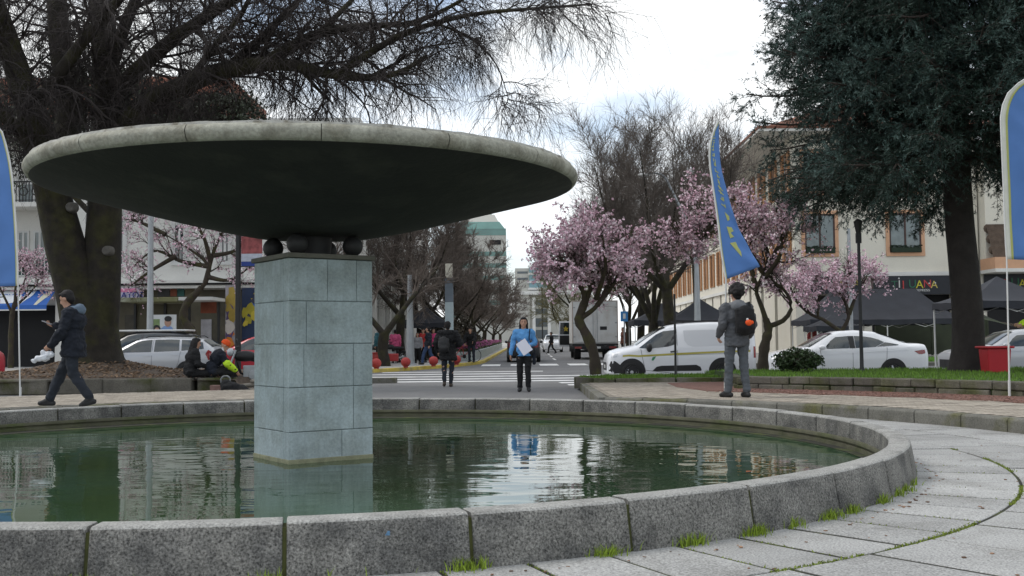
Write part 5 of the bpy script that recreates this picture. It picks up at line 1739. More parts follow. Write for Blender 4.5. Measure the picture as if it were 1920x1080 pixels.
q = MB(); q.bb(-.19, .19, -.19, .19, 2.953, 4.1); q.build('middle', mat('slate_paint', (0.14, 0.17, 0.2), .6, .1), cl_)
q = MB(); q.bb(-.17, .17, -.17, .17, 4.103, 4.78); q.build('diffuser', mat('cream_diffuser', (0.6, 0.56, 0.46), .5, .05), cl_)
sl_ = post('street_lamp', 'grey street lamp with a long curved arm reaching left above the pink trees', 'street lamp', 1309, 660, 45.5, .05, 4.2, .17, .1, M_grey)
q = MB(); q.tube([(0, 0, 4.15), (-.12, 0, 5.2), (-.5, 0, 6.4), (-1.25, 0, 8.0), (-1.45, 0, 8.18), (-1.75, 0, 8.24), (-2.05, 0, 8.2)], [.1, .08, .06, .05, .045, .04, .04], 8); q.build('arm', M_grey, sl_, smooth=60)
q = MB(); q.ell((-2.2, 0, 8.16), (.26, .12, .08), 12, 8); q.build('lamp_head', M_pole, sl_, smooth=60)
post('street_pole', 'slim grey pole between the cream building and the black gazebo by the van', 'pole', 1597, 660, 44.0, .05, 5.6, .1, .07, M_grey)
bx = post('traffic_sign', 'small blue traffic sign on a thin post beside the white truck', 'sign', 1171, 640, 58, .1, 2.9, .04, .04, M_grey)
q = MB(); q.bb(-.2, .2, -.05, -.02, 2.05, 2.6); q.build('sign_plate', mat('sign_blue', (0.04, 0.2, 0.45), .5, .1), bx)
q = MB(); q.bb(-.07, .07, -.056, -.051, 2.2, 2.48); q.build('pictogram', M_pole, bx)

M_redb = mat('red_concrete', (0.36, 0.035, 0.03), .6, .25, 4, grain=.1, gscale=30, stain=(0.25, 0.06, 0.05), stain_scale=4)
BALL = [(708, 690, 43.0, 'red concrete ball nearest the fountain pillar on the left kerb'), (763, 686.5, 44.6, 'second red concrete ball from the fountain pillar'),
        (815, 685, 46.2, 'red concrete ball just left of the man in the long black jacket'), (858, 683, 48.4, 'red concrete ball just right of the man in the long black jacket')]
for px, py, D, lab in BALL:
    p = P(px, py, D); z = gz(D) + .13
    q = MB()
    q.ell((0, 0, .24), (.205, .205, .2), 24, 14); q.lathe([(.1, 0), (.1, .06)], n=14)
    o = q.build('bollard_ball', M_redb, smooth=60); o.location = (p.x - .05, D, z)
    tag(o, lab, 'bollard', 'red ball bollards on the kerb')

# flower bed along the median kerb
fbx = empty('flower_bed', 'long pale concrete flower bed filled with pink flowers along the kerb', 'planter', (-2.2, 56, 0))
m = MB()
bed = [(-2.95, 55.5, .62), (-2.05, 55.5, .62), (-1.75, 66, .62), (-1.55, 85, .62), (-1.15, 118, .62), (-2.3, 118, .62)]
bmx = [(x, y) for x, y, _ in bed]
vs = [(x, y, gz(y) - .05) for x, y in bmx] + [(x, y, gz(y) + .62) for x, y in bmx]
m.add(vs, [(5, 4, 3, 2, 1, 0), (6, 7, 8, 9, 10, 11)] + [(i, (i + 1) % 6, (i + 1) % 6 + 6, i + 6) for i in range(6)])
part(m, 'trough', mat('pale_trough', (0.33, 0.37, 0.36), .8, .2, 1.5), fbx)
fp = []
gg = np.random.default_rng(77)
while len(fp) < 7000:
    y = 55.6 + 62 * gg.random() ** 1.7; x = gg.uniform(-2.9, -1.2)
    if x < -2.05 + (y - 55.5) * .0145 - .05: fp.append((x, y, gz(y) + .62 + gg.uniform(0, .38)))
fp = np.array(fp)
Vf, Ff = flowers(gg, fp, .16, 1)
hi = (fp[:, 2] - np.array([gz(y) for y in fp[:, 1]]) > .78) & (gg.random(len(fp)) < .8)
o = fast_mesh('flowers', Vf - np.array(fbx.location), Ff, [mat('flower_leaf', (0.06, 0.07, 0.03), .7, 0, island=.4), mat('magenta_flower', (0.4, 0.12, 0.26), .7, 0, island=.3)], fbx, False, hi.astype(np.int32))
# dark shrubs between bed and trees
leafy('hedge', 'dark brown shrubs growing between the flower bed and the left row of trees', 'hedge', (-4.2, 70, gz(70)), [((0, -6, 1.0), (1.2, 6, 1.4), .45), ((0.4, 10, 1.2), (1.3, 12, 1.6), .55)], 9000, .2, mat('brown_leaf', (0.055, 0.045, 0.03), .8, 0, island=.4), M_bark, [([(0, -6, 0), (0, -6, .4), (.1, -6, .8)], .05, .02), ([(0, 8, 0), (0, 8, .4), (.1, 8, .8)], .05, .02)], 5)

# ================================================================== feather flags
M_flag = mat('flag_blue', (0.08, 0.19, 0.46), .75, .12, 1.5, sheen=.2)
M_hem = mat('flag_hem', (0.62, 0.62, 0.55), .75, .1); M_lime = mat('flag_yellow', (0.4, 0.42, 0.14), .75, .1)
def feather(label, base, pole_pts, right_pts, marks, hem=.07, seed=0, pole_r=.014):
    """pole_pts and right_pts run from the foot of the cloth to its tip: the two edges in space."""
    r = empty('feather_flag', label, 'flag', base, 0, 'blue feather flags')
    b = Vector(base)
    n, k = 40, 14
    Lp = resample([Vector(p) - b for p in pole_pts], n + 1); Rp = resample([Vector(p) - b for p in right_pts], n + 1)
    def S(i, t, off=0.0):
        a, c = Lp[i], Rp[i]
        w = np.linalg.norm(c - a)
        p = a + (c - a) * t
        rip = .05 * w * math.sin(i * .32 + t * 4.2 + seed) * t + .03 * w * math.sin(i * .9 + t * 8 + seed * 2) * t
        return (p[0], p[1] + rip + off, p[2])
    def patch(name, t0, t1, m_, off, kk):
        vs, fs = [], []
        for i in range(n + 1):
            for j in range(kk + 1):
                vs.append(S(i, t0 + (t1 - t0) * j / kk, off))
        for i in range(n):
            for j in range(kk):
                q = i * (kk + 1) + j
                fs.append((q, q + 1, q + kk + 2, q + kk + 1))
        mm_ = MB(); mm_.add(vs, fs)
        o = mm_.build(name, m_, r, smooth=180)
        sd = o.modifiers.new('cloth', 'SOLIDIFY'); sd.thickness = .003; sd.offset = 0
        return o
    cl = patch('cloth', 0.0, 1.0, M_flag, 0, k)
    def band(name, ta, tb, m_, off):
        """A strip of constant width along the pole edge."""
        vs, fs = [], []
        for i in range(n + 1):
            w = max(np.linalg.norm(Rp[i] - Lp[i]), .02)
            for j in range(3):
                vs.append(S(i, min(1, (ta + (tb - ta) * j / 2) / w), off))
        for i in range(n):
            for j in range(2):
                q = i * 3 + j
                fs.append((q, q + 1, q + 4, q + 3))
        mm_ = MB(); mm_.add(vs, fs)
        o = mm_.build(name, m_, r, smooth=180)
        sd = o.modifiers.new('cloth', 'SOLIDIFY'); sd.thickness = .003; sd.offset = 0
    band('hem', 0, hem, M_hem, -.006); band('edge_stripe', hem, hem * 1.4 + .006, M_lime, -.006)
    for poly in marks:
        q = MB()
        vs = []
        for (u, t) in poly:       # u along the flag, t across
            f = u * n; i = int(min(f, n - 1)); fr = f - i
            a, c = np.array(S(i, t, -.009)), np.array(S(i + 1, t, -.009))
            vs.append(tuple(a + (c - a) * fr))
        q.add(vs, [tuple(range(len(poly)))])
        o = q.build('emblem', M_lime, r)
        sd = o.modifiers.new('cloth', 'SOLIDIFY'); sd.thickness = .002
    q = MB()
    pl = [Vector((0, 0, 0)) , (Vector(Lp[0])) * .5, Vector(Lp[0])] + [Vector(Lp[i]) for i in range(4, n + 1, 4)]
    q.tube(pl, [pole_r * 1.2, pole_r * 1.1] + [pole_r] * (len(pl) - 2), 8)
    q.cyl((0, 0, -.03), (0, 0, .25), pole_r * 1.9, pole_r * 1.7, 8)
    q.build('pole', M_pole, r, smooth=60)
    return r
def glyphs(seed, u0, u1, t, n, hw, hl):
    """Small strokes in a column, like the letters seen too small to read."""
    g = random.Random(seed); out = []
    for i in range(n):
        u = u0 + (u1 - u0) * (i + .5) / n; tt = t(u) if callable(t) else t
        for k in range(g.randint(2, 3)):
            a = u + g.uniform(-.25, .25) * (u1 - u0) / n; b_ = tt + g.uniform(-.6, .6) * hw
            du, dt = (hl * .5, hw * .22) if g.random() < .5 else (hl * .16, hw * .8)
            out.append([(a - du, b_ - dt), (a + du, b_ - dt), (a + du, b_ + dt), (a - du, b_ + dt)])
    return out
DF = 17.4
fl_base = P(1364, 742, DF)
def sp(q, D=DF): return [P(x, y, D) for x, y in q]
feather('curved blue feather flag with yellow marks rising behind the man in grey', (fl_base.x - .03, DF, .17),
        sp([(1361, 524), (1352, 470), (1344, 400), (1336, 345), (1330, 300), (1333, 262), (1346, 228)]),
        sp([(1424, 500), (1404, 462), (1382, 420), (1366, 370), (1352, 310), (1348, 262), (1347.5, 229)]),
        glyphs(4, .40, .90, lambda u: .55 - .45 * (u - .4), 15, .13, .022) +
        [[(.105, .62), (.20, .36), (.205, .60), (.17, .62), (.14, .66)], [(.225, .42), (.285, .38), (.29, .62), (.27, .66), (.255, .5), (.235, .6)], [(.32, .5), (.37, .46), (.36, .68), (.335, .64)]], hem=.013, seed=1)
DR = 16.7
fr_base = P(1893, 741, DR)
feather('tall blue feather flag with a rounded grey hem at the right edge, behind the mulch', (fr_base.x, DR, .18),
        sp([(1887.5, 486), (1884, 430), (1881, 340), (1877, 250), (1878, 205), (1895, 168), (1935, 140)], DR),
        sp([(1990, 490), (1990, 430), (1990, 340), (1988, 280), (1985, 225), (1975, 175), (1940, 140.5)], DR),
        glyphs(5, .2, .8, .75, 14, .1, .02), hem=.075, seed=3, pole_r=.012)
DLF = 22.4
fl2 = P(38, 745, DLF)
feather('blue feather flag with a yellow right border at the left edge of the square', (fl2.x, DLF, .0),
        sp([(34, 536), (33, 480), (29, 400), (23, 330), (14, 280), (0, 240), (-34, 215)], DLF),
        sp([(-72, 540), (-72, 480), (-74, 400), (-74, 330), (-70, 280), (-58, 235), (-36, 216)], DLF),
        glyphs(6, .15, .85, .42, 16, .07, .02), hem=.03, seed=5)
# ================================================================== vehicles
M_carwhite = mat('car_white', (0.74, 0.75, 0.77), .28, .03, 1.0, spec=.5, coat=.6)
M_carsilver = mat('car_silver', (0.42, 0.43, 0.45), .3, .03, 1.0, metal=.25, coat=.6)
M_carred = mat('car_red', (0.45, 0.03, 0.045), .3, .05, 1.0, coat=.6)
M_cardark = mat('car_dark', (0.03, 0.032, 0.036), .3, .05, 1.0, coat=.6)
M_plast = mat('black_plastic', (0.018, 0.018, 0.019), .55, .15, 5)
M_tyre = mat('tyre_rubber', (0.016, 0.016, 0.016), .85, .2, 8)
M_rim = mat('wheel_rim', (0.42, 0.43, 0.44), .35, .1, 5, metal=.5)
M_cglass = mat('car_glass', (0.022, 0.03, 0.032), .04, .35, 2.2, spec=.9)
M_lampc = mat('lamp_clear', (0.5, 0.52, 0.54), .1, .1, 8, spec=.8)
M_lampr = mat('lamp_red', (0.22, 0.012, 0.012), .15, .15, 8, spec=.8)
M_seam = mat('panel_gap', (0.03, 0.03, 0.032), .8, .1)
M_plate = mat('number_plate', (0.6, 0.6, 0.58), .5, .05)

class Car:
    """A body lofted from cross sections along x (front at +x), with panels laid on its flanks."""
    def __init__(self, root, st, paint):
        self.root, self.st, self.paint = root, st, paint
        m = MB()
        n = 46
        xs = np.array([s[0] for s in st])[::-1]
        def col(k): return np.array([s[k] for s in st])[::-1]
        self.f = [lambda x, k=k: float(np.interp(x, xs, col(k))) for k in range(6)]
        X = np.linspace(xs[0], xs[-1], n)
        X = np.unique(np.concatenate([X, xs]))
        secs = [self.sec(x) for x in X]
        vs, q = [], 0
        for x, s in zip(X, secs):
            pts = [(x, -y, z) for y, z in s] + [(x, y, z) for y, z in s[::-1]]
            q = len(pts); vs += pts
        fs = [(i * q + j, (i + 1) * q + j, (i + 1) * q + (j + 1) % q, i * q + (j + 1) % q) for i in range(len(X) - 1) for j in range(q)]
        fs += [tuple(range(q)), tuple((len(X) - 1) * q + j for j in range(q))[::-1]]
        m.add(vs, fs)
        self.body = m.build('body', paint, root, smooth=38)
    def sec(self, x):
        w, zl, zb, zt, wt = [self.f[k](x) for k in range(1, 6)]
        h = zt - zb
        return [(0, zl), (w * .86, zl), (w * .965, zl + .05), (w * .985, zl + (zb - zl) * .3), (w, zl + (zb - zl) * .62), (w * .985, zb - .06), (w * .962, zb),
                (w * .962 + (wt - w * .962) * .55, zb + h * .52), (wt, zt - min(.07, h * .3)), (wt - .06, zt - min(.02, h * .1)), (wt * .62, zt + .012), (0, zt + .02)]
    def y(self, x, z):
        s = self.sec(x)[1:9]
        zz = [p[1] for p in s]; yy = [p[0] for p in s]
        return float(np.interp(z, zz, yy))
    def panel(self, name, poly, m_, off=.006, sides=(-1, 1), parent=None, dens=.12):
        """Polygon (x, z) laid on the flank; subdivided so that it follows the body."""
        out = None
        for sd in sides:
            bm = bmesh.new()
            vs = [bm.verts.new((x, 0, z)) for x, z in poly]
            bm.faces.new(vs)
            bmesh.ops.triangulate(bm, faces=bm.faces[:])
            for _ in range(5):
                es = [e for e in bm.edges if e.calc_length() > dens]
                if not es: break
                bmesh.ops.subdivide_edges(bm, edges=es, cuts=1)
                bmesh.ops.triangulate(bm, faces=[f for f in bm.faces if len(f.verts) > 3])
            for v in bm.verts:
                v.co.y = sd * (self.y(v.co.x, v.co.z) + off)
            bmesh.ops.recalc_face_normals(bm, faces=bm.faces)
            for f in bm.faces:
                if f.normal.y * sd < 0: f.normal_flip()
            me = bpy.data.meshes.new(name); bm.to_mesh(me); bm.free()
            me.materials.append(m_); me.shade_smooth()
            o = bpy.data.objects.new(name, me); COL.objects.link(o); o.parent = parent or self.root
            out = o
        return out
    def line(self, name, pts, m_, r=.005, off=.002, sides=(-1, 1), parent=None):
        for sd in sides:
            q = MB()
            P_ = []
            for i in range(len(pts) - 1):
                for t in np.linspace(0, 1, 7)[:-1 if i < len(pts) - 2 else None]:
                    x, z = pts[i][0] + (pts[i + 1][0] - pts[i][0]) * t, pts[i][1] + (pts[i + 1][1] - pts[i][1]) * t
                    P_.append((x, sd * (self.y(x, z) + off), z))
            q.tube(P_, r, 5)
            q.build(name, m_, parent or self.body)
    def screen(self, name, xa, xb, m_=None, inset=.07, off=.008):
        q = MB(); n, k = 8, 6
        vs = []
        for i in range(n + 1):
            x = xa + (xb - xa) * i / n
            w = self.f[5](x) - inset; z = self.f[4](x) + .018
            for j in range(k + 1):
                u = -1 + 2 * j / k
                vs.append((x, w * u, z + off - .015 * abs(u) ** 3))
        q.add(vs, [(i * (k + 1) + j, i * (k + 1) + j + 1, (i + 1) * (k + 1) + j + 1, (i + 1) * (k + 1) + j) for i in range(n) for j in range(k)])
        return q.build(name, m_ or M_cglass, self.root, smooth=180)
    def wheels(self, xf_, xr, r, arch=.075, spokes=5, steel=False):
        for x in (xf_, xr):
            for sd in (-1, 1):
                yo = self.y(x, r + .15)
                pl = [(x + (r + arch) * math.cos(a), max(r + (r + arch) * math.sin(a), self.f[2](x) + .02)) for a in np.linspace(-.35, math.pi + .35, 26)]
                self.panel('wheel_arch', pl, M_plast, .004, (sd,))
                w = empty('wheel', None, None, (x, sd * (yo - .075), r)); w.parent = self.root
                q = MB()
                q.lathe([(r * .62, -.1), (r * .9, -.1), (r * .985, -.07), (r, 0), (r * .985, .07), (r * .9, .1), (r * .64, .1), (r * .6, .06)], n=28, axis='Y')
                q.build('tyre', M_tyre, w, smooth=50)
                q = MB()
                fy = sd * .075
                q.lathe([(r * .63, fy * 1.15), (r * .58, fy * .8), (r * .52, fy * .25), (.02, fy * .2)], n=24, axis='Y')
                for s in range(spokes * (2 if steel else 1)):
                    a = 2 * math.pi * s / (spokes * (2 if steel else 1))
                    if steel:
                        q.ell((r * .42 * math.cos(a), fy * .6, r * .42 * math.sin(a)), (.035, .03, .035), 8, 6)
                    else:
                        q.tube([(r * .1 * math.cos(a), fy * .8, r * .1 * math.sin(a)), (r * .58 * math.cos(a + .1), fy * .75, r * .58 * math.sin(a + .1))], [.05, .035], 6)
                q.lathe([(0, fy * 1.0), (r * .16, fy * .95), (r * .17, fy * .6)], n=14, axis='Y')
                q.build('rim', M_rim, w, smooth=40)
    def mirrors(self, x, z, size=(.1, .09, .075), m_=None):
        for sd in (-1, 1):
            q = MB(); y = self.y(x, z)
            q.ell((x, sd * (y + .13), z + .03), size, 12, 8); q.tube([(x + .03, sd * (y - .02), z - .03), (x + .02, sd * (y + .1), z)], .025, 6)
            q.build('mirror', m_ or self.paint, self.root, smooth=60)
    def end_box(self, name, x, y0, y1, z0, z1, m_, t=.03, sides=(-1, 1)):
        for sd in sides:
            q = MB(); q.bb(x - t, x + t, min(sd * y0, sd * y1), max(sd * y0, sd * y1), z0, z1); q.build(name, m_, self.root, bevel=.012)

# ---- the white van (front to the left in the photograph)
def zx(f, ox, gy, s): return lambda pts: [(f * (ox - px) / s, (gy - py) / s) for px, py in pts]
van = empty('delivery_van', 'white delivery van with a yellow stripe parked behind the grass bed', 'van', (0, 0, 0))
st = [(2.2, .60, .34, .64, .70, .52), (2.16, .74, .26, .74, .82, .6), (2.05, .84, .22, .82, .92, .66), (1.8, .9, .2, .88, 1.0, .72), (1.36, .925, .19, .97, 1.09, .76), (1.0, .93, .19, 1.02, 1.34, .72),
      (.62, .93, .19, 1.04, 1.56, .68), (.3, .93, .19, 1.05, 1.68, .675), (-.1, .93, .19, 1.06, 1.74, .69), (-.9, .93, .19, 1.06, 1.775, .71), (-1.75, .93, .2, 1.06, 1.765, .72), (-2.08, .92, .26, 1.06, 1.73, .71), (-2.18, .9, .3, 1.06, 1.66, .69), (-2.2, .86, .34, 1.06, 1.6, .66)]
c = Car(van, st, M_carwhite)
T = zx(1, 957, 854, 417)       # van pixels (zoomed by 6.62) to metres
c.panel('side_window', T([(428, 428), (560, 330), (650, 262), (740, 222), (893, 207), (893, 372), (850, 395), (790, 412), (560, 436)]), M_cglass, .008)
c.panel('load_panel', T([(985, 215), (1500, 208), (1560, 260), (1560, 380), (1500, 405), (1090, 415), (1030, 395), (995, 345)]), mat('van_panel', (0.6, 0.61, 0.63), .35, .04, 1.0), .005)
c.panel('stripe', T([(225, 515), (300, 507), (420, 515), (900, 492), (1500, 470), (1800, 462), (1800, 487), (1500, 492), (900, 516), (420, 538), (300, 530), (225, 535)]), mat('stripe_yellow', (0.45, 0.4, 0.08), .5, .1), .007)
c.panel('side_trim', T([(585, 715), (640, 660), (700, 648), (1130, 640), (1180, 665), (1195, 700), (1190, 715)]), M_plast, .012)
c.panel('emblem', T([(578, 580), (590, 545), (632, 530), (625, 552), (600, 585)]), mat('emblem_green', (0.05, 0.25, 0.12), .5, .1), .009)
c.line('door_gap', T([(450, 440), (470, 560), (500, 700), (880, 745), (902, 745), (902, 200)]), M_seam, .006)
c.line('door_gap', T([(905, 520), (1700, 500)]), M_seam, .004)
c.panel('door_handle', T([(810, 470), (890, 462), (890, 482), (815, 488)]), M_plast, .02)
c.panel('front_bumper', T([(44, 590), (130, 585), (190, 630), (215, 655), (200, 735), (60, 745)]), M_plast, .01)
c.panel('headlight', T([(78, 505), (110, 480), (180, 470), (165, 500), (150, 535), (85, 545)]), M_lampc, .008)
c.panel('tail_light', T([(1840, 420), (1868, 420), (1868, 560), (1840, 560)]), M_lampr, .01)
c.wheels(1.49, -1.19, .31, .1, 5, True)
c.mirrors(.98, 1.0, (.09, .1, .13), M_plast)
c.screen('windscreen', 1.34, .45)
c.end_box('grille', 2.19, 0, .5, .36, .6, M_plast); c.end_box('rear_window', -2.2, .08, .6, 1.1, 1.5, M_cglass, .012); c.end_box('number_plate', 2.215, 0, .26, .42, .53, M_plate, .012, (1,))
q = MB(); q.bb(-1.9, .1, -.5, -.46, 1.79, 1.83); q.bb(-1.9, .1, .46, .5, 1.79, 1.83)
for x in (-1.7, -.1): q.bb(x - .03, x + .03, -.55, .55, 1.77, 1.8)
q.build('roof_bar', M_plast, c.root)
DV = 31.6
pv = P(1140, 700, DV)
van.location = (pv.x + 2.2, DV + .93, gz(DV)); van.rotation_euler = (0, 0, R(180))

# ---- the white saloon
sal = empty('saloon_car', 'white saloon car parked beyond the lawn behind the round bush', 'car', (0, 0, 0))
S_ = zx(1, 885, 723, 378)
st = [(2.22, .55, .3, .62, .68, .48), (2.18, .7, .24, .70, .77, .58), (2.0, .83, .2, .76, .86, .66), (1.7, .875, .18, .82, .92, .72), (1.12, .885, .18, .91, 1.02, .74), (.75, .885, .18, .94, 1.24, .66),
      (.5, .885, .18, .95, 1.38, .6), (.2, .885, .18, .955, 1.45, .57), (-.3, .885, .18, .96, 1.475, .57), (-.8, .885, .18, .98, 1.43, .57), (-1.2, .88, .19, 1.0, 1.29, .6), (-1.6, .87, .2, 1.01, 1.13, .66), (-1.75, .86, .2, 1.0, 1.09, .7),
      (-2.0, .83, .24, .97, 1.09, .7), (-2.15, .78, .3, .93, 1.07, .68), (-2.22, .7, .36, .86, .98, .6)]
c = Car(sal, st, M_carwhite)
c.panel('front_window', S_([(622, 342), (640, 318), (690, 270), (750, 232), (880, 222), (872, 350), (640, 356)]), M_cglass, .008)
c.panel('rear_window', S_([(940, 350), (945, 222), (1040, 226), (1130, 240), (1200, 262), (1255, 290), (1150, 340)]), M_cglass, .008)
c.panel('quarter_window', S_([(1165, 338), (1262, 292), (1330, 302), (1405, 318), (1390, 325)]), M_cglass, .008)
c.panel('window_pillar', S_([(880, 222), (940, 222), (935, 352), (876, 352)]), M_plast, .006)
c.line('door_gap', S_([(560, 370), (575, 470), (590, 640), (900, 650)]), M_seam, .005); c.line('door_gap', S_([(905, 355), (903, 650), (1180, 650), (1200, 560), (1260, 470), (1270, 345)]), M_seam, .005)
c.line('waist_crease', S_([(480, 420), (900, 400), (1500, 375)]), M_carwhite, .007)
c.panel('door_handle', S_([(800, 385), (865, 380), (865, 393), (805, 398)]), M_carwhite, .02); c.panel('door_handle', S_([(1160, 380), (1225, 375), (1225, 388), (1165, 393)]), M_carwhite, .02)
c.panel('tail_light', S_([(1555, 388), (1640, 376), (1715, 372), (1715, 405), (1640, 422), (1605, 420)]), M_lampr, .008)
c.panel('headlight', S_([(60, 440), (100, 415), (175, 425), (150, 455), (70, 470)]), M_lampc, .008)
c.wheels(1.43, -1.18, .315, .065, 5)
c.mirrors(.82, .98, (.11, .09, .07))
c.screen('windscreen', 1.12, .42); c.screen('rear_screen', -.86, -1.62)
c.end_box('grille', 2.2, 0, .42, .34, .6, M_plast); c.end_box('number_plate', -2.21, 0, .25, .62, .74, M_plate, .02, (1,)); c.end_box('tail_light', -2.16, .4, .7, .8, .9, M_lampr, .03)
DS = 29.9
pv = P(1448, 700, DS)
sal.location = (pv.x + 2.22, DS + .88, gz(DS)); sal.rotation_euler = (0, 0, R(180))
s2 = copy_tree(sal); recolor(s2, M_carwhite, M_carsilver)
s2['label'] = 'silver saloon car half hidden behind the spruce trunk and the red bin'
s2.location = (P(1799, 690, 31).x + 2.22, 32.0, gz(31))

# ---- estate car, silver, front to the left, behind the seated pair
est = empty('estate_car', 'silver estate car with roof rails parked behind the two seated people', 'car', (0, 0, 0))
st = [(2.2, .55, .3, .64, .70, .48), (2.15, .72, .24, .74, .80, .58), (1.95, .84, .2, .80, .9, .66), (1.6, .875, .18, .86, .97, .72), (1.22, .885, .18, .92, 1.04, .74), (.85, .885, .18, .95, 1.24, .68), (.5, .885, .18, .96, 1.41, .63), (.15, .885, .18, .965, 1.47, .61),
      (-.5, .885, .18, .98, 1.49, .61), (-1.3, .88, .19, 1.0, 1.46, .62), (-1.75, .87, .2, 1.01, 1.4, .63), (-2.05, .85, .24, 1.0, 1.2, .66), (-2.17, .82, .3, .96, 1.04, .68), (-2.2, .78, .34, .9, .98, .66)]
c = Car(est, st, M_carsilver)
c.panel('front_window', [(1.02, .975), (.9, 1.07), (.55, 1.28), (.3, 1.37), (-.05, 1.405), (-.07, .99)], M_cglass, .008)
c.panel('rear_window', [(-.17, .995), (-.15, 1.405), (-.7, 1.41), (-.98, 1.4), (-1.02, 1.02)], M_cglass, .008)
c.panel('quarter_window', [(-1.1, 1.025), (-1.06, 1.395), (-1.5, 1.37), (-1.78, 1.3), (-1.85, 1.08)], M_cglass, .008)
c.line('door_gap', [(1.08, .95), (1.05, .6), (.95, .3), (-.1, .28), (-.1, 1.42)], M_seam, .005); c.line('door_gap', [(-.1, .28), (-.85, .28), (-1.0, .6), (-1.08, 1.0)], M_seam, .005)
c.panel('door_handle', [(.2, .86), (-.02, .87), (-.02, .835), (.18, .83)], M_carsilver, .02); c.panel('door_handle', [(-.75, .88), (-.97, .89), (-.97, .855), (-.77, .85)], M_carsilver, .02)
c.panel('headlight', [(2.1, .74), (1.95, .8), (1.72, .82), (1.8, .72), (2.08, .65)], M_lampc, .008); c.panel('tail_light', [(-2.0, 1.05), (-2.12, .98), (-2.12, .7), (-2.02, .7), (-1.92, .9)], M_lampr, .01)
c.wheels(1.4, -1.3, .31, .06, 7)
c.mirrors(.95, .97, (.1, .09, .075)); c.screen('windscreen', 1.2, .45); c.screen('rear_screen', -1.78, -2.1)
for sd in (-1, 1):
    q = MB(); q.tube([(.2, sd * .53, 1.47), (.1, sd * .53, 1.53), (-1.5, sd * .53, 1.53), (-1.62, sd * .53, 1.46)], .018, 6); q.build('roof_rail', M_plast, est)
c.end_box('tail_light', -2.18, .5, .78, .72, .95, M_lampr, .03); c.end_box('number_plate', -2.2, 0, .26, .55, .67, M_plate, .02, (1,)); c.end_box('grille', 2.17, 0, .45, .4, .62, M_plast)
DE = 36.2
pv = P(156, 690, DE)
est.location = (pv.x + 2.2, DE + .9, gz(DE)); est.rotation_euler = (0, 0, R(180))
e2 = copy_tree(est); recolor(e2, M_carsilver, M_cardark)
e2['label'] = 'dark estate car with a pale roof rack load seen above the silver estate car'
e2.location = (P(186, 680, 41).x + 2.0, 40.4, gz(40)); e2.scale = (1.0, 1.0, 1.14)
q = MB(); q.bb(-1.7, .9, -.56, .56, 1.5, 1.56); q.build('roof_board', M_pole, e2, bevel=.02)
# car seen from behind at the crossing, behind the woman in blue
e3 = copy_tree(est); recolor(e3, M_carsilver, M_cardark)
e3['label'] = 'dark estate car waiting in the street directly behind the woman in blue'
pv = P(983, 660, 57); e3.location = (pv.x, 59.4, gz(57)); e3.rotation_euler = (0, 0, R(89)); e3.scale = (1, 1.02, 1.1)
q = MB(); q.bb(-1.6, .3, -.52, .52, 1.5, 1.53); q.build('roof_board', M_pole, e3)

# ---- red hatchback
hat = empty('hatchback_car', 'red hatchback car half hidden behind the fountain pillar', 'car', (0, 0, 0))
st = [(1.9, .55, .3, .64, .72, .48), (1.86, .7, .24, .74, .82, .58), (1.7, .8, .2, .82, .92, .66), (1.4, .83, .18, .88, .99, .7), (1.05, .84, .18, .93, 1.06, .71), (.7, .84, .18, .96, 1.28, .64), (.35, .84, .18, .97, 1.44, .59), (0, .84, .18, .98, 1.5, .58),
      (-.8, .84, .18, 1.0, 1.5, .58), (-1.35, .83, .2, 1.02, 1.43, .6), (-1.65, .82, .24, 1.02, 1.26, .62), (-1.85, .8, .3, .98, 1.06, .66), (-1.9, .74, .34, .9, .98, .62)]
c = Car(hat, st, M_carred)
c.panel('front_window', [(.86, .99), (.75, 1.1), (.4, 1.33), (.15, 1.42), (-.18, 1.43), (-.2, 1.0)], M_cglass, .008)
c.panel('rear_window', [(-.3, 1.005), (-.28, 1.43), (-.8, 1.43), (-1.15, 1.38), (-1.3, 1.06), (-1.25, 1.04)], M_cglass, .008)
c.line('door_gap', [(.95, .96), (.9, .6), (.8, .3), (-.24, .28), (-.24, 1.46)], M_seam, .005); c.line('door_gap', [(-.24, .28), (-.75, .28), (-.95, .6), (-1.25, 1.02)], M_seam, .005)
c.panel('door_handle', [(.1, .88), (-.12, .89), (-.12, .855), (.08, .85)], M_carred, .02)
c.panel('headlight', [(1.82, .76), (1.65, .84), (1.4, .86), (1.5, .74), (1.8, .66)], M_lampc, .008); c.panel('tail_light', [(-1.68, 1.12), (-1.84, 1.0), (-1.85, .72), (-1.72, .74)], M_lampr, .01)
c.wheels(1.2, -1.2, .29, .06, 5); c.mirrors(.8, .98); c.screen('windscreen', 1.03, .3); c.screen('rear_screen', -1.4, -1.78)
c.end_box('grille', 1.87, 0, .4, .38, .58, M_plast); c.end_box('number_plate', -1.9, 0, .25, .55, .67, M_plate, .02, (1,))
DH = 39.3
hat.location = (P(384, 690, DH).x + 1.9, DH + .8, gz(DH)); hat.rotation_euler = (0, 0, R(180))
h2 = copy_tree(hat); h2['label'] = 'red hatchback car showing only its tail at the left edge of the street'
h2.location = (P(8, 690, 33).x - 2.65, 33.9, gz(33)); h2.rotation_euler = (0, 0, R(180))
h3 = copy_tree(hat); recolor(h3, M_carred, M_carwhite); h3['label'] = 'white hatchback car coming towards the square far down the street'
h3.location = (P(1036, 648, 92).x, 92, gz(92)); h3.rotation_euler = (0, 0, R(-91))

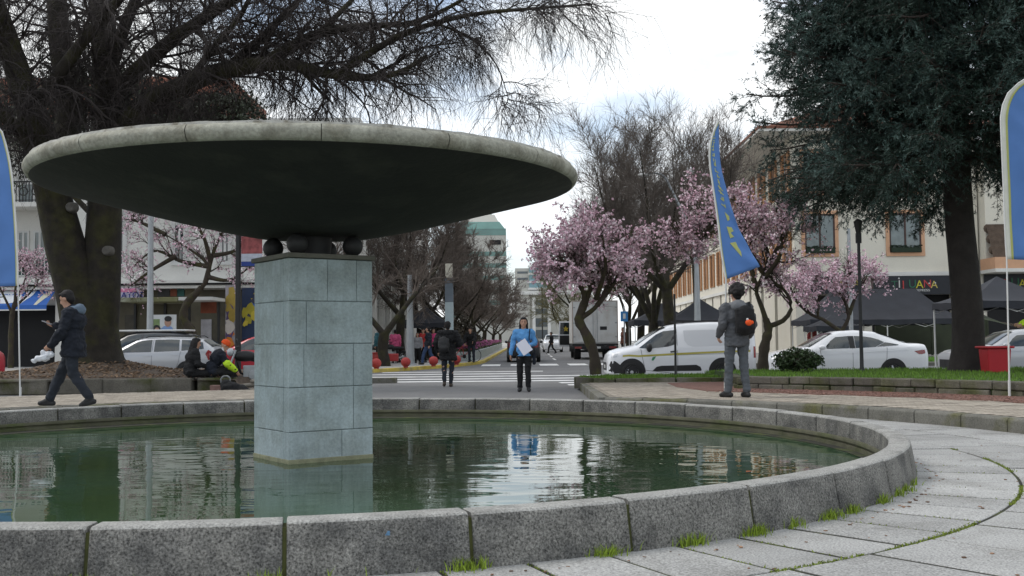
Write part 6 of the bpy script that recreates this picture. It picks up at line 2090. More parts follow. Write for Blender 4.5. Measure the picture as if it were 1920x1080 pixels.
# ---- white box truck from behind, its cab door standing open
tk = empty('box_truck', 'white box truck seen from behind with its left cab door open', 'truck', (0, 0, 0))
W2 = 1.33
q = MB(); q.bb(-W2, W2, 0, 5.0, .93, 3.42); q.build('cargo_box', mat('box_white', (0.62, 0.62, 0.6), .5, .05, 1.0, stain=(0.5, 0.48, 0.44), stain_scale=.8), tk, bevel=.03)
for s in (-1, 1):
    q = MB(); q.bb(min(s * .015, s * (W2 - .06)), max(s * .015, s * (W2 - .06)), -.035, -.003, 1.0, 3.36); d_ = q.build('rear_door', mat('door_white', (0.64, 0.64, 0.62), .45, .06, 1.2, stain=(0.5, 0.47, 0.42), stain_scale=.9), tk, bevel=.012)
    q = MB(); q.cyl((s * .12, -.06, 1.05), (s * .12, -.06, 3.32), .016, None, 6); q.build('lock_rod', M_grey, d_)
    for z in (1.3, 2.1, 3.0):
        q = MB(); q.bb(s * (W2 - .12) - .06, s * (W2 - .12) + .06, -.05, -.036, z, z + .06); q.build('hinge', M_grey, d_)
q = MB(); q.bb(.28, .68, -.055, -.036, 1.72, 1.92); q.build('latch_plate', M_plast, tk, bevel=.01)
q = MB(); q.bb(-W2, W2, -.03, -.004, 3.37, 3.43); q.bb(-W2, -W2 + .05, -.03, -.004, .95, 3.366); q.bb(W2 - .05, W2, -.03, -.004, .95, 3.366); q.build('door_frame', mat('frame_rust', (0.4, 0.33, 0.28), .7, .3, 3), tk)
q = MB(); q.bb(-W2, W2, -.12, .02, .62, .78); q.bb(-W2, W2, -.05, .05, .79, .928); q.build('bumper', M_plast, tk, bevel=.012)
for s in (-1, 1):
    q = MB(); q.bb(s * 1.0 - .2, s * 1.0 + .2, -.15, -.122, .64, .76); q.build('tail_light', M_lampr, tk, bevel=.008)
q = MB(); q.bb(-.3, .3, -.14, -.122, .64, .76); q.build('number_plate', M_plate, tk)
q = MB(); q.bb(-.5, .5, 0, 6.6, .55, .9); q.bb(-1.0, 1.0, 1.2, 1.4, .42, .55); q.build('chassis', M_plast, tk)
for x in (-1.0, 1.0):
    for y in (1.3, 5.9):
        w = empty('wheel', None, None, (x, y, .42)); w.parent = tk
        q = MB(); q.lathe([(.25, -.2), (.38, -.2), (.42, -.16), (.42, .16), (.38, .2), (.25, .2)], n=24, axis='X'); q.build('tyre', M_tyre, w, smooth=40)
        q = MB(); q.lathe([(.25, -.12), (.12, -.06), (0, -.06)], n=20, axis='X'); q.lathe([(.25, .12), (.12, .06), (0, .06)], n=20, axis='X'); q.build('rim', M_rim, w, smooth=40)
q = MB(); q.prism([(5.15, .6), (6.95, .6), (7.0, 1.35), (6.75, 2.4), (5.2, 2.45)], 2.0, Matrix.Translation((-1.0, 0, 0)) @ Matrix(((0, 0, 1, 0), (1, 0, 0, 0), (0, 1, 0, 0), (0, 0, 0, 1))))
q.build('cab', M_carwhite, tk, bevel=.06)
q = MB(); q.bb(-1.006, -.99, 5.6, 6.6, 1.45, 2.3); q.build('door_opening', M_plast, tk)
dr = empty('cab_door', None, None, (-1.02, 6.65, 0)); dr.parent = tk; dr.rotation_euler = (0, 0, R(-72))
q = MB(); q.prism([(0, .75), (-1.0, .75), (-1.0, 1.5), (-.95, 2.35), (-.25, 2.35), (0, 1.5)], .06, Matrix(((0, 0, 1, 0), (1, 0, 0, 0), (0, 1, 0, 0), (0, 0, 0, 1)))); q.build('door_skin', M_carwhite, dr, bevel=.015)
q = MB(); q.prism([(-.06, .85), (-.94, .85), (-.94, 1.45), (-.06, 1.45)], .02, Matrix.Translation((.062, 0, 0)) @ Matrix(((0, 0, 1, 0), (1, 0, 0, 0), (0, 1, 0, 0), (0, 0, 0, 1)))); q.prism([(-.06, .85), (-.94, .85), (-.94, 1.45), (-.06, 1.45)], .02, Matrix.Translation((-.022, 0, 0)) @ Matrix(((0, 0, 1, 0), (1, 0, 0, 0), (0, 1, 0, 0), (0, 0, 0, 1)))); q.build('door_lining', M_plast, dr)
q = MB(); q.prism([(-.1, 1.52), (-.92, 1.52), (-.88, 2.27), (-.3, 2.27)], .068, Matrix.Translation((-.004, 0, 0)) @ Matrix(((0, 0, 1, 0), (1, 0, 0, 0), (0, 1, 0, 0), (0, 0, 0, 1)))); q.build('pane', M_cglass, dr)
q = MB(); q.prism([(-.62, 1.72), (-.52, 1.78), (-.4, 1.7), (-.42, 1.84), (-.34, 1.94), (-.46, 1.94), (-.52, 2.06), (-.58, 1.95), (-.7, 1.95), (-.61, 1.85)], .074, Matrix.Translation((-.007, 0, 0)) @ Matrix(((0, 0, 1, 0), (1, 0, 0, 0), (0, 1, 0, 0), (0, 0, 0, 1)))); q.build('yellow_sticker', mat('sticker_yellow', (0.5, 0.36, 0.04), .6, .1), dr)
q = MB(); q.lathe([(.55, -.2), (.62, -.2), (.62, .2), (.55, .2), (.55, -.2)], (-1.08, 5.9, .42), 16, 'X', 0, math.pi); q.build('mudguard', M_plast, tk)
DT = 62.0
tk.location = (P(1116.5, 660, DT).x, DT, gz(DT)); tk.rotation_euler = (0, 0, R(-1))

# ---- wheelie bin on the lawn
bin_ = empty('wheelie_bin', 'red plastic bin standing on the lawn to the right of the spruce trunk', 'bin', (P(1866, 690, 21.6).x, 21.6, .385))
M_bin = mat('red_plastic', (0.42, 0.02, 0.03), .4, .08, 3)
q = MB(); q.box((0, 0, .245), (.56, .5, .49)); 
for i, v in enumerate(q.v):
    if v[2] < .1: q.v[i] = (v[0] * .86, v[1] * .86, v[2])
q.build('tub', M_bin, bin_, bevel=.03)
q = MB(); q.bb(-.335, .335, -.3, .3, .492, .54); q.build('lid', M_bin, bin_, bevel=.018)
q = MB(); q.tube([(.3, -.2, .52), (.36, -.2, .52), (.36, .2, .52), (.3, .2, .52)], .016, 6); q.build('handle', M_bin, bin_)

bin_.scale = (.86, .9, 1)
# ---- motorcycles and a bicycle
def motorbike(label, loc, rz, paint, box=None, group='parked motorcycles'):
    r = empty('motorcycle', label, 'motorcycle', loc, rz, group)
    for x in (.66, -.62):
        w = empty('wheel', None, None, (x, 0, .3)); w.parent = r
        q = MB(); q.lathe([(.2, -.055), (.27, -.06), (.3, 0), (.27, .06), (.2, .055)], n=24, axis='Y'); q.build('tyre', M_tyre, w, smooth=60)
        q = MB(); q.lathe([(.21, -.03), (.19, -.02), (.19, .02), (.21, .03)], n=24, axis='Y')
        for a in range(6): q.tube([(0, 0, 0), (.2 * math.cos(a * 1.047), 0, .2 * math.sin(a * 1.047))], .012, 5)
        q.lathe([(0, -.06), (.1, -.05), (.1, .05), (0, .06)], n=14, axis='Y'); q.build('rim', M_rim, w)
    q = MB(); q.tube([(.42, 0, .78), (.1, 0, .72), (-.3, 0, .62), (-.62, 0, .3)], [.035, .035, .03, .025], 8); q.tube([(.42, 0, .78), (.3, 0, .4), (0, 0, .26), (-.3, 0, .34)], .025, 8); q.build('frame', M_black, r, smooth=60)
    q = MB(); q.box((.08, 0, .42), (.34, .28, .32)); q.lathe([(0, -.17), (.12, -.16), (.12, .16), (0, .17)], (.02, 0, .36), 16, 'Y'); q.build('engine', M_grey, r, bevel=.02)
    q = MB(); q.tube([(.1, .12, .3), (-.1, .14, .22), (-.65, .15, .3)], [.03, .035, .05], 8); q.build('exhaust', M_rim, r, smooth=60)
    q = MB(); q.tube([(.66, -.08, .3), (.5, -.08, .72), (.42, -.07, .95)], .025, 8); q.tube([(.66, .08, .3), (.5, .08, .72), (.42, .07, .95)], .025, 8); q.build('fork', M_rim, r, smooth=60)
    q = MB(); q.ell((.2, 0, .8), (.27, .15, .13), 16, 10); q.build('tank', paint, r, smooth=60)
    q = MB(); q.ell((-.28, 0, .76), (.4, .14, .07), 16, 8); q.build('seat', M_plast, r, smooth=60)
    q = MB(); q.tube([(.34, -.36, 1.04), (.42, -.2, 1.02), (.43, 0, .98), (.42, .2, 1.02), (.34, .36, 1.04)], .016, 6); q.build('handlebar', M_black, r, smooth=60)
    for s in (-1, 1):
        q = MB(); q.ell((.4, s * .28, 1.18), (.02, .06, .04), 10, 6); q.tube([(.4, s * .24, 1.02), (.4, s * .28, 1.15)], .007, 5); q.build('mirror', M_black, r)
    q = MB(); q.ell((.54, 0, .9), (.09, .1, .1), 14, 8); q.build('headlamp', M_lampc, r, smooth=60)
    q = MB(); q.lathe([(.31, -.05), (.335, 0), (.31, .05)], (.66, 0, .3), 14, 'Y', .3, 2.6); q.build('mudguard', paint, r, smooth=60)
    q = MB(); q.lathe([(.31, -.05), (.335, 0), (.31, .05)], (-.62, 0, .3), 14, 'Y', .6, 2.9); q.build('mudguard', paint, r, smooth=60)
    q = MB(); q.tube([(0, -.1, .28), (.05, -.26, .02)], .012, 6); q.build('side_stand', M_black, r)
    if box:
        q = MB(); q.box((-.55, 0, 1.06), (.42, .42, .42)); q.build('top_box', box, r, bevel=.03)
    return r
def gpt(px, D, up=.13, py=650):
    p = P(px, py, D); return (p.x, D, gz(D) + up)
M_mred = mat('bike_red', (0.35, 0.04, 0.04), .4, .1)
motorbike('black motorcycle parked beside the pale pole on the left pavement', gpt(737, 52.5), R(150), M_plast)
motorbike('dark motorcycle half hidden by the pillar next to the man in the teal shirt', gpt(697, 51), R(40), M_cardark)
mk = motorbike('black motorcycle with chrome parts lying behind the seated man, beside the fountain pillar', (P(476, 720, 25.5).x, 25.5, .02), R(195), M_plast)
bc = empty('bicycle', 'red bicycle held by the man in dark clothes beside the flower bed', 'bicycle', gpt(872, 53.0, .13), R(25))
for x in (.53, -.53):
    w = empty('wheel', None, None, (x, 0, .34)); w.parent = bc
    q = MB(); q.lathe([(.32, -.02), (.34, 0), (.32, .02), (.31, 0), (.32, -.02)], n=28, axis='Y'); q.build('tyre', M_tyre, w, smooth=60)
    q = MB()
    for a in range(12): q.tube([(0, 0, 0), (.31 * math.cos(a * .5236), 0, .31 * math.sin(a * .5236))], .004, 3)
    q.build('spokes', M_rim, w)
q = MB()
for a, b_ in (((.4, 0, .85), (-.15, 0, .8)), ((.43, 0, .75), (-.05, 0, .3)), ((-.05, 0, .3), (-.18, 0, .9)), ((-.05, 0, .3), (-.53, 0, .34)), ((-.15, 0, .8), (-.53, 0, .34)), ((.39, 0, .9), (.53, 0, .34))): q.tube([a, b_], .02, 6)
q.build('frame', M_mred, bc, smooth=60)
q = MB(); q.tube([(.3, -.28, 1.0), (.4, -.2, .98), (.4, .2, .98), (.3, .28, 1.0)], .014, 6); q.build('handlebar', M_black, bc)
q = MB(); q.ell((-.2, 0, .93), (.14, .07, .035), 12, 6); q.build('saddle', M_plast, bc, smooth=60)
q = MB(); q.lathe([(0, -.02), (.1, -.02), (.1, .02), (0, .02)], (-.05, 0, .3), 16, 'Y'); q.tube([(-.05, -.05, .3), (.06, -.06, .18)], .01, 5); q.tube([(-.05, .05, .3), (-.16, .06, .42)], .01, 5); q.build('crank', M_black, bc)
# crates and bags
q = MB(); q.bb(-.3, .3, -.25, .25, 0, .55); q.bb(-.34, .34, -.29, .29, .55, .6)
o = q.build('red_crate', M_redb, bevel=.02); o.location = gpt(712, 48.5); tag(o, 'red crate on the pavement below the man in the teal shirt', 'crate')
q = MB(); q.bb(-.35, .35, -.2, .2, 0, .35)
o = q.build('red_cooler', M_mred, bevel=.04); o.location = gpt(733, 49.5, .3); tag(o, 'low red box lying beside the red crate under the motorcycles', 'box')
# ================================================================== people
M_skin = mat('skin_tan', (0.42, 0.24, 0.165), .55, .08, 8, spec=.35)
M_hair = mat('hair_dark', (0.009, 0.007, 0.007), .75, .3, 20, .4, 60)
M_eye = mat('eye_dark', (0.02, 0.015, 0.012), .3, 0)
M_lip = mat('lip', (0.3, 0.1, 0.09), .5, .05)
def cloth(name, col, rough=.85): return mat(name, col, rough, .2, 5, .35, 30)
M_cblack = cloth('cloth_black', (0.008, 0.008, 0.009)); M_cnavy = cloth('cloth_navy', (0.008, 0.011, 0.019)); M_cgrey = cloth('cloth_grey', (0.07, 0.073, 0.08))
M_cslate = cloth('cloth_slate', (0.075, 0.084, 0.095)); M_cjean = cloth('cloth_jean', (0.03, 0.055, 0.12)); M_cdjean = cloth('cloth_dark_jean', (0.015, 0.019, 0.027)); M_cblue = cloth('cloth_blue', (0.1, 0.29, 0.58))
M_chivis = mat('cloth_hivis', (0.5, 0.75, 0.03), .8, .1, 5, emit=0); M_cred = cloth('cloth_red', (0.42, 0.035, 0.03)); M_cpink = cloth('cloth_pink', (0.55, 0.09, 0.2)); M_cteal = cloth('cloth_teal', (0.03, 0.1, 0.12))
M_corange = cloth('cloth_orange', (0.75, 0.09, 0.015)); M_shoe = mat('shoe_black', (0.014, 0.014, 0.015), .6, .2, 9); M_cwhite = cloth('cloth_white', (0.6, 0.6, 0.6)); M_cbrown = cloth('cloth_brown', (0.12, 0.05, 0.035))
M_cash = cloth('cloth_ash', (0.25, 0.25, 0.26))

def remesh(name, mb, vox, m_, parent, fold=0.0, fscale=7.0, it=4, seed=0):
    """One continuous skin over overlapping closed shapes."""
    me = bpy.data.meshes.new('tmp')
    me.from_pydata(mb.v, [], mb.f)
    o = bpy.data.objects.new('tmp', me); COL.objects.link(o)
    r = o.modifiers.new('r', 'REMESH'); r.mode = 'VOXEL'; r.voxel_size = vox
    s = o.modifiers.new('s', 'SMOOTH'); s.factor = .5; s.iterations = it
    dg = bpy.context.evaluated_depsgraph_get()
    out = bpy.data.meshes.new_from_object(o.evaluated_get(dg))
    bpy.data.objects.remove(o); bpy.data.meshes.remove(me)
    out.name = name
    if fold:
        n = len(out.vertices)
        co = np.empty(n * 3, np.float32); out.vertices.foreach_get('co', co); co = co.reshape(-1, 3)
        no = np.empty(n * 3, np.float32); out.vertices.foreach_get('normal', no); no = no.reshape(-1, 3)
        d = np.array([mnoise.noise(Vector((p[0] * fscale + seed, p[1] * fscale, p[2] * fscale * 1.5))) + .5 * mnoise.noise(Vector((p[0] * 22 + seed, p[1] * 22, p[2] * 26))) for p in co])
        co = co + no * (d * fold)[:, None]
        out.vertices.foreach_set('co', co.ravel().astype(np.float32))
        out.update()
    out.shade_smooth()
    out.materials.clear(); out.materials.append(m_)
    ob = bpy.data.objects.new(name, out); COL.objects.link(ob); ob.parent = parent
    return ob

STAND = dict(head=(0, .02, 1.625), neck=(0, -.015, 1.46), chest=(0, -.01, 1.27), waist=(0, 0, 1.06), pelvis=(0, 0, .95), shL=(-.185, -.01, 1.41), shR=(.185, -.01, 1.41),
             elL=(-.24, -.05, 1.13), elR=(.24, -.05, 1.13), wrL=(-.255, .04, .88), wrR=(.255, .04, .88), hipL=(-.095, 0, .91), hipR=(.095, 0, .91),
             knL=(-.105, .02, .49), knR=(.105, .02, .49), anL=(-.11, -.03, .085), anR=(.11, -.03, .085), toeL=(-.13, .13, .03), toeR=(.13, .13, .03),
             hdL=(0, .1, -1), hdR=(0, .1, -1), curlL=.5, curlR=.5, yaw=0.0, nod=0.0)
def V_(p): return Vector(p)
def hand(m, w, d, palm_n, side, curl, s=1.0):
    """Palm, four unequal bent fingers and a thumb. d: along the hand; palm_n: out of the palm."""
    d = V_(d).normalized(); pn = (V_(palm_n) - d * V_(palm_n).dot(d)).normalized(); a = d.cross(pn) * side
    w = V_(w)
    M = Matrix((a, pn, d)).transposed()
    m.ell(w + d * .05 * s, (.041 * s, .017 * s, .055 * s), 12, 8, M)
    m.caps(w - d * .02, .026 * s, w + d * .02, .026 * s, 8)
    for i, (off, L) in enumerate(((.030, .070), (.0105, .078), (-.0095, .073), (-.029, .058))):
        b = w + d * .092 * s + a * off * s
        c1 = curl * .7
        d1 = (d * math.cos(c1) + pn * math.sin(c1)); k = b + d1 * L * .52 * s
        c2 = curl * 1.9
        d2 = (d * math.cos(c2) + pn * math.sin(c2)); e = k + d2 * L * .5 * s
        m.caps(b, .0098 * s, k, .009 * s, 7); m.caps(k, .009 * s, e, .0075 * s, 7)
    t0 = w + d * .03 * s + a * .034 * s
    t1 = t0 + (d * .6 + a * .65 + pn * .35).normalized() * .04 * s
    t2 = t1 + (d * .85 + a * .1 + pn * (.3 + curl * .5)).normalized() * .032 * s
    m.caps(t0, .013 * s, t1, .0115 * s, 7); m.caps(t1, .0115 * s, t2, .009 * s, 7)

def person(label, loc, heading, H, pose, top=None, legs=None, shoes=M_shoe, hair='short', hood=None, hair_m=M_hair, vox=.013, skirt=0.0, group=None, hem=.80, puff=.03, hat=None, open_collar=None, lw=.014, build=1.0):
    J = dict(STAND); J.update(pose)
    k = H / 1.75
    root = empty('person', label, 'person', loc, R(heading), group)
    root.scale = (k, k, k)
    g = {n: V_(v) for n, v in J.items() if hasattr(v, '__len__')}
    B = build
    m = MB()
    # trunk: pelvis, belly, rib cage, shoulders, neck
    ax = (g['neck'] - g['pelvis']).normalized()
    side = (g['shR'] - g['shL']).normalized(); hs = (g['hipR'] - g['hipL']).normalized()
    fw = ax.cross(side) * -1
    Mt = Matrix((side, side.cross(ax) * -1, ax)).transposed()
    m.ell(g['pelvis'], (.165 * B, .115 * B, .13), 16, 10, Mt)
    m.ell(g['waist'], (.145 * B, .105 * B, .15), 16, 10, Mt); m.ell(g['chest'], (.165 * B, .12 * B, .19), 16, 10, Mt)
    m.caps(g['shL'] * .8 + g['shR'] * .2 - ax * .03, .075, g['shR'] * .8 + g['shL'] * .2 - ax * .03, .075)
    m.caps(g['neck'] - ax * .08, .068, g['head'] - V_((0, .0, .08)), .055)
    # head
    Mh = Matrix.Rotation(J['yaw'], 3, 'Z') @ Matrix.Rotation(J['nod'], 3, 'X')
    hd = g['head']
    def Hh(x, y, z): return hd + Mh @ V_((x, y, z))
    m.ell(Hh(0, -.008, .025), (.076, .095, .1), 18, 12, Mh); m.ell(Hh(0, .02, -.045), (.06, .07, .075), 14, 10, Mh)
    m.caps(Hh(0, .083, .012), .011, Hh(0, .1, -.026), .016, 8); m.ell(Hh(0, .062, -.098), (.024, .022, .02), 10, 6)
    for s in (-1, 1): m.ell(Hh(s * .077, -.005, -.01), (.012, .022, .033), 8, 6, Mh)
    for s in 'LR':
        m.caps(g['sh' + s], .06 * B, g['el' + s], .044 * B); m.caps(g['el' + s], .043 * B, g['wr' + s], .029)
        m.caps(g['hip' + s], .092 * B, g['kn' + s], .058 * B); m.caps(g['kn' + s], .056 * B, g['an' + s], .038)
        an, toe = g['an' + s], g['toe' + s]
        calf = g['kn' + s] * .7 + g['an' + s] * .3
        m.ell(calf - fw * 0, (.052, .052, .1), 10, 8)
        heel = an + (an - toe).normalized() * .05; heel.z = min(an.z - .045, an.z)
        m.caps(heel, .035, toe, .03); m.caps(an, .04, (an + toe) / 2, .035)
        pn = J.get('pn' + s, (1 if s == 'L' else -1, 0.2, 0))
        hand(m, g['wr' + s], g['hd' + s], pn, 1 if s == 'L' else -1, J['curl' + s])
    remesh('body', m, min(vox, .0115), M_skin, root, it=2)
    # face
    for s in (-1, 1):
        q = MB(); q.ell(Hh(s * .031, .078, .012), (.012, .008, .006), 10, 6, Mh); q.build('eye', M_eye, root, smooth=180)
        q = MB(); q.caps(Hh(s * .018, .088, .034), .0045, Hh(s * .045, .078, .036), .0035, 6); q.build('eyebrow', hair_m, root, smooth=180)
    q = MB(); q.ell(Hh(0, .083, -.056), (.022, .008, .006), 10, 6, Mh); q.build('mouth', M_lip, root, smooth=180)
    # hair
    if hair:
        q = MB()
        q.ell(Hh(0, -.03, .05), (.086, .098, .083), 18, 12, Mh)
        q.ell(Hh(0, -.055, 0), (.082, .07, .1), 16, 10, Mh)
        if hair == 'bushy':
            gr = random.Random(3)
            for i in range(90):
                a, b_ = gr.uniform(0, 6.28), gr.uniform(-.5, 1.5)
                p_ = V_((.1 * math.cos(a) * math.cos(b_), -.025 + .115 * math.sin(a) * math.cos(b_), .035 + .105 * math.sin(b_)))
                if p_.y > .045 and p_.z < .06: continue
                q_ = gr.uniform(.02, .04); q.ell(Hh(*(p_ * gr.uniform(.95, 1.16))), (q_, q_, q_), 8, 6)
        elif hair == 'short':
            q.ell(Hh(0, .045, .085), (.066, .05, .034), 14, 8, Mh)
        elif hair in ('long', 'ponylong'):
            L = .36 if hair == 'ponylong' else .2
            for s in (-1, 1):
                q.caps(Hh(s * .07, -.02, .03), .034, Hh(s * .085, -.02, -.1 - L * .4), .028)
            q.caps(Hh(0, -.06, 0), .08, Hh(0, -.1, -.1 - L), .05); q.caps(Hh(.05, -.05, 0), .05, Hh(.06, -.09, -.08 - L * .9), .035); q.caps(Hh(-.05, -.05, 0), .05, Hh(-.06, -.09, -.08 - L * .9), .035)
            q.ell(Hh(0, .02, .085), (.07, .06, .038), 14, 8, Mh)
        remesh('hair', q, .011, hair_m, root, .007, 14, 2)
    if hat is not None:
        q = MB(); q.ell(Hh(0, -.012, .06), (.094, .112, .088), 18, 12, Mh); q.ell(Hh(0, -.012, .03), (.098, .114, .045), 18, 10, Mh)
        remesh('knit_cap', q, .012, hat, root, .004, 20)
    # jacket
    if top is not None:
        P_ = puff
        q = MB()
        q.ell(g['chest'] + ax * .02, ((.172 + P_) * B, (.125 + P_) * B, .2), 18, 12, Mt); q.ell(g['waist'], ((.155 + P_) * B, (.115 + P_) * B, .17), 18, 12, Mt)
        pl = g['pelvis']
        q.ell(pl + ax * .02, ((.17 + P_) * B, (.125 + P_) * B, .13), 18, 10, Mt)
        if hem < .9:
            lo = V_((0, 0, hem + .05)) + V_((pl.x, pl.y, 0))
            hm = J.get('hemshift', (0, 0, 0)); lo += V_(hm)
            nr = 18; vs = []
            for z, f in ((pl.z + .08, .98), (pl.z - .02, 1.0), ((pl.z + hem) / 2, 1.04), (hem, 1.06)):
                t = (pl.z + .08 - z) / max(.01, pl.z + .08 - hem)
                c_ = pl.lerp(lo, t); 
                for i in range(nr):
                    a = 2 * math.pi * i / nr
                    vs.append((c_.x + (hs.x * math.cos(a) * (.165 + P_) - hs.y * math.sin(a) * (.125 + P_)) * f * B, c_.y + (hs.y * math.cos(a) * (.165 + P_) + hs.x * math.sin(a) * (.125 + P_)) * f * B, z))
            fs = [(j * nr + i, j * nr + (i + 1) % nr, (j + 1) * nr + (i + 1) % nr, (j + 1) * nr + i) for j in range(3) for i in range(nr)]
            fs += [tuple(range(nr))[::-1], tuple(3 * nr + i for i in range(nr))]
            q.add(vs, fs)
        q.caps(g['shL'] * .85 + g['shR'] * .15 - ax * .015, .082 + P_ * .5, g['shR'] * .85 + g['shL'] * .15 - ax * .015, .082 + P_ * .5)
        q.caps(g['neck'] - ax * .09, .085 + P_ * .3, g['neck'] - ax * .015, .074)
        for s in 'LR':
            q.caps(g['sh' + s], (.066 + P_ * .8) * B, g['el' + s], (.052 + P_ * .8) * B)
            e = g['el' + s].lerp(g['wr' + s], .97)
            q.caps(g['el' + s], (.052 + P_ * .8) * B, e, .038 + P_ * .45)
        remesh('jacket', q, vox, top, root, .016 + P_ * .3, 7, 3, seed=len(label))
        if open_collar is not None:
            q = MB(); q.lathe([(.07, -.02), (.078, .02), (.07, .045), (.062, .04), (.06, 0)], tuple(g['neck'] - ax * .01), 18); q.build('collar', open_collar, root, smooth=60)
    if hood is not None:
        q = MB()
        b_ = g['neck'] - fw * 0
        back = V_((0, -1, 0))
        q.ell(b_ + V_((0, -.095, -.02)), (.125, .075, .095), 16, 10); q.caps(b_ + V_((-.1, -.02, -.01)), .045, b_ + V_((.1, -.02, -.01)), .045); q.caps(b_ + V_((-.1, -.02, -.01)), .04, b_ + V_((-.06, .06, -.05)), .03); q.caps(b_ + V_((.1, -.02, -.01)), .04, b_ + V_((.06, .06, -.05)), .03)
        remesh('hood', q, .012, hood, root, .008, 9)
    if legs is not None:
        q = MB()
        q.ell(g['pelvis'], (.172 * B, .124 * B, .135), 18, 10, Mt)
        for s in 'LR':
            q.caps(g['hip' + s], (.098 + lw * .3) * B, g['kn' + s], (.064 + lw) * B)
            an = g['kn' + s].lerp(g['an' + s], .93)
            q.caps(g['kn' + s], (.064 + lw) * B, an, .05 + lw)
        remesh('trousers', q, vox, legs, root, .017, 8, 3, seed=len(label) * 2)
    if shoes is not None:
        for s in 'LR':
            an, toe = g['an' + s], g['toe' + s]
            f = (toe - an); 
            heel = an - V_((f.x, f.y, 0)).normalized() * .055; heel.z = an.z - .045 + min(0, -f.z - .055) * 0
            q = MB(); q.caps(heel, .042, toe, .036); q.caps(an, .048, an.lerp(toe, .5), .042)
            sd = f.cross(V_((0, 0, 1))).normalized()
            q.caps(an.lerp(toe, .75) - sd * .016, .035, an.lerp(toe, .75) + sd * .016, .035)
            remesh('shoe', q, .012, shoes, root, 0, 7, 2)
    return root
def backpack(root, c, size, m_, tilt=0.0, extra=None, straps=True, sh=.11, lab=None):
    """Worn on the back: a thing of its own, placed in the wearer's frame."""
    r = empty('backpack', lab, 'backpack', (0, 0, 0))
    M = Matrix.Translation(root.location) @ Matrix.Rotation(root.rotation_euler.z, 4, 'Z') @ Matrix.Scale(root.scale.x, 4)
    def W_(m):
        m.v = [tuple(M @ V_(p)) for p in m.v]
        return m
    q = MB(); x, y, z = c; a, b_, d = size
    q.ell((x, y, z), (a, b_, d), 18, 12); q.box((x, y + b_ * .2, z - d * .05), (a * 1.75, b_ * 1.2, d * 1.6)); q.ell((x, y - b_ * .5, z - d * .35), (a * .75, b_ * .7, d * .45), 14, 8)
    q = W_(q); remesh('bag', q, .014, m_, r, .008, 8, 4)
    if straps:
        for s in (-1, 1):
            q = MB(); q.tube([(x + s * a * .6, y + b_ * .5, z + d * .75), (x + s * sh, y + b_ + .05, z + d * .95 + .06), (x + s * (sh + .02), y + b_ + .19, z + d * .6), (x + s * (sh + .05), y + b_ + .2, z), (x + s * (sh + .05), y + b_ * 1.2, z - d * .7)], .022, 6, squash=.5)
            W_(q).build('strap', m_, r, smooth=60)
    if extra: extra(r, W_)
    return r

# 1. man in grey, seen from behind, looking towards the street
pz = P(1384, 742, 17.3)
pg = person('person in a grey hooded jacket seen from behind, standing under the curved blue flag', (pz.x, 17.3, .172), 4, 1.80,
            dict(elL=(-.245, -.05, 1.15), wrL=(-.27, .1, .96), elR=(.25, -.04, 1.14), wrR=(.24, .12, .95), hdL=(.15, .6, -.8), hdR=(-.3, .6, -.7), hipL=(-.1, 0, .92), knL=(-.125, .03, .5), anL=(-.155, .02, .085), toeL=(-.235, .13, .032),
                 knR=(.1, .0, .5), anR=(.12, -.08, .085), toeR=(.1, .085, .032), yaw=.25, curlL=.9), top=M_cgrey, legs=M_cslate, hair='bushy', hood=mat('cloth_hood_grey', (0.16, 0.165, 0.175), .85, .15, 5, .35, 30), hem=.80, puff=.022, lw=.010, vox=.011)
def orange_tag(r, W_):
    q = MB(); q.ell((.10, -.315, 1.165), (.055, .045, .05), 12, 8); q.ell((.155, -.3, 1.17), (.03, .025, .03), 10, 6)
    W_(q).build('orange_pouch', M_corange, r, smooth=60)
    q = MB(); q.ell((.08, -.32, 1.215), (.02, .015, .022), 8, 6); W_(q).build('white_clip', M_cwhite, r, smooth=60)
backpack(pg, (.075, -.215, 1.2), (.165, .095, .24), M_cblack, extra=orange_tag, lab='black backpack with an orange pouch on the back of the man in grey')

# 2. woman in the light blue jacket, walking towards the camera with papers
pz = P(983, 733, 23.6)
pw = person('person in a light blue jacket walking towards the fountain with white papers in hand', (pz.x, 23.6, 0), 178, 1.64,
            dict(elR=(.27, -.03, 1.13), wrR=(.31, .05, .87), elL=(-.27, -.03, 1.14), wrL=(-.13, .22, 1.08), hdL=(.9, .35, -.1), pnL=(0, -.6, -.6), hdR=(.1, .2, -1), curlL=.9, curlR=.6,
                 knL=(-.09, .05, .5), anL=(-.1, .03, .1), toeL=(-.12, .18, .035), knR=(.095, .0, .49), anR=(.1, -.06, .09), toeR=(.12, .09, .03)), top=M_cblue, legs=M_cblack, hair='long', hem=.84, puff=.012, lw=.012, open_collar=mat('cloth_navy_collar', (0.02, 0.06, 0.17), .85, .1), vox=.011)
Mw = Matrix.Translation(pw.location) @ Matrix.Rotation(R(178), 4, 'Z') @ Matrix.Scale(pw.scale.x, 4)
q = MB(); q.box((-.02, .27, 1.05), (.25, .006, .32), ry=R(36)); q.box((-.016, .276, 1.052), (.25, .004, .32), ry=R(33)); q.v = [tuple(Mw @ V_(p)) for p in q.v]
tag(q.build('papers', mat('paper_white', (0.72, 0.72, 0.8), .7, .04)), 'sheets of white paper held by the woman in the light blue jacket', 'papers')
hb = empty('handbag', 'dark blue shoulder bag hanging at the side of the woman in light blue', 'bag', pw.location)
q = MB(); q.box((-.24, -.06, .78), (.08, .24, .3)); q.v = [tuple(Mw @ V_(p) - pw.location) for p in q.v]; q.build('bag', M_cnavy, hb, bevel=.03)
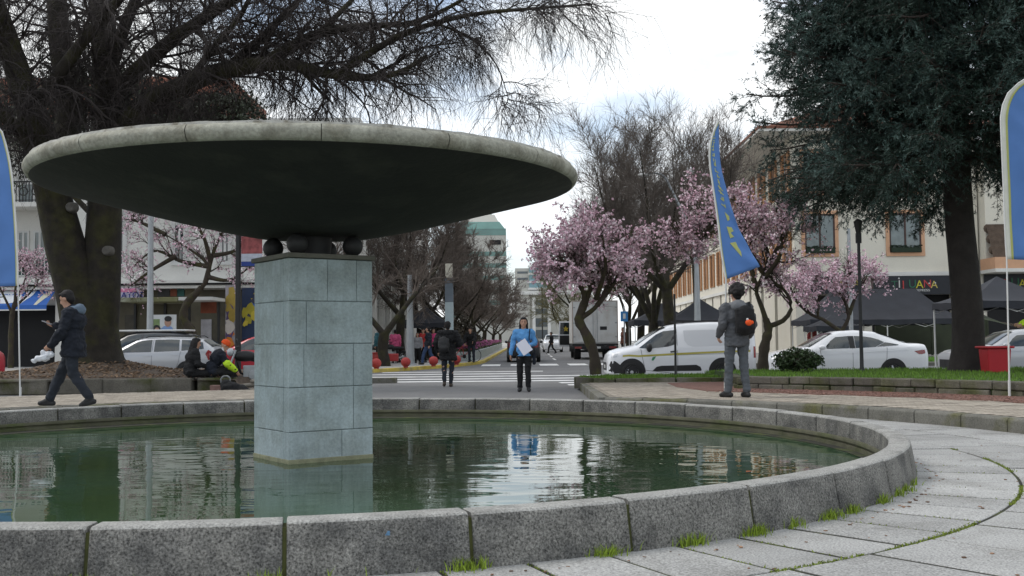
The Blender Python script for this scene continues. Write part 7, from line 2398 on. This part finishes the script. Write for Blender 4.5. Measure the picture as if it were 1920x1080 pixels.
q = MB(); q.tube([(-.13, .12, 1.25), (-.145, .08, 1.45), (-.15, -.03, 1.475), (-.17, -.12, 1.36), (-.26, -.13, .95)], .022, 6, squash=.5); q.tube([(-.13, .12, 1.25), (-.2, .13, 1.05), (-.27, .03, .93)], .02, 6, squash=.5); q.v = [tuple(Mw @ V_(p) - pw.location) for p in q.v]; q.build('strap', M_cnavy, hb, smooth=60)

# 3. man in the long black jacket walking away
pz = P(840, 724, 26.6)
pb = person('person in a wide black jacket walking away along the path with a black rucksack', (pz.x, 26.6, 0), 2, 1.63,
            dict(elL=(-.3, -.06, 1.16), wrL=(-.26, .1, .95), elR=(.33, -.03, 1.17), wrR=(.22, .17, 1.08), hdR=(-.6, .6, .1), knL=(-.1, .04, .5), anL=(-.09, -.12, .12), toeL=(-.1, .02, .04), knR=(.1, .06, .5), anR=(.07, .04, .085), toeR=(.09, .2, .03)),
            top=M_cblack, legs=M_cdjean, hair='short', hem=.72, puff=.06, lw=.004, shoes=mat('shoe_brown', (0.05, 0.035, 0.025), .7, .2, 9), hood=M_cblack)
backpack(pb, (-.1, -.24, 1.12), (.16, .1, .22), M_plast, lab='black rucksack on the back of the man in the wide black jacket')

# 4. man striding to the left, looking at his phone
pz = P(136, 760, 16.3)
pm = person('person in a dark hooded coat striding left behind the basin, looking at a phone', (pz.x, 16.3, .172), 88, 1.80,
            dict(head=(0, .11, 1.6), neck=(0, .0, 1.46), chest=(0, -.015, 1.27), nod=R(-24), shL=(-.17, .0, 1.39), shR=(.17, .03, 1.39), elL=(-.235, .06, 1.11), wrL=(-.2, .25, .92), hdL=(.1, .75, -.6), curlL=1.1,
                 elR=(.22, .1, 1.13), wrR=(.12, .33, 1.2), hdR=(-.1, .9, .3), pnR=(-.4, 0, .9), curlR=.8, hipL=(-.09, .0, .91), hipR=(.09, .0, .91), knL=(-.09, -.05, .49), anL=(-.085, -.3, .13), toeL=(-.09, -.17, .035),
                 knR=(.09, .22, .5), anR=(.09, .39, .1), toeR=(.1, .54, .055), hemshift=(0, -.01, 0)), top=M_cnavy, legs=M_cdjean, hair='short', hood=mat('cloth_hood_slate', (0.11, 0.15, 0.2), .85, .15, 5, .3, 30), hem=.74, puff=.04, lw=.016, vox=.012)
Mm = Matrix.Translation(pm.location) @ Matrix.Rotation(R(88), 4, 'Z') @ Matrix.Scale(pm.scale.x, 4)
q = MB(); q.box((.09, .44, 1.255), (.075, .15, .01), rx=R(22)); q.v = [tuple(Mm @ V_(p)) for p in q.v]
tag(q.build('phone', mat('phone_grey', (0.25, 0.26, 0.28), .2, .1), bevel=.003), 'grey mobile phone in the raised hand of the man in the dark coat', 'phone')
q = MB()
for i, (c_, r_) in enumerate((((-.2, .36, .80), (.035, .04, .06)), ((-.2, .33, .74), (.05, .075, .06)), ((-.2, .42, .72), (.045, .07, .05)), ((-.2, .26, .78), (.04, .08, .05)), ((-.2, .49, .69), (.035, .05, .035)))):
    q.ell(c_, r_, 12, 8)
q.v = [tuple(Mm @ V_(p)) for p in q.v]
bagw = remesh('plastic_bag', q, .012, mat('bag_film', (0.55, 0.57, 0.6), .3, .15, 6, .6, 25), None, .016, 18, 2)
tag(bagw, 'crumpled white plastic bag in the lowered hand of the man in the dark coat', 'bag')

# 5, 6. the pair sitting on the end of the planter wall
SIT = dict(head=(0, .07, 1.2), neck=(0, .0, 1.04), chest=(0, -.03, .84), waist=(0, -.07, .63), pelvis=(0, -.06, .52), shL=(-.175, .01, .99), shR=(.175, .01, .99), elL=(-.22, .06, .72), elR=(.22, .06, .72), wrL=(-.14, .27, .66), wrR=(.14, .27, .66),
           hipL=(-.095, -.03, .5), hipR=(.095, -.03, .5), knL=(-.12, .4, .5), knR=(.12, .4, .5), anL=(-.12, .36, .085), anR=(.12, .42, .085), toeL=(-.14, .52, .03), toeR=(.14, .57, .03), hdL=(.3, .8, -.3), hdR=(-.3, .8, -.3), nod=R(-14))
pz = P(384, 735, 24.15)
person('person with very long dark hair and dark clothes sitting on the planter wall end', (pz.x - .32, 24.35, -.03), -62, 1.7, SIT, top=M_cblack, legs=M_cblack, hair='ponylong', hem=.95, puff=.04)
s6 = dict(SIT); s6.update(head=(0, .24, 1.13), neck=(0, .13, 1.0), chest=(0, .05, .82), nod=R(-34), shL=(-.175, .13, .95), shR=(.175, .13, .95), elL=(-.23, .26, .72), elR=(.24, .27, .7), wrL=(-.15, .46, .58), wrR=(.16, .47, .54), hdR=(-.1, .5, -.8), hdL=(.1, .5, -.8))
p6 = person('person in an orange knit cap bending forward on the planter wall, one sleeve bright yellow', (pz.x + .12, 24.5, -.03), -70, 1.72, s6, top=M_cnavy, legs=M_cblack, hair=None, hat=M_corange, hem=.95, puff=.035)
q = MB(); g6 = {k_: V_(v) for k_, v in s6.items() if hasattr(v, '__len__')}
q.caps(g6['elR'].lerp(g6['shR'], .1), .094, g6['elR'], .092); q.caps(g6['elR'], .09, g6['elR'].lerp(g6['wrR'], .9), .066)
remesh('yellow_sleeve', q, .013, M_chivis, p6, .01, 8)
q = MB(); q.tube([(.07, .17, 1.08), (.11, .2, .95), (.12, .2, .75)], .022, 6); q.build('white_strap', M_cwhite, p6, smooth=60)
o = MB(); o.box((0, 0, .1), (.34, .2, .2)); o = o.build('brick_block', mat('brick_block', (0.2, 0.12, 0.1), .9, .25, 8, .5, 40, stain=(0.33, 0.3, 0.26), stain_scale=4), bevel=.012); o.location = (P(411, 730, 23.9).x, 23.85, 0.0)
tag(o, 'single reddish brick block on the ground below the seated pair', 'block')
q = MB()
for c_, r_ in (((0, 0, .13), (.24, .17, .15)), ((.18, .03, .1), (.2, .16, .1)), ((-.12, .02, .22), (.12, .1, .12)), ((.32, 0, .06), (.14, .12, .06))): q.ell(c_, r_, 14, 8)
o = remesh('black_bag', q, .016, M_cblack, None, .02, 9, 2); o.location = (P(432, 728, 23.7).x, 23.75, 0); tag(o, 'slumped black bag lying on the ground at the feet of the seated pair', 'bag')
q = MB()
q.tube([(-.5, 0, .12), (.1, .05, .2), (.6, -.05, .14)], .05, 8); q.tube([(-.4, -.2, .06), (.2, -.1, .1), (.7, -.15, .08)], .04, 8); q.box((.3, .1, .24), (.5, .3, .05), ry=.2); q.box((.1, -.25, .05), (.4, .25, .07), rz=.3)
o = q.build('planks', M_wood, bevel=.01); o.location = (P(465, 725, 24.0).x, 24.0, 0.0); tag(o, 'heap of old planks and poles on the ground beside the black bag', 'planks')
q = MB(); q.lathe([(.085, -.02), (.11, -.025), (.12, 0), (.11, .025), (.085, .02), (.085, -.02)], n=22, axis='Y')
o = q.build('spare_wheel', mat('grey_wheel', (0.3, 0.31, 0.32), .4, .2, 6, metal=.4), smooth=60); o.location = (P(421, 712, 23.9).x, 23.98, .3); o.rotation_euler = (R(8), 0, R(20)); tag(o, 'small grey wheel leaning on the wall beside the seated pair', 'wheel')

# 7. the worker in high-visibility clothes at the right edge
pz = P(1948, 690, 21.4)
person('person in a bright yellow high visibility jacket at the right edge, reaching to the bin', (pz.x + .1, 21.4, .385), 80, 1.72,
       dict(elL=(-.3, .16, 1.16), wrL=(-.22, .42, .98), hdL=(.1, .9, -.3), elR=(.25, .1, 1.12), wrR=(.2, .36, 1.0), hdR=(-.1, .9, -.2), curlL=1.0), top=M_chivis, legs=M_cnavy, hair='short', hem=.86, puff=.035)

# background people
def bgp(label, px, D, heading, H, pose, up=.13, **kw):
    p = P(px, 650, D)
    return person(label, (p.x, D, gz(D) + up), heading, H, pose, vox=.02, group='people walking on the left pavement' if px < 900 else None, **kw)
WALK = dict(hipL=(-.09, 0, .91), hipR=(.09, 0, .91), knL=(-.09, .2, .52), anL=(-.09, .26, .1), toeL=(-.1, .42, .05), knR=(.09, -.08, .49), anR=(.09, -.35, .15), toeR=(.09, -.24, .035), elL=(-.24, -.15, 1.14), wrL=(-.25, -.1, .9), elR=(.24, .04, 1.13), wrR=(.23, .22, .98))
bgp('person in a teal jacket standing with the motorcycles behind the red crate', 713, 51, 30, 1.75, dict(knL=(-.15, .02, .49), anL=(-.18, 0, .085)), top=M_cteal, legs=M_cblack, hair='short', hem=.85, puff=.05)
bgp('person in a pink jacket by the black motorcycle next to the pale pole', 741, 53.2, 10, 1.66, {}, top=M_cpink, legs=M_cblack, hair='short', hem=.86, puff=.05)
bgp('small person in a pale grey top standing to the left of the man in jeans', 783, 52.5, 170, 1.5, {}, top=M_cash, legs=M_cblack, hair='long', hem=.85, puff=.03)
bgp('person in a bright red jacket standing just left of the man in jeans', 794, 53.5, 150, 1.7, {}, top=M_cred, legs=M_cblack, hair='short', hem=.8, puff=.04)
bgp('person in blue jeans and a dark jacket striding to the left on the pavement', 803, 49.0, 80, 1.74, WALK, top=M_cnavy, legs=M_cjean, hair='short', hem=.84, puff=.045)
bgp('person in a magenta top standing behind the man in jeans, under the left gazebo', 813, 54.5, 180, 1.7, {}, top=mat('cloth_magenta', (0.5, 0.05, 0.16), .85, .15, 5), legs=M_cblack, hair='long', hem=.82, puff=.03)
bgp('person in dark clothes leaning over a red bicycle beside the flower bed', 884, 52.6, 165, 1.78, dict(head=(0, .2, 1.56), neck=(0, .12, 1.42), chest=(0, .06, 1.25), shL=(-.185, .1, 1.37), shR=(.185, .1, 1.37), elL=(-.26, .2, 1.15), elR=(.28, .16, 1.14), wrL=(-.2, .42, 1.05), wrR=(.24, .3, .95)), top=M_cblack, legs=M_cdjean, hair='short', hem=.84, puff=.05)
bgp('person in black crossing the street far away in front of the white hatchback', 1034, 84, 80, 1.7, WALK, up=0, top=M_cblack, legs=M_cblack, hair='short', hem=.85, puff=.04)
bgp('person in a rusty brown jacket standing on the right beside the white truck', 1169, 60, 100, 1.72, {}, top=M_cbrown, legs=M_cblack, hair='short', hem=.82, puff=.05)
bgp('person in a red jacket and jeans standing under the low end of the long gazebo', 1525, 55.6, 170, 1.68, {}, top=mat('cloth_dark_red', (0.18, 0.025, 0.025), .85, .15, 5), legs=M_cjean, hair='short', hem=.86, puff=.04)
